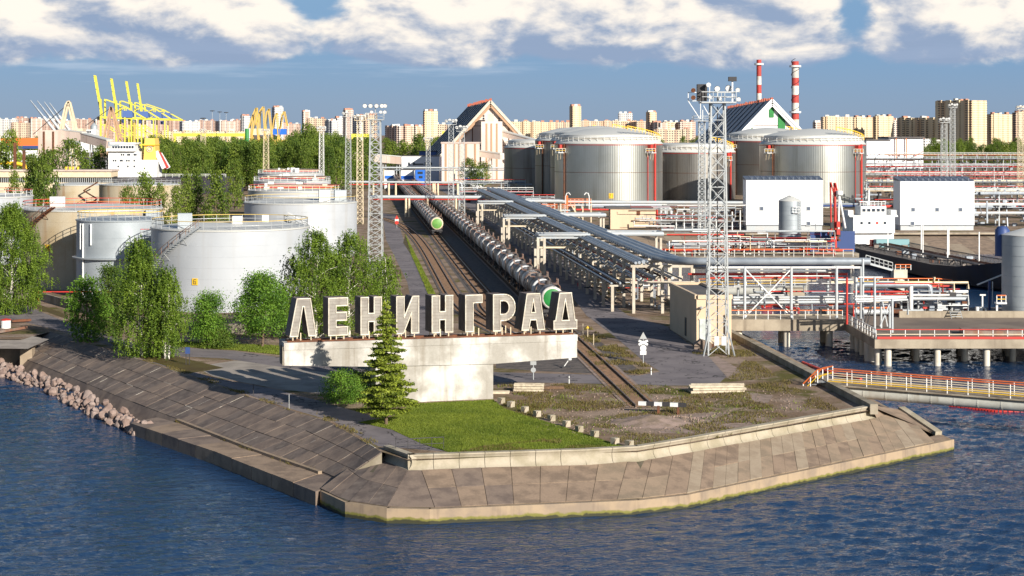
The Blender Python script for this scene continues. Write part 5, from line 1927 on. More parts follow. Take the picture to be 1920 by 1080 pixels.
# cable ladder and valve clutter low down in the rack
ct = MB()
rq = random.Random(3)
for i in range(150):
    y = 240 + i * 1.5
    x = RX(rq.uniform(-4.5, 5.2), y)
    z = rq.uniform(.2, 3.4)
    if rq.random() < .5:
        ct.box((x, y, z), (.5, .4, .6), rq.random())
    else:
        ct.beam((x, y, 0), (x, y, z), .16)
        ct.beam((x, y, z), (x + rq.uniform(-2.4, 2.4), y, z), .14)
ct.build('valves', 'pipe', RACK, 'stuff')
lad = MB()
for i in range(60):
    y = 240 + i * 1.2
    lad.beam((RX(-3.6, y), y, 2.6), (RX(-2.7, y), y, 2.6), .08)
for off in (-3.6, -2.7):
    lad.beam((RX(off, 240), 240, 2.6), (RX(off, 312), 312, 2.6), .1, .2)
    lad.beam((RX(off, 240), 240, 3.2), (RX(off, 312), 312, 3.2), .06)
lad.build('cable_ladder', 'dark', RACK, 'stuff')

# ---- pump house
ph = thing('pump_house', 'flat roofed beige rendered pump house with a pale blue steel door', 'building', tuple(G(1306, 648)))
A_, B_ = G(1306, 648), G(1372, 650)
x0, x1 = A_.x, B_.x + .1
yF, yB = A_.y, A_.y + 17.0
dx = SL * 17.0
zT = AZ(556, yF)
k = MB()
k.prism([(x0, yF), (x1, yF), (x1 + dx, yB), (x0 + dx, yB)], -.2, zT - .25)
k.build('wall', 'render', ph)
for a, b in (((x0, yF), (x1, yF)), ((x1, yF), (x1 + dx, yB)), ((x1 + dx, yB), (x0 + dx, yB)), ((x0 + dx, yB), (x0, yF))):
    A, B = Vector((*a, zT - .05)), Vector((*b, zT - .05))
    e = (B - A).normalized() * .16
    MB().beam(A + e, B - e, .34, .5).build('parapet', 'render', ph)
k = MB()
k.prism([(x0 + .2, yF + .2), (x1 - .2, yF + .2), (x1 - .2 + dx, yB - .2), (x0 + .2 + dx, yB - .2)], zT - .26, zT - .1)
k.build('roof', 'roof_d', ph)
dr = MB().box((AX(1322, yF), yF - .05, 1.62), (1.3, .12, 2.9)).build('door', 'door', ph)
MB().box((AX(1322, yF), yF - .115, 2.35), (1.24, .02, .05)).build('door_rail', 'steel', dr)
MB().box((AX(1329, yF), yF - .14, 1.5), (.08, .06, .3)).build('handle', 'dark', dr)
MB().box((AX(1322, yF), yF - .05, 3.12), (1.5, .1, .12)).build('lintel', 'pile', ph)
MB().box((AX(1322, yF), yF - .8, .12), (2.2, 1.5, .26)).build('doorstep', 'rust', ph)
lm = AX(1314, yF)
MB().lathe([(.02, 0), (.22, .02), (.24, .16), (.02, .3)], 12, (lm, yF - .35, AZ(578, yF))).build('wall_lamp', 'steel', ph)
MB().tube([(x0 + .1, yF - .03, AZ(592, yF)), (lm, yF - .2, AZ(580, yF)), (AX(1340, yF), yF - .1, AZ(566, yF))], .025, 5).build('lamp_cable', 'dark', ph)
MB().tube([(AX(1360, yF), yF - .2, .3), (AX(1360, yF), yF - .2, AZ(590, yF)), (AX(1363, yF), yF - .5, AZ(588, yF))], .09, 8).build('vent_pipe', 'rust', ph)
for i in range(1):
    yy = yF + 6.5 + i * 4.2
    MB().box((x0 + SL * (yy - yF) - .04, yy, 1.5), (.08, 1.0 if i else .8, 2.2 if i == 0 else 1.2), HEAD).build('side_opening', 'dark', ph)
hb = thing('concrete_hutch', 'small dark roofed concrete hutch at the foot of the pump house', 'hutch', tuple(G(1318, 652)))
p = G(1318, 655)
MB().add([(p.x - 1, p.y, 0), (p.x + 1.0, p.y, 0), (p.x + 1.0, p.y, .7), (p.x - .2, p.y, 1.1), (p.x - 1, p.y, .5), (p.x - 1, p.y + 1.4, 0), (p.x + 1.0, p.y + 1.4, 0), (p.x + 1.0, p.y + 1.4, .7), (p.x - .2, p.y + 1.4, 1.1), (p.x - 1, p.y + 1.4, .5)],
         [(0, 1, 2, 3, 4), (9, 8, 7, 6, 5), (1, 6, 7, 2), (2, 7, 8, 3), (3, 8, 9, 4), (4, 9, 5, 0)]).build('body', 'slab_e', hb)

# ---- pipework drawn as polylines: columns and rows of the photograph read off at a known distance
def pw(root, y, segs):
    for m, r, pts in segs:
        q = [(AX(a, y + (c[0] if c else 0)), y + (c[0] if c else 0), AZ(b, y + (c[0] if c else 0))) for a, b, *c in pts]
        MB().tube(q, r, 8).build('pipe', m, root, smooth=60)


# ---- trestle carrying the large pipes over the canal
TR = thing('pipe_trestle', 'concrete footed pipe trestle crossing the canal beside the pump house', 'pipe trestle', (29, 226, 0))
MB().box(((28.9 + 44.2) / 2, 228.6, -.3), (15.3, 7.0, 1.5)).build('deck', 'jetty', TR)
for px in (1385, 1475, 1555):
    for y in (226.2, 230.8):
        x = AX(px, 226) + (y - 226) * .02
        MB().tube([(x, y, -5), (x, y, -1.0)], .48, 14).build('pile', 'pile', TR, smooth=50)
rail_fence([(28.9, 225.2, .45), (43.6, 225.2, .45)], 1.2, TR, 'white', 'orange', 'cream', 1.5, .04, 1)
rail_fence([(28.9, 231.9, .45), (43.6, 231.9, .45)], 1.2, TR, 'white', 'orange', 'cream', 1.5, .04, 1)
for px in (1327, 1397.5, 1485, 1570, 1616):
    x = AX(px, 226)
    MB().tube([(x, 226.6, .4), (x, 226.6, 7.3)], .2, 10).build('column', 'pipe_l', TR, smooth=50)
for px in (1384, 1470, 1552):
    x = AX(px, 231)
    MB().tube([(x, 231, .4), (x, 231, 6.0)], .18, 10).build('column', 'pipe_l', TR, smooth=50)
MB().beam((AX(1327, 226), 226.6, 7.2), (AX(1616, 226), 226.6, 7.2), .25, .25).build('top_beam', 'white', TR)
for a, b in ((1398, 1485), (1485, 1398)):
    MB().beam((AX(a, 226), 226.45 + (.12 if a < b else 0), .6), (AX(b, 226), 226.45 + (.12 if a < b else 0), 7.0), .14).build('brace', 'white', TR)
    MB().beam((AX(a, 231), 230.8 + (.12 if a < b else 0), .6), (AX(b, 231), 230.8 + (.12 if a < b else 0), 5.8), .12).build('brace', 'white', TR)
pw(TR, 229, [('pipe_l', .16, [(1330, 508), (1565, 508)]), ('red', .16, [(1290, 514), (1588, 514), (1588, 604)]), ('red', .1, [(1330, 521), (1585, 521)]),
             ('pipe_l', .2, [(1375, 558), (1585, 557)]), ('pipe_l', .2, [(1375, 568), (1585, 566)]), ('white', .12, [(1375, 562), (1585, 561)]), ('pipe', .3, [(1300, 500, 4), (1560, 500, 4)])])

# ---- main jetty with piles
JT = thing('jetty', 'concrete jetty on round pale piles right of the canal mouth', 'jetty', (44, 207, 0))
MB().box((94, 226, -.55), (100, 38, 1.1)).build('deck', 'jetty', JT)
MB().box((94, 226, .012), (99.6, 37.6, .02)).build('deck_surface', 'jetty_top', JT)
for j, (y, offx) in enumerate(((208.0, 0), (212.5, -1.5), (217.5, -.6), (223, .6))):
    for i in range(15):
        x = AX(1665, 208) + offx + i * 6.0
        if x > 44.3 and x < 140:
            MB().tube([(x, y, -5.5), (x, y, -1.05)], .42, 14).build('pile', 'pile', JT, smooth=50)
for i in range(6):
    y = 209 + i * 3
    MB().tube([(44.8, y, -5.5), (44.8, y, -1.05)], .42, 14).build('pile', 'pile', JT, smooth=50)
rail_fence([(44.2, 207.2, .03), (140, 207.2, .03)], 1.15, JT, 'white', 'red', 'cream', 1.75, .04, 1)
rail_fence([(44.2, 207.3, .03), (44.2, 225, .03)], 1.15, JT, 'white', 'white', 'white', 1.5, .04, 1, ('side_posts', 'side_rail', 'side_mid_rail'))
MB().beam((44.3, 207.1, .18), (140, 207.1, .18), .2, .3).build('kerb_pipe', 'red', JT)
MB().box((100, 231.5, .45), (95, .5, .9)).build('curb_wall', 'jetty', JT)
q = Vector((AX(1690, 214), 214, .3))
MB().box((AX(1870, 209), 212, .35), (7, 3.5, .6), -.1).build('hatch_cover', 'car_b', JT)
st = thing('steps', 'small grey steps over the curb wall on the jetty', 'steps', (AX(1794, 230), 230.6, 0))
for i in range(3):
    MB().box((AX(1794, 230), 230.3 - i * .3 + .5, .85 - i * .28), (1.4, .3, .07)).build('tread', 'steel', st)
for s in (-.72, .72):
    MB().beam((AX(1794, 230) + s, 229.9, .05), (AX(1794, 230) + s, 231, 1.0), .08).build('stringer', 'steel', st)
# steel pipe frames at the jetty corner
JF = thing('pipe_support', 'pale steel pipe support frame at the corner of the jetty', 'pipe support', (AX(1640, 216), 216, 0))
for px, yt in ((1605, 520), (1618, 485), (1640, 520), (1652, 565), (1668, 565), (1673, 560)):
    y = 214 if px in (1640, 1673) else 219
    MB().tube([(AX(px, y), y, 0), (AX(px, y), y, AZ(yt, y))], .16, 8).build('column', 'pipe_l', JF, smooth=50)
for a, b, c, d in ((1625, 614, 1636, 566), (1655, 566, 1664, 612), (1618, 612, 1634, 568), (1650, 612, 1668, 570)):
    MB().beam((AX(a, 216), 216, AZ(b, 216)), (AX(c, 216), 216, AZ(d, 216)), .14).build('brace', 'pipe_l' if a > 1640 else 'dark', JF)
pw(JF, 217, [('white', .12, [(1600, 556), (1700, 556)]), ('white', .12, [(1600, 562), (1700, 558)]), ('pipe_l', .14, [(1605, 566), (1702, 562), (1702, 590)]), ('white', .1, [(1610, 520), (1655, 520)]), ('red', .14, [(1588, 520), (1588, 608)])])
JP = thing('pipework', 'grey pipes with elbows lying behind the curb wall on the jetty', 'pipework', (AX(1700, 233), 233, 0))
pw(JP, 233, [('pipe', .42, [(1605, 534, 3), (1738, 534, 3), (1743, 537, 3), (1744, 545, 3), (1744, 590, 3)]), ('pipe_l', .38, [(1600, 585), (1725, 585), (1731, 580, 3), (1745, 576, 5)]), ('rust', .385, [(1672, 585), (1692, 585)]),
             ('pipe_l', .4, [(1745, 578, 4), (1806, 578, 4)]), ('pipe_l', .3, [(1745, 571, 5), (1800, 571, 5)]), ('pipe_l', .25, [(1708, 560), (1810, 560)]), ('white', .14, [(1708, 553), (1780, 553)]), ('pipe_l', .2, [(1720, 545, 6), (1775, 546, 6)]),
             ('red', .14, [(1600, 547), (1705, 547)]), ('white', .3, [(1708, 536), (1708, 580)]), ('dark', .2, [(1665, 538, 5), (1695, 548, 5)]), ('red', .12, [(1634, 537, 4), (1634, 560, 4)]), ('orange', .1, [(1600, 577), (1670, 577)])])
rr = random.Random(6)
for i in range(46):
    px = rr.uniform(1600, 1810)
    a = rr.uniform(548, 586)
    MB().box((AX(px, 236), 234 + rr.random() * 3, AZ(a, 236)), (rr.uniform(.3, 1.2), .5, rr.uniform(.2, .8))).build('valve', rr.choice(['pipe', 'pipe_l', 'dark', 'dark', 'red', 'cream', 'rust']), JP)
for px in (1650, 1690, 1722, 1762, 1785):
    MB().beam((AX(px, 235), 235, 0), (AX(px, 235), 235, AZ(548, 235)), .2).build('support', 'steel', JP)
JW = thing('walkway', 'orange and yellow railed walkway behind the jetty pipes', 'walkway', (AX(1640, 244), 244, 0))
MB().box((AX(1690, 244), 244, AZ(538, 244)), (12.5, 1.4, .2)).build('floor', 'jetty', JW)
rail_fence([(AX(1608, 243), 243, AZ(538, 243)), (AX(1760, 243), 243, AZ(538, 243)), (AX(1785, 243), 243, AZ(541, 243))], 1.2, JW, 'white', 'orange', 'yellow', 1.3, .045, 2)
MB().beam((AX(1745, 242), 242, AZ(536, 242)), (AX(1790, 242), 242, AZ(536, 242)), .25).build('edge_beam', 'red', JW)
for px in (1615, 1700, 1780):
    MB().beam((AX(px, 244), 244, 0), (AX(px, 244), 244, AZ(540, 244)), .25).build('leg', 'jetty', JW)
# white cabinets, mast arm and little platform near the right silo
cb_ = thing('cabinets', 'white switch cabinets and T shaped stand near the right silo', 'cabinets', (AX(1840, 234), 234, 0))
for px, w, h in ((1838, 1.1, .9), (1762, .8, .6), (1846, .5, .7)):
    MB().box((AX(px, 234), 234.2, .3 + h / 2), (w, .7, h)).build('cabinet', 'white', cb_)
MB().beam((AX(1842, 236), 236, .2), (AX(1842, 236), 236, AZ(553, 236)), .18).build('stand', 'white', cb_)
MB().beam((AX(1837, 236), 236, AZ(553, 236)), (AX(1848, 236), 236, AZ(553, 236)), .2).build('crossarm', 'white', cb_)
vp = thing('access_platform', 'small orange railed platform beside the right silo', 'platform', (AX(1876, 232), 232, 0))
MB().box((AX(1876, 232), 232, AZ(568, 232)), (1.4, 1.2, .2)).build('floor', 'white', vp)
rail_fence([(AX(1867, 232), 231.5, AZ(567, 232)), (AX(1884, 232), 231.5, AZ(567, 232))], 1.0, vp, 'white', 'orange', 'yellow', .6, .05, 1)
MB().beam((AX(1869, 232), 232, 0), (AX(1869, 232), 232, AZ(568, 232)), .25).build('leg', 'white', vp)
ga = thing('boom_arm', 'slanting white boom on a dark post beside the right silo', 'boom', (AX(1856, 240), 240, 0))
MB().beam((AX(1832, 240), 240, AZ(534, 240)), (AX(1882, 240), 240, AZ(514, 240)), .18).build('arm', 'white', ga)
MB().beam((AX(1855, 240), 240, 0), (AX(1855, 240), 240, AZ(526, 240)), .3).build('post', 'blue_dark', ga)
MB().beam((AX(1861, 239), 239, 1), (AX(1861, 239), 239, AZ(528, 239)), .12).build('hanger', 'white', ga)
# right silo
def silo(label, px, yc, rad, h, m, cone=1.2, z0=0.0):
    x = AX(px, yc)
    root = thing('silo', label, 'silo', (x, yc, z0))
    MB().lathe([(rad, z0), (rad, h)], 36, (x, yc, 0)).build('shell', m, root, smooth=30)
    MB().lathe([(rad + .06, h - .02), (rad + .06, h + .08), (.3, h + cone), (.02, h + cone)], 36, (x, yc, 0)).build('roof', 'roof_w', root, smooth=30)
    for i in range(1, 8):
        z = z0 + (h - z0) * i / 8
        MB().lathe([(rad + .015, z - .03), (rad + .03, z), (rad + .015, z + .03)], 36, (x, yc, 0)).build('seam', 'pipe', root)
    return root, x


s1, xs = silo('large blue grey silo cut by the right edge of the picture', 1926, 235.0, 3.4, 11.0, 'tank_b', 1.0)
MB().lathe([(.02, 8.0), (1.0, 8.0), (1.0, 11.6), (.6, 12.1), (.02, 12.2)], 16, (xs - 3.0, 236.5, 0)).build('side_vessel', 'blue_dark', s1, smooth=40)
s2, xs2 = silo('grey silo with a conical top in front of the left white building', 1481, 404.0, 2.65, 9.0, 'tank_b', 1.3)
MB().box((xs2 + 1.0, 401.2, 6.3), (1.6, .8, .12)).build('platform', 'white', s2)
rail_fence([(xs2 + .2, 400.9, 6.4), (xs2 + 1.9, 400.9, 6.4)], 1.3, s2, 'white', 'white', 'white', .6, .05, 1)
k = MB()
for i in range(16):
    k.beam((xs2 + 1.65, 401.6, .5 + i * .55), (xs2 + 2.25, 401.8, .5 + i * .55), .06)
for s in (1.65, 2.25):
    k.beam((xs2 + s, 401.7, 0), (xs2 + s, 401.7, 9), .08)
k.build('ladder', 'steel', s2)
rail_fence([(xs2 - 1, 403, 10), (xs2 + 1.3, 403, 10), (xs2 + 1.3, 405, 10)], 1.4, s2, 'white', 'white', 'white', .8, .05, 1, ('top_posts', 'top_guard', 'top_mid'))

# ---- gangway from the quay wall out over the river
GW = thing('footbridge', 'orange and yellow railed footbridge on a large pale pipe at the canal mouth', 'footbridge', (30.9, 169, 0))
ga_, gb_ = Vector((31.4, 168.4, -.35)), Vector((62, 150.2, -.35))
gd = (gb_ - ga_).normalized()
gn = Vector((-gd.y, gd.x, 0))
MB().tube([ga_ + gd * .9, gb_], .56, 18).build('pipe_beam', 'pipe_beam', GW, smooth=60)
k = MB()
k.beam(ga_ + Vector((0, 0, .62)), gb_ + Vector((0, 0, .62)), 1.5, .14)
k.build('deck', 'jetty', GW)
for s in (-.7, .7):
    path = [tuple(ga_ + gn * s + Vector((0, 0, .7))), tuple(gb_ + gn * s + Vector((0, 0, .7)))]
    rail_fence(path, 1.35, GW, 'white', 'orange', 'cream', 1.9, .035, 2)
    MB().beam(Vector(path[0]) + Vector((0, 0, .3)), Vector(path[1]) + Vector((0, 0, .3)), .09).build('lower_rail', 'yellow', GW)
    a = ga_ + gn * s + Vector((-.9, .5, -.25))
    rail_fence([tuple(a + Vector((-1.3, .7, -.5))), tuple(a + Vector((0, 0, 1.0))), tuple(ga_ + gn * s + Vector((0, 0, 1.0)))], 1.3, GW, 'white', 'orange', 'yellow', 1.0, .045, 1, ('stair_posts', 'stair_rail', 'stair_mid_rail'))
for i in range(4):
    a = ga_ + Vector((-2.1 + i * .42, 1.15 - i * .22, .05 + i * .24))
    MB().box(a, (.4, 1.4, .06), math.atan2(gd.y, gd.x)).build('step', 'steel', GW)
MB().box(ga_ + Vector((-.5, .3, .85)), (1.2, 1.5, .1), math.atan2(gd.y, gd.x)).build('landing', 'steel', GW)
rg = MB()
for i in range(16):
    c = ga_.lerp(gb_, (i + .6) / 16)
    rg.tube([c - gd * .05, c + gd * .05], .585, 18)
rg.build('pipe_rings', 'pipe_beam', GW, 'stuff')

# ---- further footbridge and dolphin in the canal
G2 = thing('footbridge', 'second footbridge on a pale pipe seen through the trestle', 'footbridge', (AX(1320, 290), 290, -1.5))
a, b = Vector((AX(1310, 290), 290, AZ(548, 290))), Vector((AX(1512, 284), 284, AZ(543, 284)))
MB().tube([a, b], .75, 16).build('pipe_beam', 'pipe_beam', G2, smooth=60)
rail_fence([tuple(a + Vector((0, -.6, .8))), tuple(b + Vector((0, -.6, .8)))], 1.5, G2, 'white', 'orange', 'yellow', 2.0, .05, 2)
D2 = thing('mooring_dolphin', 'concrete mooring dolphin on a pile seen through the trestle', 'dolphin', (AX(1490, 282), 282, -3.3))
MB().box((AX(1490, 282), 282, -1.3), (2.9, 2.6, 1.5)).build('cap', 'jetty', D2)
MB().tube([(AX(1492, 282), 282, -5), (AX(1492, 282), 282, -2)], .5, 12).build('pile', 'pile', D2, smooth=50)


def boom(label, pts, r=.22):
    q = [G(a_, b_, WATER_Z + .08) for a_, b_ in pts]
    root = thing('oil_boom', label, 'oil boom', tuple(q[0]))
    c = catmull(q, 8)
    for i in range(len(c) - 1):
        e = (c[i + 1] - c[i]).normalized() * .06
        MB().tube([c[i] + e, c[i + 1] - e], r, 8).build('float', 'red', root, smooth=60)


boom('floating red oil boom beside the canal quay wall near the footbridge', [(1505, 680), (1530, 690), (1560, 700), (1615, 712)])
boom('floating red oil boom in the river below the footbridge', [(1780, 762), (1830, 768), (1880, 773), (1960, 772)])
boom('dark red oil boom seen through the trestle braces', [(1428, 576), (1450, 573), (1470, 577), (1498, 580)], .3)

# ---- second jetty across the basin with red pipes
J2 = thing('jetty', 'far narrow jetty with red pipes and white railings across the basin', 'jetty', (31, 346, 0))
MB().box((50, 348.5, -.4), (40, 7, .9)).build('deck', 'jetty', J2)
for i in range(9):
    MB().tube([(32 + i * 4.6, 345.6, -5), (32 + i * 4.6, 345.6, -.8)], .45, 10).build('pile', 'pile', J2, smooth=50)
rail_fence([(31, 345.2, .05), (69, 345.2, .05)], 1.5, J2, 'white', 'orange', 'cream', 2.0, .05, 1)
pw(J2, 350, [('red', .2, [(1240, 468), (1515, 467), (1580, 470)]), ('red', .22, [(1390, 447), (1512, 447), (1512, 478), (1570, 482)]), ('pipe_l', .2, [(1250, 458), (1560, 458)]), ('white', .16, [(1260, 452), (1545, 451)]), ('pipe', .35, [(1280, 474, 3), (1500, 474, 3)]), ('red', .15, [(1250, 440), (1395, 440)]), ('pipe_l', .3, [(1240, 431, 20), (1350, 431, 20)])])
rr = random.Random(9)
for i in range(44):
    px = rr.uniform(1250, 1560)
    MB().box((AX(px, 351), 350.5 + rr.random() * 2.5, rr.uniform(.3, 2.8)), (rr.uniform(.4, 1.6), .5, rr.uniform(.4, 1.2))).build('valve', rr.choice(['dark', 'pipe', 'dark', 'red', 'rust', 'pipe_l']), J2)
for px in range(1255, 1560, 28):
    MB().beam((AX(px, 349.5), 349.5, 0), (AX(px, 349.5), 349.5, AZ(452, 349.5)), .2).build('support', 'white', J2)

# ---- tangle of thin product lines around the trestle, the far jetty and the bank behind it
def tangle(root, n_, px0, px1, ys, py0, py1, seed, mats):
    rr_ = random.Random(seed)
    for _ in range(n_):
        y = rr_.uniform(*ys)
        a = rr_.uniform(px0, px1 - 30)
        b = min(px1, a + rr_.choice([30, 60, 110, 180]) * rr_.uniform(.6, 1.4))
        r0 = rr_.uniform(py0, py1)
        pts = [(AX(a, y), y, AZ(r0, y)), (AX(b, y), y, AZ(r0, y))]
        if rr_.random() < .6:
            pts.append((AX(b, y), y, max(-.8, AZ(r0 + rr_.uniform(8, 26), y))))
        if rr_.random() < .4:
            pts.insert(0, (AX(a, y), y, AZ(r0 - rr_.uniform(4, 14), y)))
        MB().tube(pts, rr_.choice([.07, .1, .1, .14, .2]), 6).build('pipe', rr_.choice(mats), root, smooth=60)


PM = ['white', 'pipe_l', 'pipe_l', 'white', 'pipe_l', 'red', 'pipe', 'steel', 'cream']
tangle(JP, 46, 1600, 1815, (232, 243), 528, 584, 3, PM)
tangle(TR, 26, 1330, 1600, (226.5, 231.5), 500, 588, 4, PM)
tangle(J2, 44, 1245, 1565, (346, 352), 432, 476, 5, PM + ['red', 'red', 'rust'])
BNK = thing('pipework', 'thin white and red lines in front of the bank left of the left white building', 'pipework', (AX(1300, 436), 436, 0))
tangle(BNK, 60, 1180, 1400, (436, 452), 384, 428, 6, PM + ['red'])
for px in range(1268, 1392, 15):
    MB().beam((AX(px, 440), 440, 0), (AX(px, 440), 440, AZ(392 + px % 9, 440)), .25).build('support', 'white', BNK)
tangle(RACK, 40, 1060, 1240, (262, 300), 500, 560, 8, ['white', 'pipe_l', 'cream', 'pipe', 'dark', 'red'])

# ---- tanker ship
SH = thing('tanker_ship', 'long black tanker with a white bridge house lying at the far berth', 'ship', (80, 395, WATER_Z))
s0, s1_ = Vector((79.5, 398, 0)), Vector((90.5, 300, 0))
sd = (s1_ - s0).normalized()
sn = Vector((-sd.y, sd.x, 0))
stn = [(0, .75, .2, -1.0), (.05, .95, 0, -2.6), (.12, 1, -.2, -4), (.4, 1, -.3, -4), (.7, 1, -.2, -4), (.82, .93, .3, -4), (.9, .72, 1.2, -4), (.96, .40, 2.0, -4), (1.0, .06, 2.6, -3.6)]
HB = 6.6
vs, N = [], 5
for t, w, zt, zb in stn:
    c = s0.lerp(s1_, t)
    for sgn, z, ww in ((-1, zt, 1), (-1, zb + 1.0, .92 if t < .9 else .6), (0, zb, 0), (1, zb + 1.0, .92 if t < .9 else .6), (1, zt, 1)):
        q = c + sn * (sgn * HB * w * ww)
        vs.append((q.x, q.y, z))
fs = []
for i in range(len(stn) - 1):
    for j in range(N - 1):
        fs.append((i * N + j, i * N + j + 1, (i + 1) * N + j + 1, (i + 1) * N + j))
fs.append(tuple(range(N)))
MB().add(vs, fs).build('hull', 'hull', SH, smooth=35)
dk = MB()
for (t, w, zt, zb), (t2, w2, zt2, _) in zip(stn, stn[1:]):
    a, b = s0.lerp(s1_, t), s0.lerp(s1_, t2)
    dk.quad(tuple(a - sn * (HB * w - .1) + Vector((0, 0, zt - .25))), tuple(b - sn * (HB * w2 - .1) + Vector((0, 0, zt2 - .25))), tuple(b + sn * (HB * w2 - .1) + Vector((0, 0, zt2 - .25))), tuple(a + sn * (HB * w - .1) + Vector((0, 0, zt - .25))))
dk.build('deck', 'deck', SH)
rb_ = MB()
for sgn in (-1, 1):
    for i in range(110):
        t = .1 + .74 * i / 109
        w = np.interp(t, [s[0] for s in stn], [s[1] for s in stn])
        zt = np.interp(t, [s[0] for s in stn], [s[2] for s in stn])
        q = s0.lerp(s1_, t) + sn * (sgn * (HB * w - .02))
        rb_.beam((q.x, q.y, zt - .1), (q.x, q.y, zt + .95), .1)
rb_.build('bulwark_stays', 'dark', SH, 'stuff')
for sgn in (-1, 1):
    k = MB()
    for i in range(12):
        t, t2 = .1 + .74 * i / 12, .1 + .74 * (i + 1) / 12
        q = [s0.lerp(s1_, u) + sn * (sgn * HB * float(np.interp(u, [s[0] for s in stn], [s[1] for s in stn]))) + Vector((0, 0, float(np.interp(u, [s[0] for s in stn], [s[2] for s in stn])) + .95)) for u in (t, t2)]
        k.beam(q[0], q[1], .18, .16)
    k.build('bulwark_rail', 'hull', SH)


def ship_box(name, t, side, z0, d, m, parent=SH):
    c = s0.lerp(s1_, t) + sn * side
    return MB().box((c.x, c.y, z0 + d[2] / 2), d, math.atan2(sn.y, sn.x)).build(name, m, parent)


ship_box('deck_house', .1, 0, 0, (9.8, 9, 2.6), 'white')
sh2 = ship_box('superstructure', .115, 0, 2.62, (9.6, 8, 3.6), 'white')
ship_box('bridge_deck', .125, 0, 6.24, (11.2, 5.5, .35), 'white')
br = ship_box('wheelhouse', .13, 0, 6.6, (5.9, 4.2, 2.0), 'white')
c = s0.lerp(s1_, .13) + sd * 2.13
for i in range(5):
    q = c + sn * (-2.2 + i * 1.1)
    MB().box((q.x, q.y, 7.75), (.72, .08, .62), math.atan2(sn.y, sn.x)).build('window', 'glass', br)
c = s0.lerp(s1_, .115) + sd * 4.03
for i in range(4):
    q = c + sn * (-2.9 + i * 1.8)
    MB().box((q.x, q.y, 4.9), (.55, .06, .55), math.atan2(sn.y, sn.x)).build('porthole', ['glass', 'glass', 'red', 'glass'][i], sh2)
for sgn in (-1, 1):
    ship_box('wing_cab', .125, sgn * 5.0, 6.6, (1.2, 3.6, 1.1), 'white')
q = s0.lerp(s1_, .12)
MB().beam((q.x, q.y, 8.6), (q.x, q.y, 12.2), .3).build('signal_mast', 'white', SH)
MB().beam((q.x - 2.2, q.y, 9.6), (q.x + 2.2, q.y, 9.6), .14).build('signal_yard', 'white', SH)
rail_fence([tuple(c + sn * s + sd * -1.0 + Vector((0, 0, 8.62))) for s in (-2.9, 2.9)], 1.0, SH, 'white', 'white', 'white', .8, .05, 1, ('bridge_posts', 'bridge_rail', 'bridge_mid_rail'))
ship_box('deck_locker', .2, 2.5, -.2, (7.5, 2, 1.7), 'turq')
ship_box('red_locker', .18, -.8, -.2, (1.6, 1.5, 1.5), 'red')
for i, t in enumerate((.28, .42, .5, .58, .64, .74)):
    q = s0.lerp(s1_, t) + sn * (1.5 if i % 2 else -1.0)
    MB().beam((q.x, q.y, -.4), (q.x, q.y, 6.2), .2).build('pole', 'white', SH)
rr = random.Random(12)
for s in (-1.6, -.6, .5, 1.6):
    MB().tube([tuple(s0.lerp(s1_, .2) + sn * s + Vector((0, 0, .6))), tuple(s0.lerp(s1_, .82) + sn * s + Vector((0, 0, .5)))], .17, 8).build('deck_pipe', rr.choice(['pipe', 'deck', 'rust']), SH, smooth=50)
for i in range(56):
    t = rr.uniform(.2, .88)
    ship_box('deck_fitting', t, rr.uniform(-4.5, 4.5), -.4, (rr.uniform(.3, 1.4), rr.uniform(.3, 1.2), rr.uniform(.4, 1.1)), rr.choice(['pipe', 'dark', 'deck', 'rust', 'dark', 'red' if i % 13 == 0 else 'deck']))
# loading arms on the berth
LA = thing('marine_loader', 'tall red and white marine loading arms at the berth beside the white ship bridge', 'marine loader', (66, 356, 0))
ya = 358.0
for m, r, pts in (('red', .17, [(1559, 470), (1558, 342)]), ('red', .3, [(1567, 470), (1566, 343)]), ('red', .14, [(1558, 342), (1564, 362), (1573, 430)]), ('red', .16, [(1566, 343), (1572, 362)]), ('white', .24, [(1573, 362), (1573, 432)]), ('white', .22, [(1573, 364), (1586, 428)])):
    MB().tube([(AX(a, ya), ya + (.6 if i else 0), AZ(b, ya)) for i, (a, b) in enumerate(pts)], r, 8).build('arm', m, LA, smooth=50)
MB().lathe([(.02, 0), (.7, .1), (.7, .9), (.02, 1.0)], 12, (AX(1574, ya), ya, AZ(366, ya))).build('counterweight', 'white', LA)
rr = random.Random(2)
for i in range(16):
    MB().box((AX(rr.uniform(1553, 1576), ya), ya + rr.uniform(-1, 1), AZ(rr.uniform(420, 474), ya)), (rr.uniform(.3, .8), .6, rr.uniform(.4, 1.2))).build('pedestal_gear', rr.choice(['red', 'rust', 'rust', 'dark']), LA)
MB().box((AX(1565, ya), ya + 1, -.4), (9, 8, .9)).build('pedestal', 'jetty', LA)
MB().box((AX(1566, ya), ya + 3.2, 2.1), (9.5, .4, 4.4)).build('blue_screen', 'blue_dark', LA)
fr = thing('gangway_ramp', 'grey railed boarding ramp with an orange topped platform in front of the black hull', 'ramp', (70, 290, 0))
yy = 292.0
a, b = Vector((AX(1622, yy), yy, AZ(492, yy))), Vector((AX(1672, yy), yy, AZ(506, yy)))
MB().beam(a, b, 1.6, .35).build('ramp', 'pipe_l', fr)
rail_fence([tuple(a + Vector((0, -.7, .1))), tuple(b + Vector((0, -.7, .1)))], 1.2, fr, 'steel', 'steel', 'steel', .7, .05, 1)
MB().box((AX(1686, yy), yy, AZ(513, yy)), (2.3, 2.3, 1.5)).build('platform', 'pile', fr)
MB().tube([(AX(1686, yy), yy, -5), (AX(1686, yy), yy, AZ(520, yy))], .9, 12).build('pile', 'pile', fr)
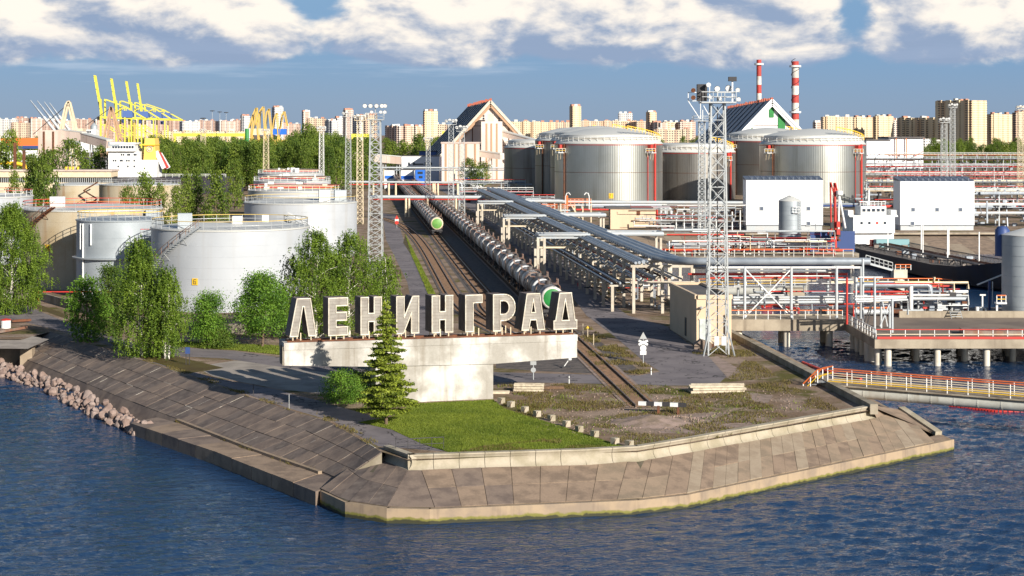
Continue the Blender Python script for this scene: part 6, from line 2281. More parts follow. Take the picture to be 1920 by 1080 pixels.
rail_fence([(AX(1676, yy), yy - 1.1, AZ(505, yy)), (AX(1705, yy), yy - 1.1, AZ(505, yy))], .9, fr, 'white', 'orange', 'orange', .8, .05, 1, ('platform_posts', 'platform_rail', 'platform_mid_rail'))

# ---- white clad buildings
def clad(label, pxa, pxb, yF, zt, dep, rise, wins, base=1.3):
    x0, x1 = AX(pxa, yF), AX(pxb, yF)
    cx, w = (x0 + x1) / 2, x1 - x0
    root = thing('industrial_building', label, 'building', (cx, yF, 0))
    MB().box((cx, yF + dep / 2, (base + zt) / 2), (w, dep, zt - base)).build('wall', 'panel', root)
    MB().box((cx, yF + dep / 2 + .1, base / 2 - .1), (w - .3, dep - .4, base + .18)).build('plinth', 'pipe_l', root)
    k_ = MB()
    k_.add([(x0 - .1, yF - .15, zt), (x1 + .1, yF - .15, zt), (x1 + .1, yF + dep, zt + rise), (x0 - .1, yF + dep, zt + rise), (x0 - .1, yF + dep, zt)], [(0, 1, 2, 3), (0, 3, 4)])
    rf = k_.build('roof', 'roof_s', root)
    sm = MB()
    for i in range(1, 13):
        x = x0 + w * i / 13
        sm.beam((x, yF - .1, zt + .05), (x, yF + dep, zt + rise + .05), .12, .1)
        sm.beam((x, yF + .1, zt), (x, yF + .1, zt + .7), .08)
    sm.build('roof_ribs', 'pipe', rf, 'stuff')
    MB().box((cx, yF - .06, zt * .62), (w, .06, .07)).build('panel_joint', 'pipe_l', root)
    MB().box((cx, yF - .06, base + .05), (w, .06, .12)).build('drip_edge', 'pipe', root)
    for px, py in wins:
        f = MB().box((AX(px, yF), yF - .05, AZ(py, yF)), (1.15, .12, 1.15)).build('window', 'pipe_l', root)
        MB().box((AX(px, yF), yF - .12, AZ(py, yF)), (.8, .06, .8)).build('pane', 'pane', f)
    return root


clad('left white clad pump building behind the grey silo', 1399, 1543, 440, 13.0, 6, .9, [(1428, 391), (1516, 391), (1516, 419)])
clad('right white clad pump building behind the tanker', 1688, 1827, 440, 12.7, 8, 1.0, [(1712, 393), (1757, 393), (1801, 393), (1711, 419)])

# ---- big galvanised tanks
def big_tank(label, px, yc, rad, h, m='tank_s', dome=4.0, fittings=True):
    x = AX(px, yc)
    root = tank(label, px, yc, rad, h, m, 'large galvanised tanks', 'roof_w', 0.5, 96, 150, False)
    c = (x, yc, 0)
    MB().lathe([(rad + .1, h + .08), (rad - 1.4, h + 1.5), (rad - 1.5, h + 2.9), (rad - 3.5, h + 3.4), (rad * .45, h + 1.6 + dome * .8), (.05, h + 2.0 + dome * .85)], 96, c).build('dome', 'roof_w', root, smooth=25)
    rail_fence([(x + (rad - .6) * math.cos(t), yc + (rad - .6) * math.sin(t), h + .9) for t in [6.2832 * i / 48 for i in range(49)]], 1.4, root, 'white', 'white', 'cream', 2.2, .06, 1)
    MB().lathe([(rad + .11, h - .5), (rad + .13, h - .3)], 96, c).build('shell_band', 'red', root)
    MB().lathe([(rad + .09, h * .56), (rad + .12, h * .56 + .12)], 96, c).build('wind_girder', 'rust', root)
    if fittings:
        for a, r_, z1, mm in ((R(-90) + math.asin(.66), .14, h - 2, 'red'), (R(-90) + math.asin(.80), .34, h, 'red'), (R(-90) - math.asin(.83), .22, h, 'rust')):
            q = (x + (rad + .35) * math.cos(a), yc + (rad + .35) * math.sin(a))
            MB().tube([(q[0], q[1], 0), (q[0], q[1], z1)], r_, 8).build('riser_pipe', mm, root)
        for a in (R(-90) + math.asin(.68), R(-90) - math.asin(.86)):
            q = (x + (rad + 1.0) * math.cos(a), yc + (rad + 1.0) * math.sin(a))
            MB().box((q[0], q[1], h - 3), (3.2, 2.2, .2), a).build('foam_platform', 'white', root)
            rail_fence([(q[0] - 1.6, q[1] - 1, h - 2.9), (q[0] + 1.6, q[1] - 1, h - 2.9)], 1.3, root, 'white', 'cream', 'yellow', .9, .06, 1)
            MB().box((q[0], q[1] + .3, h - 1.0), (1.4, 1.2, 1.3), a).build('foam_box', 'red', root)
            for s in (-1, 0, 1):
                MB().beam((q[0] + s, q[1] - .8, h - 3.1), (q[0] + s * .9, q[1] + .9, h - 5.4), .16).build('bracket', 'cream', root)
        # sloping stair along the roof edge on the right
        ps = [(x + rad * math.sin(f) * .97, yc - rad * math.cos(f) * .97, h + 4.6 - 3.0 * (f - .25) / 1.0) for f in (.3, .55, .8, 1.05, 1.3)]
        rail_fence(ps, 1.4, root, 'yellow', 'yellow', 'cream', 1.2, .09, 1)
    return root


bA = big_tank('left large ribbed galvanised tank with red risers and a yellow plate', 1141, 575, 18.1, 21.6)
digit_plate(bA, (AX(1141, 575), 575, 0), 18.15, R(-90) - .01, 4.6, '21', 1.5)
big_tank('right large ribbed galvanised tank behind the white buildings', 1523, 590, 18.1, 21.3)
big_tank('dark shaded tank directly behind the left large tank', 1119, 626, 17.0, 22.4, 'tank_shaded')
big_tank('second dark shaded tank left of the left large tank', 1085, 667, 17.0, 22.2, 'tank_shaded')
big_tank('shaded tank nearest the gabled shed on the left', 1019, 705, 16.2, 19.2, 'tank_shaded', 2, False)
big_tank('shaded dark tank between the two large galvanised tanks', 1300, 655, 16.0, 17.9, 'tank_shaded', 1.0)
big_tank('brownish tank coloured as in shade just left of the right large tank', 1440, 700, 17.5, 22.0, 'tank_shaded')

# ---- beige switch building, loading platform and the big pipes in front of the tanks
sb = thing('switch_building', 'low beige building with a flat grey roof in front of the left large tank', 'building', (31, 445, 0))
MB().box((AX(1187, 445), 449, 2.6), (11.8, 8, 5.4)).build('wall', 'render', sb)
MB().box((AX(1180, 445), 449, 5.5), (12.4, 8.6, .4)).build('roof', 'roof_d', sb)
w_ = MB().box((AX(1197, 445), 444.95, 4.2), (.9, .12, 1.1)).build('window', 'rust', sb)
lp = thing('loading_platform', 'orange railed loading platform with stairs beside the pipe rack', 'platform', (14, 480, 0))
for a, b, z, y in ((1003, 1078, 394, 478), (1062, 1108, 384, 480)):
    MB().box((AX((a + b) / 2, y), y, AZ(z, y)), (AX(b, y) - AX(a, y), 3.0, .4)).build('floor', 'pipe_l', lp)
    rail_fence([(AX(a, y), y - 1.4, AZ(z, y) + .2), (AX(b, y), y - 1.4, AZ(z, y) + .2)], 1.5, lp, 'cream', 'orange', 'orange', 1.1, .07, 2)
    for i in range(4):
        x = AX(a + (b - a) * i / 3, y)
        MB().beam((x, y - 1, 0), (x, y - 1, AZ(z, y)), .3).build('leg', 'cream', lp)
MB().beam((AX(1072, 476), 476, AZ(386, 476)), (AX(1086, 476), 476, AZ(408, 476)), 1.2, .3).build('stair_flight', 'cream', lp)
MB().beam((AX(1063, 479), 477, 0), (AX(1063, 479), 477, AZ(366, 479)), .5).build('riser', 'orange', lp)
for px in (1060, 1104):
    k = MB()
    c = [(AX(px + (d if px < 1080 else -d), 479), 477, AZ(yy_, 479)) for d, yy_ in ((0, 392), (0, 368), (2, 362), (6, 361), (9, 365))]
    k.tube(c, .16, 6)
    k.build('hose_arch', 'white', lp)
TPP = thing('pipework', 'thick grey pipes running in front of the two large galvanised tanks', 'pipework', (40, 505, 0))
pw(TPP, 505, [('pipe_l', .5, [(986, 377), (1140, 379), (1395, 380)]), ('pipe', .5, [(1110, 387), (1255, 388)]), ('red', .28, [(1080, 393), (1232, 393)]), ('white', .2, [(1108, 384), (1250, 384)]), ('pipe', .35, [(940, 378), (1000, 380)]), ('pipe', .3, [(1395, 382), (1680, 383)]), ('blue_dark', .3, [(1540, 386), (1680, 386)])])
for px in range(995, 1390, 32):
    MB().beam((AX(px, 506), 506, 0), (AX(px, 506), 506, AZ(381, 506)), .35).build('support', 'steel', TPP)
DP = thing('pipework', 'bundle of red and grey pipes dropping to the ground right of the beige building', 'pipework', (38, 450, 0))
pw(DP, 450, [('red', .26, [(1228, 392), (1228, 430)]), ('red', .26, [(1232, 392), (1232, 430)]), ('pipe_l', .4, [(1239, 390), (1239, 428)]), ('pipe_l', .4, [(1247, 390), (1247, 428)]), ('pipe_l', .5, [(1200, 390, 3), (1255, 390), (1258, 393), (1258, 430), (1330, 430)]), ('pipe', .3, [(1250, 430), (1340, 434)]), ('dark', .2, [(1207, 396), (1207, 430)]), ('red', .16, [(1213, 396), (1213, 430)])])
for px in (1160, 1270, 1281, 1300, 1325):
    MB().beam((AX(px, 455), 455, 0), (AX(px, 455), 455, AZ(392, 455)), .3).build('support', 'steel', DP)
MB().box((AX(1265, 455), 457, AZ(386, 455)), (6, 5, .3)).build('canopy', 'roof_d', DP)
rr = random.Random(77)
for i in range(30):
    MB().box((AX(rr.uniform(1262, 1390), 445), 443 + rr.random() * 8, rr.uniform(.3, 5)), (rr.uniform(.4, 2.2), .6, rr.uniform(.2, 1.0))).build('valve', rr.choice(['pipe', 'pipe_l', 'red', 'dark', 'rust', 'dark']), DP)


# ---- process pipe racks further back
def far_rack(label, px0, px1, y, zs, seed, n_p=4, step=9.0, lit=.6):
    rr_ = random.Random(seed)
    x0, x1 = AX(px0, y), AX(px1, y)
    root = thing('pipe_rack', label, 'pipe rack', (x0, y, 0), 'pipe racks behind the white buildings' if px0 > 1300 else None)
    nc = max(2, int((x1 - x0) / step))
    cl_ = MB()
    for i in range(nc + 1):
        x = x0 + (x1 - x0) * i / nc
        for dy in (0, 3.5):
            MB().beam((x, y + dy, 0), (x, y + dy, max(zs) + .4), .3).build('column', 'pipe_l', root)
        for z in zs:
            cl_.beam((x, y - .4, z), (x, y + 3.9, z), .25)
    cl_.build('crossbeams', 'pipe', root, 'stuff')
    for z in zs:
        for j in range(n_p):
            r_ = rr_.choice([.12, .16, .2, .28, .4])
            a = x0 + (x1 - x0) * (rr_.random() * .25 if rr_.random() < .5 else 0)
            b = x1 - (x1 - x0) * (rr_.random() * .3 if rr_.random() < .5 else 0)
            yy = y + j * (3.6 / n_p)
            MB().tube([(a, yy, z + .15 + r_), (b, yy, z + .15 + r_)], r_, 6).build('pipe', rr_.choice(['pipe', 'pipe', 'pipe_l', 'dark', 'cream', 'rust', 'red', 'dark', 'pipe', 'pipe_l']), root, smooth=60)
    vl = MB()
    for i in range(int((x1 - x0) * .5)):
        x = rr_.uniform(x0, x1)
        a, b = sorted((rr_.uniform(0, max(zs) + 1), rr_.uniform(0, max(zs) + 1)))
        vl.beam((x, y + rr_.uniform(-1, 4), a), (x, y + rr_.uniform(-1, 4), b), rr_.choice([.15, .25, .4]))
        vl.beam((x, y + 2, a), (x + rr_.uniform(-6, 6), y + 2, a), rr_.choice([.15, .25, .5]))
    for i in range(int((x1 - x0) * 1.4)):
        vl.box((rr_.uniform(x0, x1), y + rr_.random() * 4, rr_.uniform(.3, max(zs) + 1.2)), (rr_.uniform(.3, 1.3), .6, rr_.uniform(.2, .9)))
    vl.build('valves', rr_.choice(['dark', 'pipe']), root, 'stuff')
    rail_fence([(x0, y - .3, max(zs) + .5), (x1, y - .3, max(zs) + .5)], 1.2, root, 'steel', rr_.choice(['red', 'steel', 'white']), 'steel', 2.2, .07, 1)
    return root


where = ['nearest the right white building', 'second behind the right white building', 'third behind the right white building', 'fourth behind the right white building', 'fifth, below the far warehouse', 'sixth, in front of the far trees', 'last, at the foot of the far trees']
for i, (y, zs, a, b) in enumerate(((456, [3.2, 5.5, 8.4], 1815, 1990), (500, [3, 5.2, 7.8], 1628, 1985), (560, [3, 6, 8.6], 1625, 1985), (640, [3.5, 6.5, 9], 1622, 1985), (740, [4, 7.5, 10], 1622, 1985), (860, [5, 9, 11.5], 1622, 1985), (1000, [5, 9, 12], 1625, 1985))):
    far_rack('pipe rack full of grey and red pipes, %s' % where[i], a, b, y, zs, 30 + i, 5, 8 + i)
for i, (y, zs, a, b, lab) in enumerate(((560, [3, 5.5], 862, 1000, 'shaded dark pipe rack in front of the white tank wagons shed'), (640, [3, 6], 850, 985, 'shaded pipe rack just below the white blue striped building'), (520, [2.6, 4.6], 940, 1040, 'shaded pipe rack behind the orange railed platform'))):
    far_rack(lab, a, b, y, zs, 50 + i, 4, 8)
# ---- pipe bridges over the tracks
for lab, y, pa, pb, py0, posts, red_ in (('nearest pipe bridge over the tank trains, pale pipe above a red pipe', 510, 690, 925, 369, (693, 761, 767, 783, 855), True), ('second pipe bridge over the trains with a red and a white pipe', 640, 655, 860, 341, (700, 729, 742, 800, 806, 812, 858), True), ('farthest pipe bridge behind the trains with a white pipe', 820, 630, 1000, 314, (640, 720, 790, 852, 905, 980), False)):
    root = thing('pipe_bridge', lab, 'pipe bridge', (AX(pa, y), y, 0))
    pw(root, y, [('pipe_l', .52 if y < 600 else .4, [(pa, py0), (pb, py0 + 1), (pb + 5, py0 + 3), (pb + 6, py0 + 10), (pb + 6, py0 + 22)])] + ([('red', .2, [(pa, py0 + 5), (pb - 5, py0 + 5)])] if red_ else [('pipe', .3, [(pa, py0 + 5), (pb, py0 + 5)])]))
    for px in posts:
        x = AX(px, y)
        if abs(x - T1(y)) < 1.9 or abs(x - T2(y)) < 1.9:
            x += 3.0
        MB().tube([(x, y, 0), (x, y, AZ(py0 + 3, y))], .35 if y < 600 else .4, 8).build('post', 'cream', root, smooth=50)
fl_ = thing('lamp_post', 'thin pale lamp post right of the long train at the road', 'lamp post', tuple(G(871, 411)))
q = G(871, 411)
MB().tube([q, q + Vector((0, 0, 9.5))], .12, 6).build('pole', 'pile', fl_)
MB().box(q + Vector((0, -.3, 9.6)), (.5, .7, .2)).build('lamp_head', 'dark', fl_)

# ================================================================= background port
def seg_bar(root, name, m, y, segs, w):
    """one part per straight member, drawn at distance y"""
    for a, b, c, d in segs:
        MB().beam((AX(a, y), y, AZ(b, y)), (AX(c, y), y, AZ(d, y)), w).build(name, m, root)


# ---- gabled storage sheds
def gable_shed(label, apex, base_l, base_r, y, y2, sl, wall_m, roof_m, trim, z_eave=6.0):
    ax, az_ = AX(apex[0], y), AZ(apex[1], y)
    lx, lz = AX(base_l[0], y), AZ(base_l[1], y)
    hw = (ax - lx) * (az_ - z_eave) / (az_ - lz)
    root = thing('storage_shed', label, 'shed', (ax, y, 0))
    dxx = sl * (y2 - y)
    k_ = MB()
    k_.add([(ax - hw, y, 0), (ax + hw, y, 0), (ax + hw, y, z_eave), (ax, y, az_), (ax - hw, y, z_eave), (ax - hw + dxx, y2, 0), (ax + hw + dxx, y2, 0), (ax + hw + dxx, y2, z_eave), (ax + dxx, y2, az_), (ax - hw + dxx, y2, z_eave)],
           [(0, 1, 2, 3, 4), (9, 8, 7, 6, 5), (1, 6, 7, 2), (5, 0, 4, 9)])
    k_.build('wall', wall_m, root)
    for s in (-1, 1):
        k_ = MB()
        a0, b0 = Vector((ax + s * (hw + .6), y - 1.6, z_eave + .2)), Vector((ax, y - 1.6, az_ + .8))
        a1, b1 = a0 + Vector((dxx, y2 - y + 1.6, 0)), b0 + Vector((dxx, y2 - y + 1.6, 0))
        k_.quad(a0, b0, b1, a1)
        rf = k_.build('roof', roof_m, root)
        sm = MB()
        for i in range(1, 9):
            t = i / 9
            sm.beam(a0.lerp(a1, t) + Vector((0, 0, .25)), b0.lerp(b1, t) + Vector((0, 0, .25)), .5, .5)
        sm.build('roof_ribs', 'roof_d', rf, 'stuff')
        MB().beam(a0 + Vector((0, -.3, -.2)), b0 + Vector((0, -.3, -.2)), .8, 1.4).build('gable_trim', trim[0], root)
        MB().beam(a0 + Vector((0, -.1, -2.2)), b0 + Vector((0, -.1, -2.4)), .5, 1.3).build('gable_band', trim[1], root)
    r_ = MB()
    for i in range(24):
        t = i / 24
        r_.box((ax + dxx * t, y + (y2 - y) * t, az_ + 1.3), (1.2, 2.2, rnd.uniform(.8, 2.2)))
    r_.build('ridge_vents', 'shed_red', root, 'stuff')
    for z in (.45, .7):
        MB().box((ax, y - .1, z * az_), (hw * 2 * (1 - z) * az_ / (az_ - z_eave) - 2, .12, .25)).build('wall_joint', 'rust', root)
    for f in (-.6, -.3, .3, .6):
        h_ = z_eave + (az_ - z_eave) * (1 - abs(f)) - 2.5
        MB().box((ax + f * hw, y - .15, h_ / 2), (.5, .16, h_)).build('wall_post', 'rust', root)
    return root


MT['shed_red'] = mat('faded red ridge paint', (0.38, 0.10, 0.06), 0.7, var=.2)
shl = gable_shed('pink white gabled storage shed with a steep slate roof and a hopper tower', (920, 192), (851, 268), (985, 258), 900, 1090, -.09, 'pink_w', 'roof_s', ('pile', 'shed_tan'))
y = 896.0
x0, x1 = AX(903, y), AX(942, y)
MB().box(((x0 + x1) / 2, y - 6, AZ(228, y) / 2), (x1 - x0, 11, AZ(228, y))).build('hopper_tower', 'pink_w', shl)
for px in (913, 922, 932):
    MB().box((AX(px, y), y - 11.6, AZ(228, y) / 2 + (5 if px == 922 else 0)), (.9, .2, AZ(228, y) - 2 - (10 if px == 922 else 0))).build('tower_stripe', 'shed_tan', shl)
MB().box((AX(920, y), y - 5, AZ(221, y)), (3.2, 5, 4)).build('head_house', 'pink', shl)
for px in (907, 936, 941):
    for py in (217, 222, 227):
        MB().box((AX(px, 899), 899.8, AZ(py, 899)), (.8, .3, .9)).build('window', 'glass', shl)
box_ = thing('bunker_block', 'long pink white bunker block with rusty stripes left of the gabled shed', 'building', (AX(865, 850), 850, 0))
x0, x1 = AX(828, 850), AX(898, 850)
MB().box(((x0 + x1) / 2, 862, AZ(269, 850) / 2), (x1 - x0, 24, AZ(269, 850))).build('wall', 'pink_w', box_)
MB().box(((x0 + x1) / 2, 862, AZ(269, 850) + .3), (x1 - x0 + .8, 24.6, .8)).build('roof', 'pink', box_)
for px in (836, 852, 861, 874, 891):
    MB().box((AX(px, 850), 849.85, AZ(269, 850) / 2), (.9, .2, AZ(269, 850) - .5)).build('stripe', 'shed_tan', box_)


def gallery(label, a, b, ya, yb, h, w, m, legs=()):
    A, B = Vector((AX(a[0], ya), ya, AZ(a[1], ya))), Vector((AX(b[0], yb), yb, AZ(b[1], yb)))
    root = thing('conveyor_gallery', label, 'conveyor', (A.x, A.y, 0))
    MB().beam(A, B, w, h).build('gallery', m, root)
    d = (B - A).normalized()
    MB().beam(A + Vector((0, 0, h / 2 + .22)), B + Vector((0, 0, h / 2 + .22)), w + .4, .4).build('gallery_roof', 'roof_w', root)
    n_ = max(3, int((B - A).length / 6))
    rb = MB()
    for i in range(n_ + 1):
        q = A.lerp(B, i / n_)
        rb.box((q.x, q.y - w / 2 - .05, q.z), (.3, .12, h))
    rb.build('panel_ribs', 'pink', root, 'stuff')
    for t in legs:
        q = A.lerp(B, t)
        for s in (-1, 1):
            MB().beam((q.x + s * 1.2, q.y, 0), (q.x + s * .6, q.y, q.z - h / 2), .5).build('trestle_leg', 'steel', root)
    return root


gallery('pale conveyor gallery sloping down right of the gabled shed tower', (941, 250), (1002, 267), 895, 880, 2.6, 3.5, 'pink_w', (.9,))
gallery('low pale conveyor gallery between the bunker block and the dark tanks', (897, 288), (942, 294), 870, 860, 2.8, 3.5, 'pink_w', (.5,))
gallery('grey conveyor gallery crossing behind the left lattice masts', (648, 292), (752, 301), 840, 840, 3.6, 4, 'pink', (.1, .4, .7, .95))
shr = gable_shed('dark blue roofed storage shed behind the right tanks with a white and green gable', (1447, 190), (1390, 250), (1500, 250), 877, 1180, .05, 'panel', 'roof_s', ('panel', 'panel'))
for px, py, h in ((1447, 207, 16), (1466, 228, 22), (1406, 246, 14)):
    MB().box((AX(px, 876), 876.7, AZ(py, 876)), (2.4 if h < 20 else 3.6, .2, h * .45 if h < 20 else 8)).build('green_panel', 'green', shr)
wh = thing('warehouse', 'long white warehouse right of the large tanks with two thin red lines', 'warehouse', (AX(1680, 1020), 1020, 0))
for a, b, yt, m in ((1625, 1668, 264, 'panel'), (1667, 1732, 259, 'panel')):
    MB().box((AX((a + b) / 2, 1020), 1035 + (b > 1700), AZ(yt, 1020) / 2), (AX(b, 1020) - AX(a, 1020), 30, AZ(yt, 1020))).build('hall', m, wh)
    MB().box((AX((a + b) / 2, 1020), 1035, AZ(yt, 1020) + .4), (AX(b, 1020) - AX(a, 1020) + 1, 31, .8)).build('roof', 'roof_d', wh)
for px in (1681, 1700):
    MB().box((AX(px, 1019), 1019.8, AZ(280, 1019)), (.6, .2, 13)).build('red_line', 'orange', wh)
MB().beam((AX(1715, 1018), 1018, AZ(293, 1018)), (AX(1730, 1018), 1018, AZ(284, 1018)), .5).build('outside_stair', 'red', wh)

# ---- striped chimneys
def chimney(label, px, y, yt, r0, r1, bands):
    x = AX(px, y)
    root = thing('chimney', label, 'chimney', (x, y, 0))
    for a, b, m in bands:
        za, zb = AZ(a, y), AZ(b, y)
        zt = AZ(yt, y)
        ra, rb_ = r0 + (r1 - r0) * za / zt, r0 + (r1 - r0) * zb / zt
        MB().lathe([(rb_, max(0, zb)), (ra, za)], 24, (x, y, 0)).build('band', m, root, smooth=30)
    MB().lathe([(.01, AZ(yt, y) - .5), (r1 * .8, AZ(yt, y) - .5), (r1 * .8, AZ(yt, y)), (r1, AZ(yt, y))], 24, (x, y, 0)).build('mouth', 'dark', root)
    return root, x


c1, cx1 = chimney('slim red and white banded chimney, left of the two', 1423, 960, 112, 1.6, 1.35, [(112, 128, 'red_f'), (128, 143, 'red_f'), (143, 159, 'white_f'), (159, 175, 'red_f'), (175, 191, 'white_f'), (191, 208, 'red_f'), (208, 345, 'pile')])
c2, cx2 = chimney('thicker red and white chimney with a spiral strake, right of the two', 1491, 930, 115, 2.15, 1.9, [(115, 126, 'red_f'), (126, 146, 'white_f'), (146, 161, 'red_f'), (161, 178, 'white_f'), (178, 193, 'red_f'), (193, 208, 'white_f'), (208, 224, 'red_f'), (224, 345, 'pile')])
for c_, x, y, r_, zs in ((c2, cx2, 930, 2.1, (126, 212)), (c1, cx1, 960, 1.5, (208, 122))):
    for zz in zs:
        MB().lathe([(r_, AZ(zz, y)), (r_ + 1.1, AZ(zz, y)), (r_ + 1.1, AZ(zz, y) + 1), (r_ + 1.0, AZ(zz, y) + 1), (r_ + 1.0, AZ(zz, y) + .1)], 20, (x, y, 0)).build('gallery_ring', 'white', c_)
pts = [(cx2 + 2.12 * math.cos(t), 930 + 2.12 * math.sin(t), 33 + t * 1.1) for t in [i * .35 for i in range(86)]]
MB().tube(pts, .16, 4).build('spiral_strake', 'dark', c2)

# ---- yellow ship to shore cranes
def sts(label, hx, yt_boom, bx, y, ap, girder, leg2):
    root = thing('container_crane', label, 'crane', (AX(hx, y), y, 0), 'yellow container cranes')
    s = 3200.0 / y
    D = 16.0
    gy = girder[0]
    X = lambda p: AX(p, y)
    Z = lambda p: AZ(p, y)
    for dy in (-D / 2, D / 2):
        MB().beam((X(hx + 3), y + dy, 0), (X(hx + 3), y + dy, Z(ap[1])), 1.4).build('tower_leg', 'lemon', root)
        MB().beam((X(leg2), y + dy, 0), (X(leg2), y + dy, Z(gy)), 1.1).build('rear_leg', 'lemon', root)
        MB().beam((X(hx + 3), y + dy, Z(gy + 12)), (X(leg2), y + dy, Z(gy + 38)), .8).build('leg_brace', 'lemon', root)
        MB().beam((X(hx + 3), y + dy, 14), (X(leg2), y + dy, 14), 1.2).build('portal_beam', 'lemon', root)
        MB().beam((X(ap[0]), y + dy * .4, Z(ap[1])), (X(ap[2]), y + dy * .4, Z(ap[3])), .65).build('upper_tie', 'lemon', root)
        MB().beam((X(ap[2]), y + dy * .4, Z(ap[3])), (X(girder[1]), y + dy * .4, Z(gy + 2)), .65).build('rear_tie', 'lemon', root)
        MB().beam((X(ap[2]), y + dy * .4, Z(ap[3])), (X(hx + 14), y + dy * .4, Z(gy)), .6).build('strut', 'lemon', root)
        MB().beam((X(ap[2]), y + dy * .4, Z(ap[3])), (X(ap[2]), y + dy * .4, Z(gy)), .7).build('post', 'lemon', root)
        MB().beam((X(hx), y + dy * .3, Z(gy)), (X(girder[1]), y + dy * .3, Z(gy + 2)), 1.1, 1.7).build('girder', 'lemon', root)
        MB().beam((X(bx), y + dy * .22, Z(yt_boom)), (X(hx + 1), y + dy * .22, Z(gy - 4)), 1.5, 1.5).build('boom', 'lemon', root)
    for t in range(7):
        p = Vector((X(bx), y, Z(yt_boom))).lerp(Vector((X(hx + 1), y, Z(gy - 4))), t / 6)
        MB().beam(p + Vector((0, -D * .22, 0)), p + Vector((0, D * .22, 0)), .8).build('boom_tie', 'lemon', root)
    MB().box((X(ap[2] + 6), y, Z(gy - 6)), (8.5, 8, 6)).build('machine_house', 'blue_f', root)
    MB().box((X(ap[2] - 3), y, Z(gy + 7)), (3.2, 3, 3.5)).build('operator_cab', 'blue_dark', root)
    MB().box((X(hx - 2), y - D * .3, Z(gy + 2)), (3, 3, 3)).build('hinge_block', 'dark', root)
    return root


for i, (hx, bt, bx, y, ap, gd_, l2) in enumerate(((190, 142, 178, 1500, (197, 186, 235, 200), (220, 272), 238), (219, 148, 209, 1590, (228, 189, 265, 201), (221, 300), 262), (247, 153, 237, 1690, (254, 192, 290, 203), (222, 322), 291), (266, 157, 258, 1780, (275, 195, 307, 206), (223, 342), 312))):
    sts('%s yellow container crane with raised boom, counted from the left' % ['first', 'second', 'third', 'fourth'][i], hx, bt, bx, y, ap, gd_, l2)

# ---- ship's derrick and grey jib cranes at the left
aw = thing('harbour_crane', 'cream A shaped crane frame above the grey bunker at the left', 'crane', (AX(128, 1000), 1000, 0))
for a, b, c, d in ((112, 246, 124, 196), (117, 246, 127, 196), (124, 196, 128, 190), (128, 192, 140, 246), (131, 192, 145, 246), (128, 190, 131, 192)):
    MB().beam((AX(a, 1000), 1000, AZ(b, 1000)), (AX(c, 1000), 1000, AZ(d, 1000)), 1.3).build('frame_leg', 'cream', aw)
MB().beam((AX(60, 998), 1000, AZ(252, 1000)), (AX(124, 998), 1000, AZ(197, 1000)), .35).build('stay_cable', 'dark', aw)
MB().box((AX(147, 1000), 1002, AZ(246, 1000) - 1), (6, 8, 5)).build('cab', 'cream', aw)
MB().box((AX(128, 1000), 1004, 9), (10, 8, 18)).build('pedestal', 'cream', aw)
for i, (a, b, c, d) in enumerate(((113, 258, 57, 188), (121, 255, 70, 189), (127, 252, 83, 191), (133, 248, 93, 193))):
    y = 1080 + i * 25
    root = thing('jib_crane', '%s grey jib leaning left beside the cream crane frame' % ['first', 'second', 'third', 'fourth'][i], 'crane', (AX(a, y), y, 0), 'grey jib cranes')
    A, B = Vector((AX(a, y), y, AZ(b, y))), Vector((AX(c, y), y, AZ(d, y)))
    MB().tube([A, A.lerp(B, .55)], 1.0, 8).build('jib', 'pipe_l', root, smooth=50)
    MB().tube([A.lerp(B, .55), B], .8, 8, .3).build('jib_tip', 'pipe', root, smooth=50)
    MB().box((A.x + 3, A.y, A.z / 2), (7, 7, A.z + 3)).build('pedestal', 'pipe_l', root)
aw2 = thing('harbour_crane', 'pinkish A shaped crane between the yellow container cranes', 'crane', (AX(203, 1200), 1200, 0))
for a, b, c, d in ((194, 262, 207, 200), (201, 262, 209, 200), (208, 200, 222, 262), (211, 203, 228, 262)):
    MB().beam((AX(a, 1200), 1200, AZ(b, 1200)), (AX(c, 1200), 1200, AZ(d, 1200)), 1.2).build('frame_leg', 'shed_tan', aw2)
MB().beam((AX(160, 1200), 1200, AZ(236, 1200)), (AX(208, 1200), 1200, AZ(202, 1200)), .4).build('stay_cable', 'dark', aw2)
MB().box((AX(205, 1200), 1204, 8), (14, 8, 16)).build('pedestal', 'shed_tan', aw2)
# ochre level-luffing cranes right of them
for i, (px, segs) in enumerate(((478, ((470, 262, 474, 215), (474, 215, 480, 202), (480, 202, 484, 262), (474, 215, 466, 240), (480, 205, 472, 262))), (489, ((484, 262, 487, 208), (487, 208, 493, 200), (493, 202, 497, 262), (487, 210, 478, 235))), (500, ((495, 262, 500, 210), (500, 210, 505, 204), (503, 204, 510, 262))), (517, ((508, 262, 514, 222), (514, 222, 518, 212), (518, 212, 522, 262))), (531, ((522, 262, 528, 216), (528, 216, 532, 209), (532, 209, 538, 236), (528, 220, 520, 262))))):
    y = 1350 + i * 40
    root = thing('harbour_crane', '%s slim ochre harbour crane in the cluster above the trees, from the left' % ['first', 'second', 'third', 'fourth', 'fifth'][i], 'crane', (AX(px, y), y, 0), 'ochre harbour cranes')
    for a, b, c, d in segs:
        MB().beam((AX(a, y), y, AZ(b, y)), (AX(c, y), y, AZ(d, y)), .85).build('member', 'ochre', root)
        MB().beam((AX(a, y) + .5, y + 5, AZ(b, y)), (AX(c, y) + .5, y + 3, AZ(d, y)), .6).build('member', 'ochre', root)
    MB().box((AX(px - 2, y), y + 3, AZ(247, y)), (7, 6, 5)).build('cab', 'cream' if i < 3 else 'blue', root)
    MB().box((AX(px - 1, y), y + 3, AZ(262, y) / 2), (8, 7, AZ(262, y))).build('pedestal', 'ochre', root)
gc = thing('green_crane', 'small green crane cab on a post at the left of the ochre cranes', 'crane', (AX(458, 1250), 1250, 0))
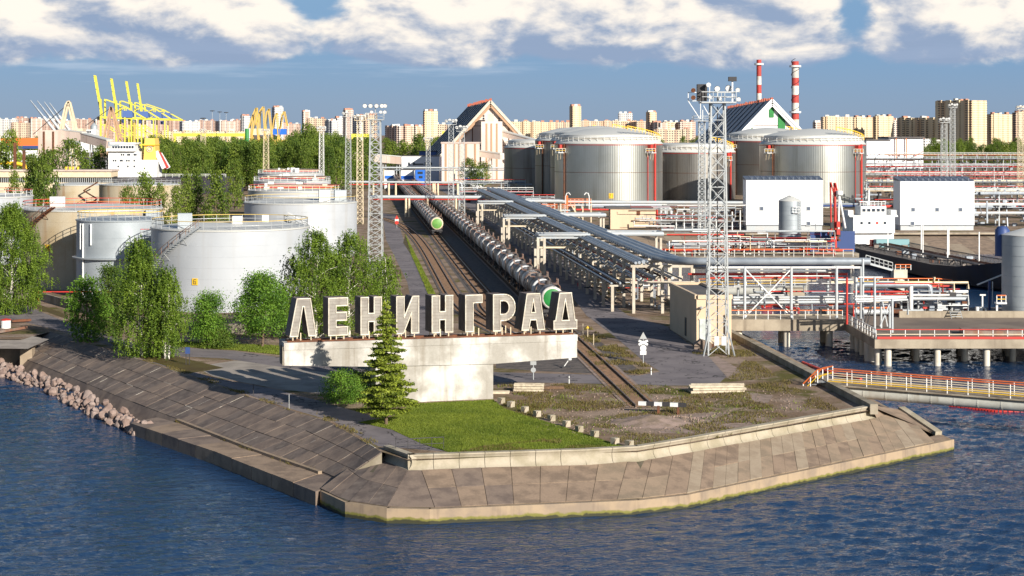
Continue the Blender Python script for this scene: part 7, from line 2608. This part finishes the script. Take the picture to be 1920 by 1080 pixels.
MB().tube([(AX(463, 1250), 1250, 0), (AX(463, 1250), 1250, AZ(241, 1250))], 1.5, 8).build('post', 'green', gc)
MB().box((AX(457, 1250), 1250, AZ(267, 1250)), (6, 5, 4)).build('cab', 'green', gc)
for lab, a, b, py, y in (('long yellow gantry beam above the trees left of the ochre cranes', 325, 462, 253, 1320), ('short yellow crane beam beside the slim lattice masts', 658, 692, 254, 1250), ('short yellow crane beam beside the bunker block', 829, 852, 249, 1250)):
    root = thing('gantry_crane', lab, 'crane', (AX(a, y), y, 0))
    MB().beam((AX(a, y), y, AZ(py, y)), (AX(b, y), y, AZ(py, y)), 2, 2.4).build('beam', 'lemon', root)
    for px in (a + 3, b - 3):
        MB().beam((AX(px, y), y, 0), (AX(px, y), y, AZ(py, y)), 1.5).build('leg', 'lemon', root)
for px, py, y in ((381, 222, 1500), (398, 208, 1900), (412, 210, 1950), (424, 211, 2000)):
    root = thing('floodlight_mast', 'thin far floodlight mast with a flat lamp ring on the skyline left', 'floodlight mast', (AX(px, y), y, 0), 'far lamp ring masts')
    MB().tube([(AX(px, y), y, 0), (AX(px, y), y, AZ(py, y))], .5, 6, .3).build('pole', 'pipe', root)
    MB().lathe([(.2, -.4), (2.6, -.3), (2.6, .4), (.2, .6)], 10, (AX(px, y), y, AZ(py, y))).build('lamp_ring', 'dark', root)

# ---- cargo ship with the yellow funnel
CS = thing('cargo_ship', 'white ship bridge with a tall yellow funnel rising behind the left tanks', 'ship', (AX(235, 700), 700, 0))
y = 700.0
X = lambda p: AX(p, y)
Z = lambda p: AZ(p, y)
hs = MB().box(((X(203) + X(262)) / 2, y + 6, (Z(284) + 5) / 2), (X(262) - X(203), 12, Z(284) - 5)).build('superstructure', 'white', CS)
MB().box((X(228), y + 5, Z(281)), (X(253) - X(203) + 1, 13, 1.2)).build('bridge_wing', 'white', CS)
wh_ = MB().box((X(229), y + 6, Z(275)), (X(251) - X(207), 9, 2.6)).build('wheelhouse', 'white', CS)
MB().box((X(229), y + 6, Z(269)), (X(253) - X(204), 10, .8)).build('bridge_roof', 'white', CS)
MB().box((X(212), y + 6, Z(270)), (4.5, 9.6, 1.8)).build('bridge_front', 'tank_b', CS)
for i in range(8):
    MB().box((X(211 + i * 5.2), y + 1.4, Z(276)), (.8, .2, 1.1)).build('window', 'glass', wh_)
for py, pxs in ((290, (228, 232, 240, 243, 252, 255)), (301, (213, 217, 226, 229, 238, 242, 252)), (312, (222, 240, 252))):
    for px in pxs:
        MB().box((X(px), y - .05, Z(py)), (.55, .2, .7)).build('porthole', 'glass', hs)
MB().box((X(278), y + 6, (Z(300) + 4) / 2), (X(294) - X(263), 10, Z(300) - 4)).build('casing', 'white', CS)
fu = MB()
fu.add([(X(267), y + 2, Z(302)), (X(290.5), y + 2, Z(302)), (X(290.5), y + 11, Z(302)), (X(267), y + 11, Z(302)), (X(269), y + 2.4, Z(259)), (X(287.5), y + 2.4, Z(259)), (X(287.5), y + 10.5, Z(259)), (X(269), y + 10.5, Z(259))],
       [(3, 2, 1, 0), (4, 5, 6, 7), (0, 1, 5, 4), (1, 2, 6, 5), (2, 3, 7, 6), (3, 0, 4, 7)])
fn = fu.build('funnel', 'ochre_l', CS)
MB().box((X(278.3), y + 6, Z(272)), (X(289.5) - X(267.4), 9.6, .4)).build('funnel_band', 'yellow', fn)
pts = [(X(278.5) + 1.15 * math.cos(t), y + 1.95, Z(279.5) + 1.15 * math.sin(t)) for t in [i * 6.2832 / 20 for i in range(21)]]
MB().tube(pts, .18, 5).build('emblem_ring', 'pile', fn)
MB().tube([(X(278.5), y + 2.0, Z(279.5)), (X(278.5), y + 1.85, Z(279.5))], .6, 14).build('emblem_centre', 'pile', fn)
for i, m in enumerate(('white', 'red_f', 'red_f', 'white')):
    MB().beam((X(289 + i * 1.6), y + 4 + i, Z(284 + i * 1.5)), (X(304 + i * 2), y + 4 + i, Z(316)), 1.2, 1.6).build('ramp_panel', m, CS)
MB().beam((X(246), y + 6, Z(268)), (X(246), y + 6, Z(230)), .7).build('mast', 'ochre', CS)
k = MB()
k.prism([(X(185), y - 2), (X(430), y - 2), (X(452), y + 6), (X(430), y + 14), (X(185), y + 14)], 0.05, 7)
k.build('hull', 'hull', CS)
rail_fence([(X(300), y - 2, 7), (X(425), y - 2, 7)], 1.3, CS, 'white', 'white', 'white', 2.5, .07, 1)
s3 = thing('cargo_ship', 'small white ship bridge behind the grey bunker gallery at the left', 'ship', (AX(165, 1050), 1050, 0))
MB().box((AX(165, 1050), 1055, AZ(252, 1050) - 4), (9, 9, 14)).build('superstructure', 'white', s3)
for i in range(4):
    MB().box((AX(157 + i * 4, 1050), 1050.4, AZ(247, 1050)), (.9, .3, 1.2)).build('window', 'glass', s3)
MB().lathe([(.1, 0), (2.2, .5), (2.2, 4), (.1, 6)], 12, (AX(172, 1050), 1056, AZ(248, 1050))).build('dome', 'tank_b', s3, smooth=40)
MB().box((AX(180, 1050), 1055, 5), (52, 14, 10)).build('hull', 'hull', s3)

# ---- grey bunker, gallery, shed roofs at the left
bk = thing('bunker_block', 'pinkish grey concrete bunker with two dark ribs at the upper left', 'building', (AX(93, 880), 880, 0))
MB().box((AX(93, 880), 888, AZ(244, 880) / 2), (AX(115, 880) - AX(71, 880), 15, AZ(244, 880))).build('wall', 'pink', bk)
for px in (82, 99.5):
    MB().box((AX(px, 880), 880.3, AZ(246, 880) / 2), (.9, .4, AZ(247, 880))).build('rib', 'rust', bk)
gallery('grey conveyor gallery sloping right from the pinkish bunker', (115, 252), (158, 257), 885, 880, 4.6, 4, 'pink', (.5,))
gallery('lower end of the grey conveyor gallery above the round trees', (157, 258), (206, 271), 880, 865, 4.2, 4, 'pink', (.3, .8))
ob = thing('bulk_carrier', 'orange hulled ship side showing left of the pinkish bunker', 'ship', (AX(45, 960), 960, 0))
MB().box((AX(40, 960), 966, AZ(266, 960)), (24, 10, 4.4)).build('orange_hull', 'orange', ob)
MB().box((AX(40, 960), 965.5, AZ(276, 960)), (24, 10, 1.6)).build('blue_stripe', 'blue_dark', ob)
MB().box((AX(40, 960), 965.0, AZ(284, 960) / 2), (24, 10, AZ(280, 960))).build('lower_hull', 'panel', ob)
pier = thing('pier_shed', 'long cream pier shed with a dark open strip behind the left trees', 'shed', (AX(90, 560), 560, 0))
x0, x1 = AX(-60, 560), AX(208, 560)
MB().box(((x0 + x1) / 2, 565, AZ(327, 560)), (x1 - x0, 10, 1.9)).build('fascia', 'cream', pier)
MB().box(((x0 + x1) / 2, 565, AZ(320, 560)), (x1 - x0 + .8, 11, .5)).build('roof', 'pink', pier)
MB().box(((x0 + x1) / 2, 566.5, AZ(338, 560)), (x1 - x0, 6, 2.2)).build('opening', 'dark', pier)
MB().box(((x0 + x1) / 2, 565, AZ(342.5, 560) / 2), (x1 - x0, 9.6, AZ(342.5, 560))).build('lower_wall', 'cream', pier)
pp = MB()
for i in range(70):
    pp.beam((x0 + (x1 - x0) * i / 69, 560.6, AZ(343, 560)), (x0 + (x1 - x0) * i / 69, 560.6, AZ(333, 560)), .25)
pp.build('pillars', 'steel', pier, 'stuff')
for px, w in ((124, 5), (131, 4), (137, 4), (146, 4.2)):
    root = thing('vent_cowl', 'yellow ventilator drum on the pier shed roof behind the left trees', 'ventilator', (AX(px, 566), 566, AZ(319, 566)), 'yellow drums on the pier shed')
    MB().lathe([(.4, 0), (.32, .7), (.45, .75), (.45, 1.1), (.05, 1.15)], 12, (AX(px, 566), 566, AZ(319, 566))).build('drum', 'yellow', root, smooth=40)
for px, y, yt in ((28, 590, 268), (45, 590, 282)):
    root = thing('post', 'dark rusty pillar standing over the pier shed at px left of the big tree' if px < 40 else 'second rusty pillar over the pier shed nearer the big tree', 'pillar', (AX(px, y), y, 0))
    root['label'] = 'taller dark rusty pillar over the pier shed at the left' if px < 40 else 'shorter dark rusty pillar over the pier shed beside the big tree'
    MB().beam((AX(px, y), y, 0), (AX(px, y), y, AZ(yt, y)), .9).build('shaft', 'rust', root)
root = thing('yellow_pipe', 'yellow curved pipeline behind the pier shed at the left edge', 'pipeline', (AX(20, 600), 600, 0))
MB().tube([(AX(-20, 600), 600, AZ(305, 600)), (AX(35, 600), 600, AZ(307, 600)), (AX(46, 600), 600, AZ(310, 600)), (AX(49, 600), 600, AZ(322, 600))], .7, 8).build('pipe', 'yellow', root, smooth=50)
# ---- blue and white sheds behind the trains
def shed(label, a, b, yt, yb, y, dep, m, roof='roof_d', stripe=None, wins=(), ridge=0):
    x0, x1, zt, zb = AX(a, y), AX(b, y), AZ(yt, y), max(0.0, AZ(yb, y))
    root = thing('shed', label, 'shed', ((x0 + x1) / 2, y, 0))
    MB().box(((x0 + x1) / 2, y + dep / 2, zt / 2), (x1 - x0, dep, zt)).build('wall', m, root)
    if ridge:
        cx = (x0 + x1) / 2
        MB().add([(x0 - .3, y - .2, zt), (x1 + .3, y - .2, zt), (cx, y - .2, zt + ridge), (x0 - .3, y + dep, zt), (x1 + .3, y + dep, zt), (cx, y + dep, zt + ridge)], [(0, 1, 2), (5, 4, 3), (1, 4, 5, 2), (0, 2, 5, 3)]).build('roof', m, root)
    else:
        MB().box(((x0 + x1) / 2, y + dep / 2, zt + .15), (x1 - x0 + .5, dep + .5, .3)).build('roof', roof, root)
    if stripe:
        MB().box(((x0 + x1) / 2, y - .06, AZ(stripe[0], y)), (x1 - x0 - .2, .12, abs(AZ(stripe[1], y) - AZ(stripe[0], y)) * 2)).build('stripe', stripe[2], root)
    for px, py, w, h in wins:
        MB().box((AX(px, y), y - .08, AZ(py, y)), (w, .16, h)).build('window', 'glass', root)
    return root


shed('white two storey shed with small windows behind the trains', 753, 824, 293, 335, 880, 16, 'panel', wins=[(767, 307, 1, 1.4), (776, 307, 1, 1.4), (798, 307, 1, 1.4), (808, 307, 1, 1.4), (786, 308, 4.5, .7)])
shed('bright blue gabled shed beside the two lattice masts', 826, 853, 294, 330, 860, 18, 'blue', ridge=1.4)
shed('long white shed with a blue base in front of the gabled shed', 871, 907, 315, 350, 800, 14, 'panel', stripe=(335, 333.5, 'blue'))
shed('blue and white striped low house between trains and masts', 752, 776, 319, 350, 760, 8, 'panel', stripe=(333, 329.5, 'blue'))
shed('small deep blue booth beside the striped house', 779, 796, 318, 350, 752, 7, 'blue', wins=[(788, 324, 2.2, 1.0), (789, 332, 1.6, 1.0)])
shed('small white and blue cabin left of the striped house', 721, 738, 319, 350, 770, 7, 'panel', stripe=(332, 329, 'blue'))
shed('light blue shed roofs left of the bright blue gabled shed', 786, 818, 284, 300, 960, 12, 'blue_f')

# ================================================================= trees of the belt
def far_tree_proto(seed, H, rad, kind, leaf, ncl, per, ls, cs):
    return make_tree('leafy tree in the belt behind the tank farm', (0, 0, 0), H, rad, kind, leaf, 'bark', seed, ncl=ncl, per=per, ls=ls, cs=cs, base=.06, trunk_r=.3, group='trees in the belt behind the tanks', limbs=8)


FT = [far_tree_proto(100 + i, H, r_, kd, lf, 60, 60, .75, 1.1) for i, (H, r_, kd, lf) in enumerate(((20, 6.5, 'round', 'leaf_dark'), (23, 6.0, 'tall', 'leaf_dark'), (18, 6.0, 'round', 'leaf_far'), (22, 4.6, 'birch', 'leaf_far'), (16, 5.6, 'round', 'leaf_dark')))]
first_used = [False] * 5
rt = random.Random(42)


def plant(px, y, yt, wpx, label, group, q=None):
    """tree of the belt whose top shows at row yt"""
    q = rt.randrange(5) if q is None else q
    H0 = (20, 23, 18, 22, 16)[q]
    R0 = (6.5, 6.0, 6.0, 4.6, 5.6)[q]
    h = AZ(yt, y)
    sz, sr = h / H0, wpx * y / FPX / 2 / R0
    loc = (AX(px, y), y, 0)
    rz = rt.random() * 6.28
    if not first_used[q]:
        first_used[q] = True
        t_ = FT[q]
        t_.location = loc
        t_.rotation_euler = (0, 0, rz)
        t_.scale = (sr, sr, sz)
        t_['label'], t_['group'] = label, group
        return t_
    return dup(FT[q], loc, rz, label, group, (sr, sr, sz))


GB = 'trees in the belt behind the tanks'
LB = 'leafy tree in the dark green belt behind the left tank farm'
for row, (y, n_, yt, jt) in enumerate(((980, 34, 262, 7), (860, 32, 266, 8), (760, 30, 272, 8))):
    for i in range(n_):
        px = 285 + (690 - 285) * (i + rt.uniform(-.3, .3)) / (n_ - 1)
        top = yt + rt.uniform(-jt, jt) + (-8 if 540 < px < 640 else 0)
        plant(px, y + rt.uniform(-30, 30), top, rt.uniform(26, 40), LB, GB)
for px, y, yt, w, lab in ((575, 800, 234, 46, 'tallest dark tree rising above the belt left of the gabled shed'), (592, 820, 243, 40, LB), (22, 640, 246, 44, 'tall tree with an orange ship behind it at the left edge'), (0, 600, 268, 60, 'broad tree at the very left edge above the pier shed'),
                          (137, 700, 264, 66, 'round crowned tree in front of the grey conveyor gallery'), (187, 720, 275, 44, 'rounded tree just left of the white ship bridge'), (98, 720, 282, 40, 'small tree below the pinkish bunker'),
                          (62, 480, 290, 34, 'left half of the big dark tree behind tank 22'), (84, 470, 286, 46, 'big dark tree standing behind tank 22'), (72, 520, 300, 60, 'low tree behind the big dark tree'), (27, 500, 322, 26, 'thin light tree in front of the pier shed'), (52, 700, 292, 60, 'tree behind the pier shed next to the rusty pillars'),
                          (272, 430, 327, 44, 'tree standing in front of the streaked concrete tank'), (240, 420, 350, 36, 'small pointed tree left of the streaked tank trees'), (300, 425, 346, 36, 'small tree between the streaked tank and the poplars'),
                          (350, 420, 324, 30, 'first of the three upright trees left of the tank row'), (370, 425, 318, 34, 'second of the three upright trees left of the tank row'), (405, 415, 322, 46, 'widest of the upright trees left of the tank row'), (330, 415, 350, 34, 'low bushy tree at the foot of the upright trees'),
                          (440, 560, 302, 36, 'dark tree just left of the farthest pale tank'), (880, 800, 298, 40, 'feathery tree in front of the bunker block'), (905, 790, 304, 34, 'second feathery tree right of it before the shed'),
                          (758, 1020, 270, 50, 'bushy tree right of the tall floodlight mast'), (785, 1150, 253, 34, 'dark tree below the cream tower block'), (735, 1100, 266, 30, 'grey green tree behind the tall floodlight mast')):
    plant(px, y, yt, w, lab, GB if lab == LB else None, 3 if 'upright' in lab or 'thin' in lab else None)
    
for i in range(26):
    plant(1725 + i * 8.5, 1250 + rt.uniform(-40, 60), 270 + rt.uniform(-5, 5) + (4 if i < 4 else 0), rt.uniform(16, 24), 'tree in the green strip below the right apartment blocks', 'trees below the right apartment blocks')
for i in range(80):
    px = rt.uniform(-20, 1940)
    plant(px, rt.uniform(1500, 2000), 262 - rt.uniform(0, 6), rt.uniform(14, 26), 'distant tree at the foot of the city blocks', 'distant trees below the city')

# ================================================================= the city on the skyline
FC = {
    'cream': facade('cream panel facade', (0.62, 0.50, 0.36), alt=(0.46, 0.33, 0.24)),
    'pink': facade('pink brown panel facade', (0.46, 0.30, 0.23), alt=(0.60, 0.48, 0.40)),
    'rose': facade('rose panel facade', (0.56, 0.40, 0.32), alt=(0.66, 0.56, 0.48)),
    'white': facade('white panel facade', (0.66, 0.62, 0.57), alt=(0.45, 0.46, 0.48)),
    'yellow': facade('yellow cream panel facade', (0.66, 0.55, 0.37), fx=3.6, wx=.35, wz=.4, alt=(0.58, 0.42, 0.26)),
    'orange': facade('orange cream facade', (0.66, 0.44, 0.29), alt=(0.62, 0.53, 0.42)),
}


def block(label, a, b, yt, y, m, s=0.0, group=None, huts=3):
    """apartment block from column a to b; s is the share of its width facing away from the sun"""
    x0, x1, zt = AX(a, y), AX(b, y), AZ(yt, y)
    Wd = x1 - x0
    root = thing('apartment_block', label, 'apartment block', (x0 + Wd * s, y, 0), group)
    if s > 0:
        Ld, Ll = s * Wd / .5, (1 - s) * Wd / .866
        C_ = Vector((x0 + Wd * s, y, 0))
        u, v = Vector((-.5, .866, 0)) * Ld, Vector((.866, .5, 0)) * max(Ll, 12)
    else:
        C_ = Vector((x0, y, 0))
        u, v = Vector((0, 16, 0)), Vector((Wd, 0, 0))
    P_ = [C_, C_ + v, C_ + v + u, C_ + u]
    k_ = MB()
    k_.prism([(p.x, p.y) for p in P_], 0, zt)
    k_.build('wall', FC[m], root)
    rr_ = random.Random(int(a * 7 + y))
    nb = max(1, int(v.length / 14))
    for i in range(nb):
        q = C_ + v * ((i + .5) / nb) - u.normalized() * .5
        if i % 2 == 0 and nb > 1:
            MB().box((q.x, q.y, zt / 2 + .6), (v.length / nb * .6, 2.2, zt + 1.2), math.atan2(v.y, v.x)).build('bay', FC[m], root)
    if s > .3:
        nb = max(1, int(u.length / 14))
        for i in range(nb):
            q = C_ + u * ((i + .5) / nb) - v.normalized() * .5
            MB().box((q.x, q.y, zt / 2 + .4), (u.length / nb * .5, 2.2, zt + .8), math.atan2(u.y, u.x)).build('bay', FC[m], root)
    for i in range(huts):
        q = C_ + v * ((i + .5) / huts) + u * .5
        MB().box((q.x, q.y, zt + 1.2), (5, 4, rr_.uniform(2, 4)), math.atan2(v.y, v.x)).build('roof_hut', 'roof_brick' if rr_.random() < .5 else 'roof_w', root)
    return root


NB = 'unlabelled'
CITY = [
    (-10, 30, 224, 3200, 'white', 0, 'pale grey apartment slab at the left end of the skyline'),
    (20, 52, 230, 2900, 'cream', 0, 'low cream block at the left end of the skyline'),
    (28, 50, 221, 3500, 'pink', 0, 'pinkish block behind the low cream block at the left'),
    (50, 76, 222, 3400, 'rose', .3, 'rose block behind the first grey jib'),
    (74, 104, 225, 3500, 'pink', 0, 'brownish block behind the grey jibs'),
    (100, 140, 226, 3400, 'rose', .2, 'rose block behind the cream crane frame'),
    (138, 172, 224, 3500, 'pink', 0, 'brownish block right of the cream crane frame'),
    (168, 205, 226, 3600, 'rose', .3, 'rose block behind the first container crane'),
    (200, 245, 227, 3500, 'pink', 0, 'brownish block behind the container crane legs'),
    (240, 292, 226, 3700, 'rose', .2, 'rose block behind the fourth container crane'),
    (288, 336, 225, 3600, 'pink', 0, 'brownish block at the end of the crane girders'),
    (334, 372, 228, 3300, 'white', .2, 'white block right of the crane girders'),
    (370, 402, 226, 3500, 'pink', 0, 'brownish block under the lamp ring masts'),
    (400, 440, 227, 3400, 'rose', .3, 'rose block right of the lamp ring masts'),
    (432, 455, 225, 3600, 'pink', 0, 'brownish block left of the ochre cranes'),
    (449, 468, 217, 3200, 'white', .4, 'tall white block just left of the ochre cranes'),
    (508, 530, 201, 3000, 'white', .3, 'white tower behind the ochre cranes'),
    (526, 562, 232, 3400, 'rose', 0, 'low rose block right of the ochre cranes'),
    (300, 460, 246, 2300, 'yellow', 0, 'long low cream hall above the yellow gantry beam'),
    (565, 578, 209, 2900, 'rose', .3, 'narrow rose tower left of the tallest belt tree'),
    (574, 610, 222, 2800, 'cream', 0, 'cream slab right of the narrow rose tower'),
    (606, 628, 226, 2700, 'white', .7, 'shaded block right of the cream slab'),
    (624, 650, 221, 2900, 'white', .3, 'pale block left of the domed tower'),
    (642, 662, 206, 2800, 'rose', .3, 'rose tower with a domed top left of the tall floodlight mast'),
    (658, 692, 217, 2500, 'white', .45, 'ribbed pale slab behind the slim lattice masts'),
    (684, 706, 215, 2500, 'cream', 0, 'cream slab directly behind the tall floodlight mast'),
    (718, 758, 236, 2600, 'rose', .75, 'shaded ribbed slab right of the tall floodlight mast'),
    (755, 776, 236, 2600, 'cream', .2, 'cream end of the ribbed slab right of the mast'),
    (774, 798, 237, 2700, 'orange', .2, 'orange cream block left of the cream tower'),
    (793, 820, 208, 2300, 'yellow', .1, 'plain cream tower standing alone left of the gabled shed'),
    (800, 838, 233, 2500, 'cream', 0, 'cream block at the foot of the plain tower'),
    (832, 872, 236, 2700, 'orange', .2, 'orange block directly left of the gabled shed'),
    (940, 995, 228, 2600, 'yellow', 0, 'long cream slab right of the gabled shed'),
    (993, 1042, 229, 2650, 'yellow', 0, 'second long cream slab right of the gabled shed'),
    (1040, 1070, 229, 2700, 'cream', 0, 'cream slab left of the crowned tower'),
    (1068, 1090, 199, 2500, 'yellow', .25, 'slender cream tower with a crown above the left large tank'),
    (1088, 1148, 227, 2700, 'orange', 0, 'orange cream slab right of the crowned tower'),
    (1145, 1215, 227, 2750, 'orange', 0, 'orange cream slab below the round white tower'),
    (1160, 1186, 212, 3000, 'white', 0, 'round topped white tower on the skyline'),
    (1212, 1232, 210, 2700, 'yellow', .3, 'cream tower with a small spire right of the round tower'),
    (1214, 1244, 230, 2400, 'rose', .8, 'shaded blue grey block right of the left large tank'),
    (1240, 1276, 229, 2600, 'orange', .1, 'orange banded block left of the right floodlight masts'),
    (1272, 1306, 228, 2600, 'rose', .1, 'rose banded block behind the right floodlight masts'),
    (1226, 1300, 243, 2200, 'cream', 0, 'lower cream block in front of the banded blocks'),
    (1525, 1546, 229, 2600, 'rose', .2, 'small rose block right of the thick chimney'),
    (1543, 1600, 219, 2300, 'yellow', 0, 'yellow cream slab right of the thick chimney'),
    (1598, 1642, 220, 2350, 'yellow', .08, 'second yellow cream slab above the white warehouse'),
    (1638, 1680, 218, 2300, 'yellow', .1, 'third yellow cream slab above the white warehouse'),
    (1676, 1692, 225, 2500, 'rose', 0, 'narrow reddish block beside the yellow slabs'),
    (1688, 1714, 221, 2400, 'yellow', .6, 'half shaded cream block left of the dark slab'),
    (1710, 1776, 221, 2300, 'yellow', .9, 'long slab in blue shade left of the big tower'),
    (1774, 1856, 188, 2200, 'yellow', .58, 'big two tone apartment tower, left face in shade'),
    (1853, 1906, 214, 2400, 'yellow', .1, 'cream slab right of the big tower'),
    (1900, 1945, 211, 2300, 'cream', .1, 'cream block at the right edge of the skyline'),
    (1680, 1775, 262, 1900, 'white', .5, 'low pale building under the shaded slab'),
]
for a, b, yt, y, m, s, lab in CITY:
    block(lab, a, b, yt, y, m, s)
for px, yt, y, h in ((1078, 199, 2500, 6), (652, 206, 2800, 7), (1222, 210, 2700, 5)):
    r_ = thing('roof_crown', 'small crown on the roof of a skyline tower', 'roof crown', (AX(px, y), y, AZ(yt, y))) if False else None
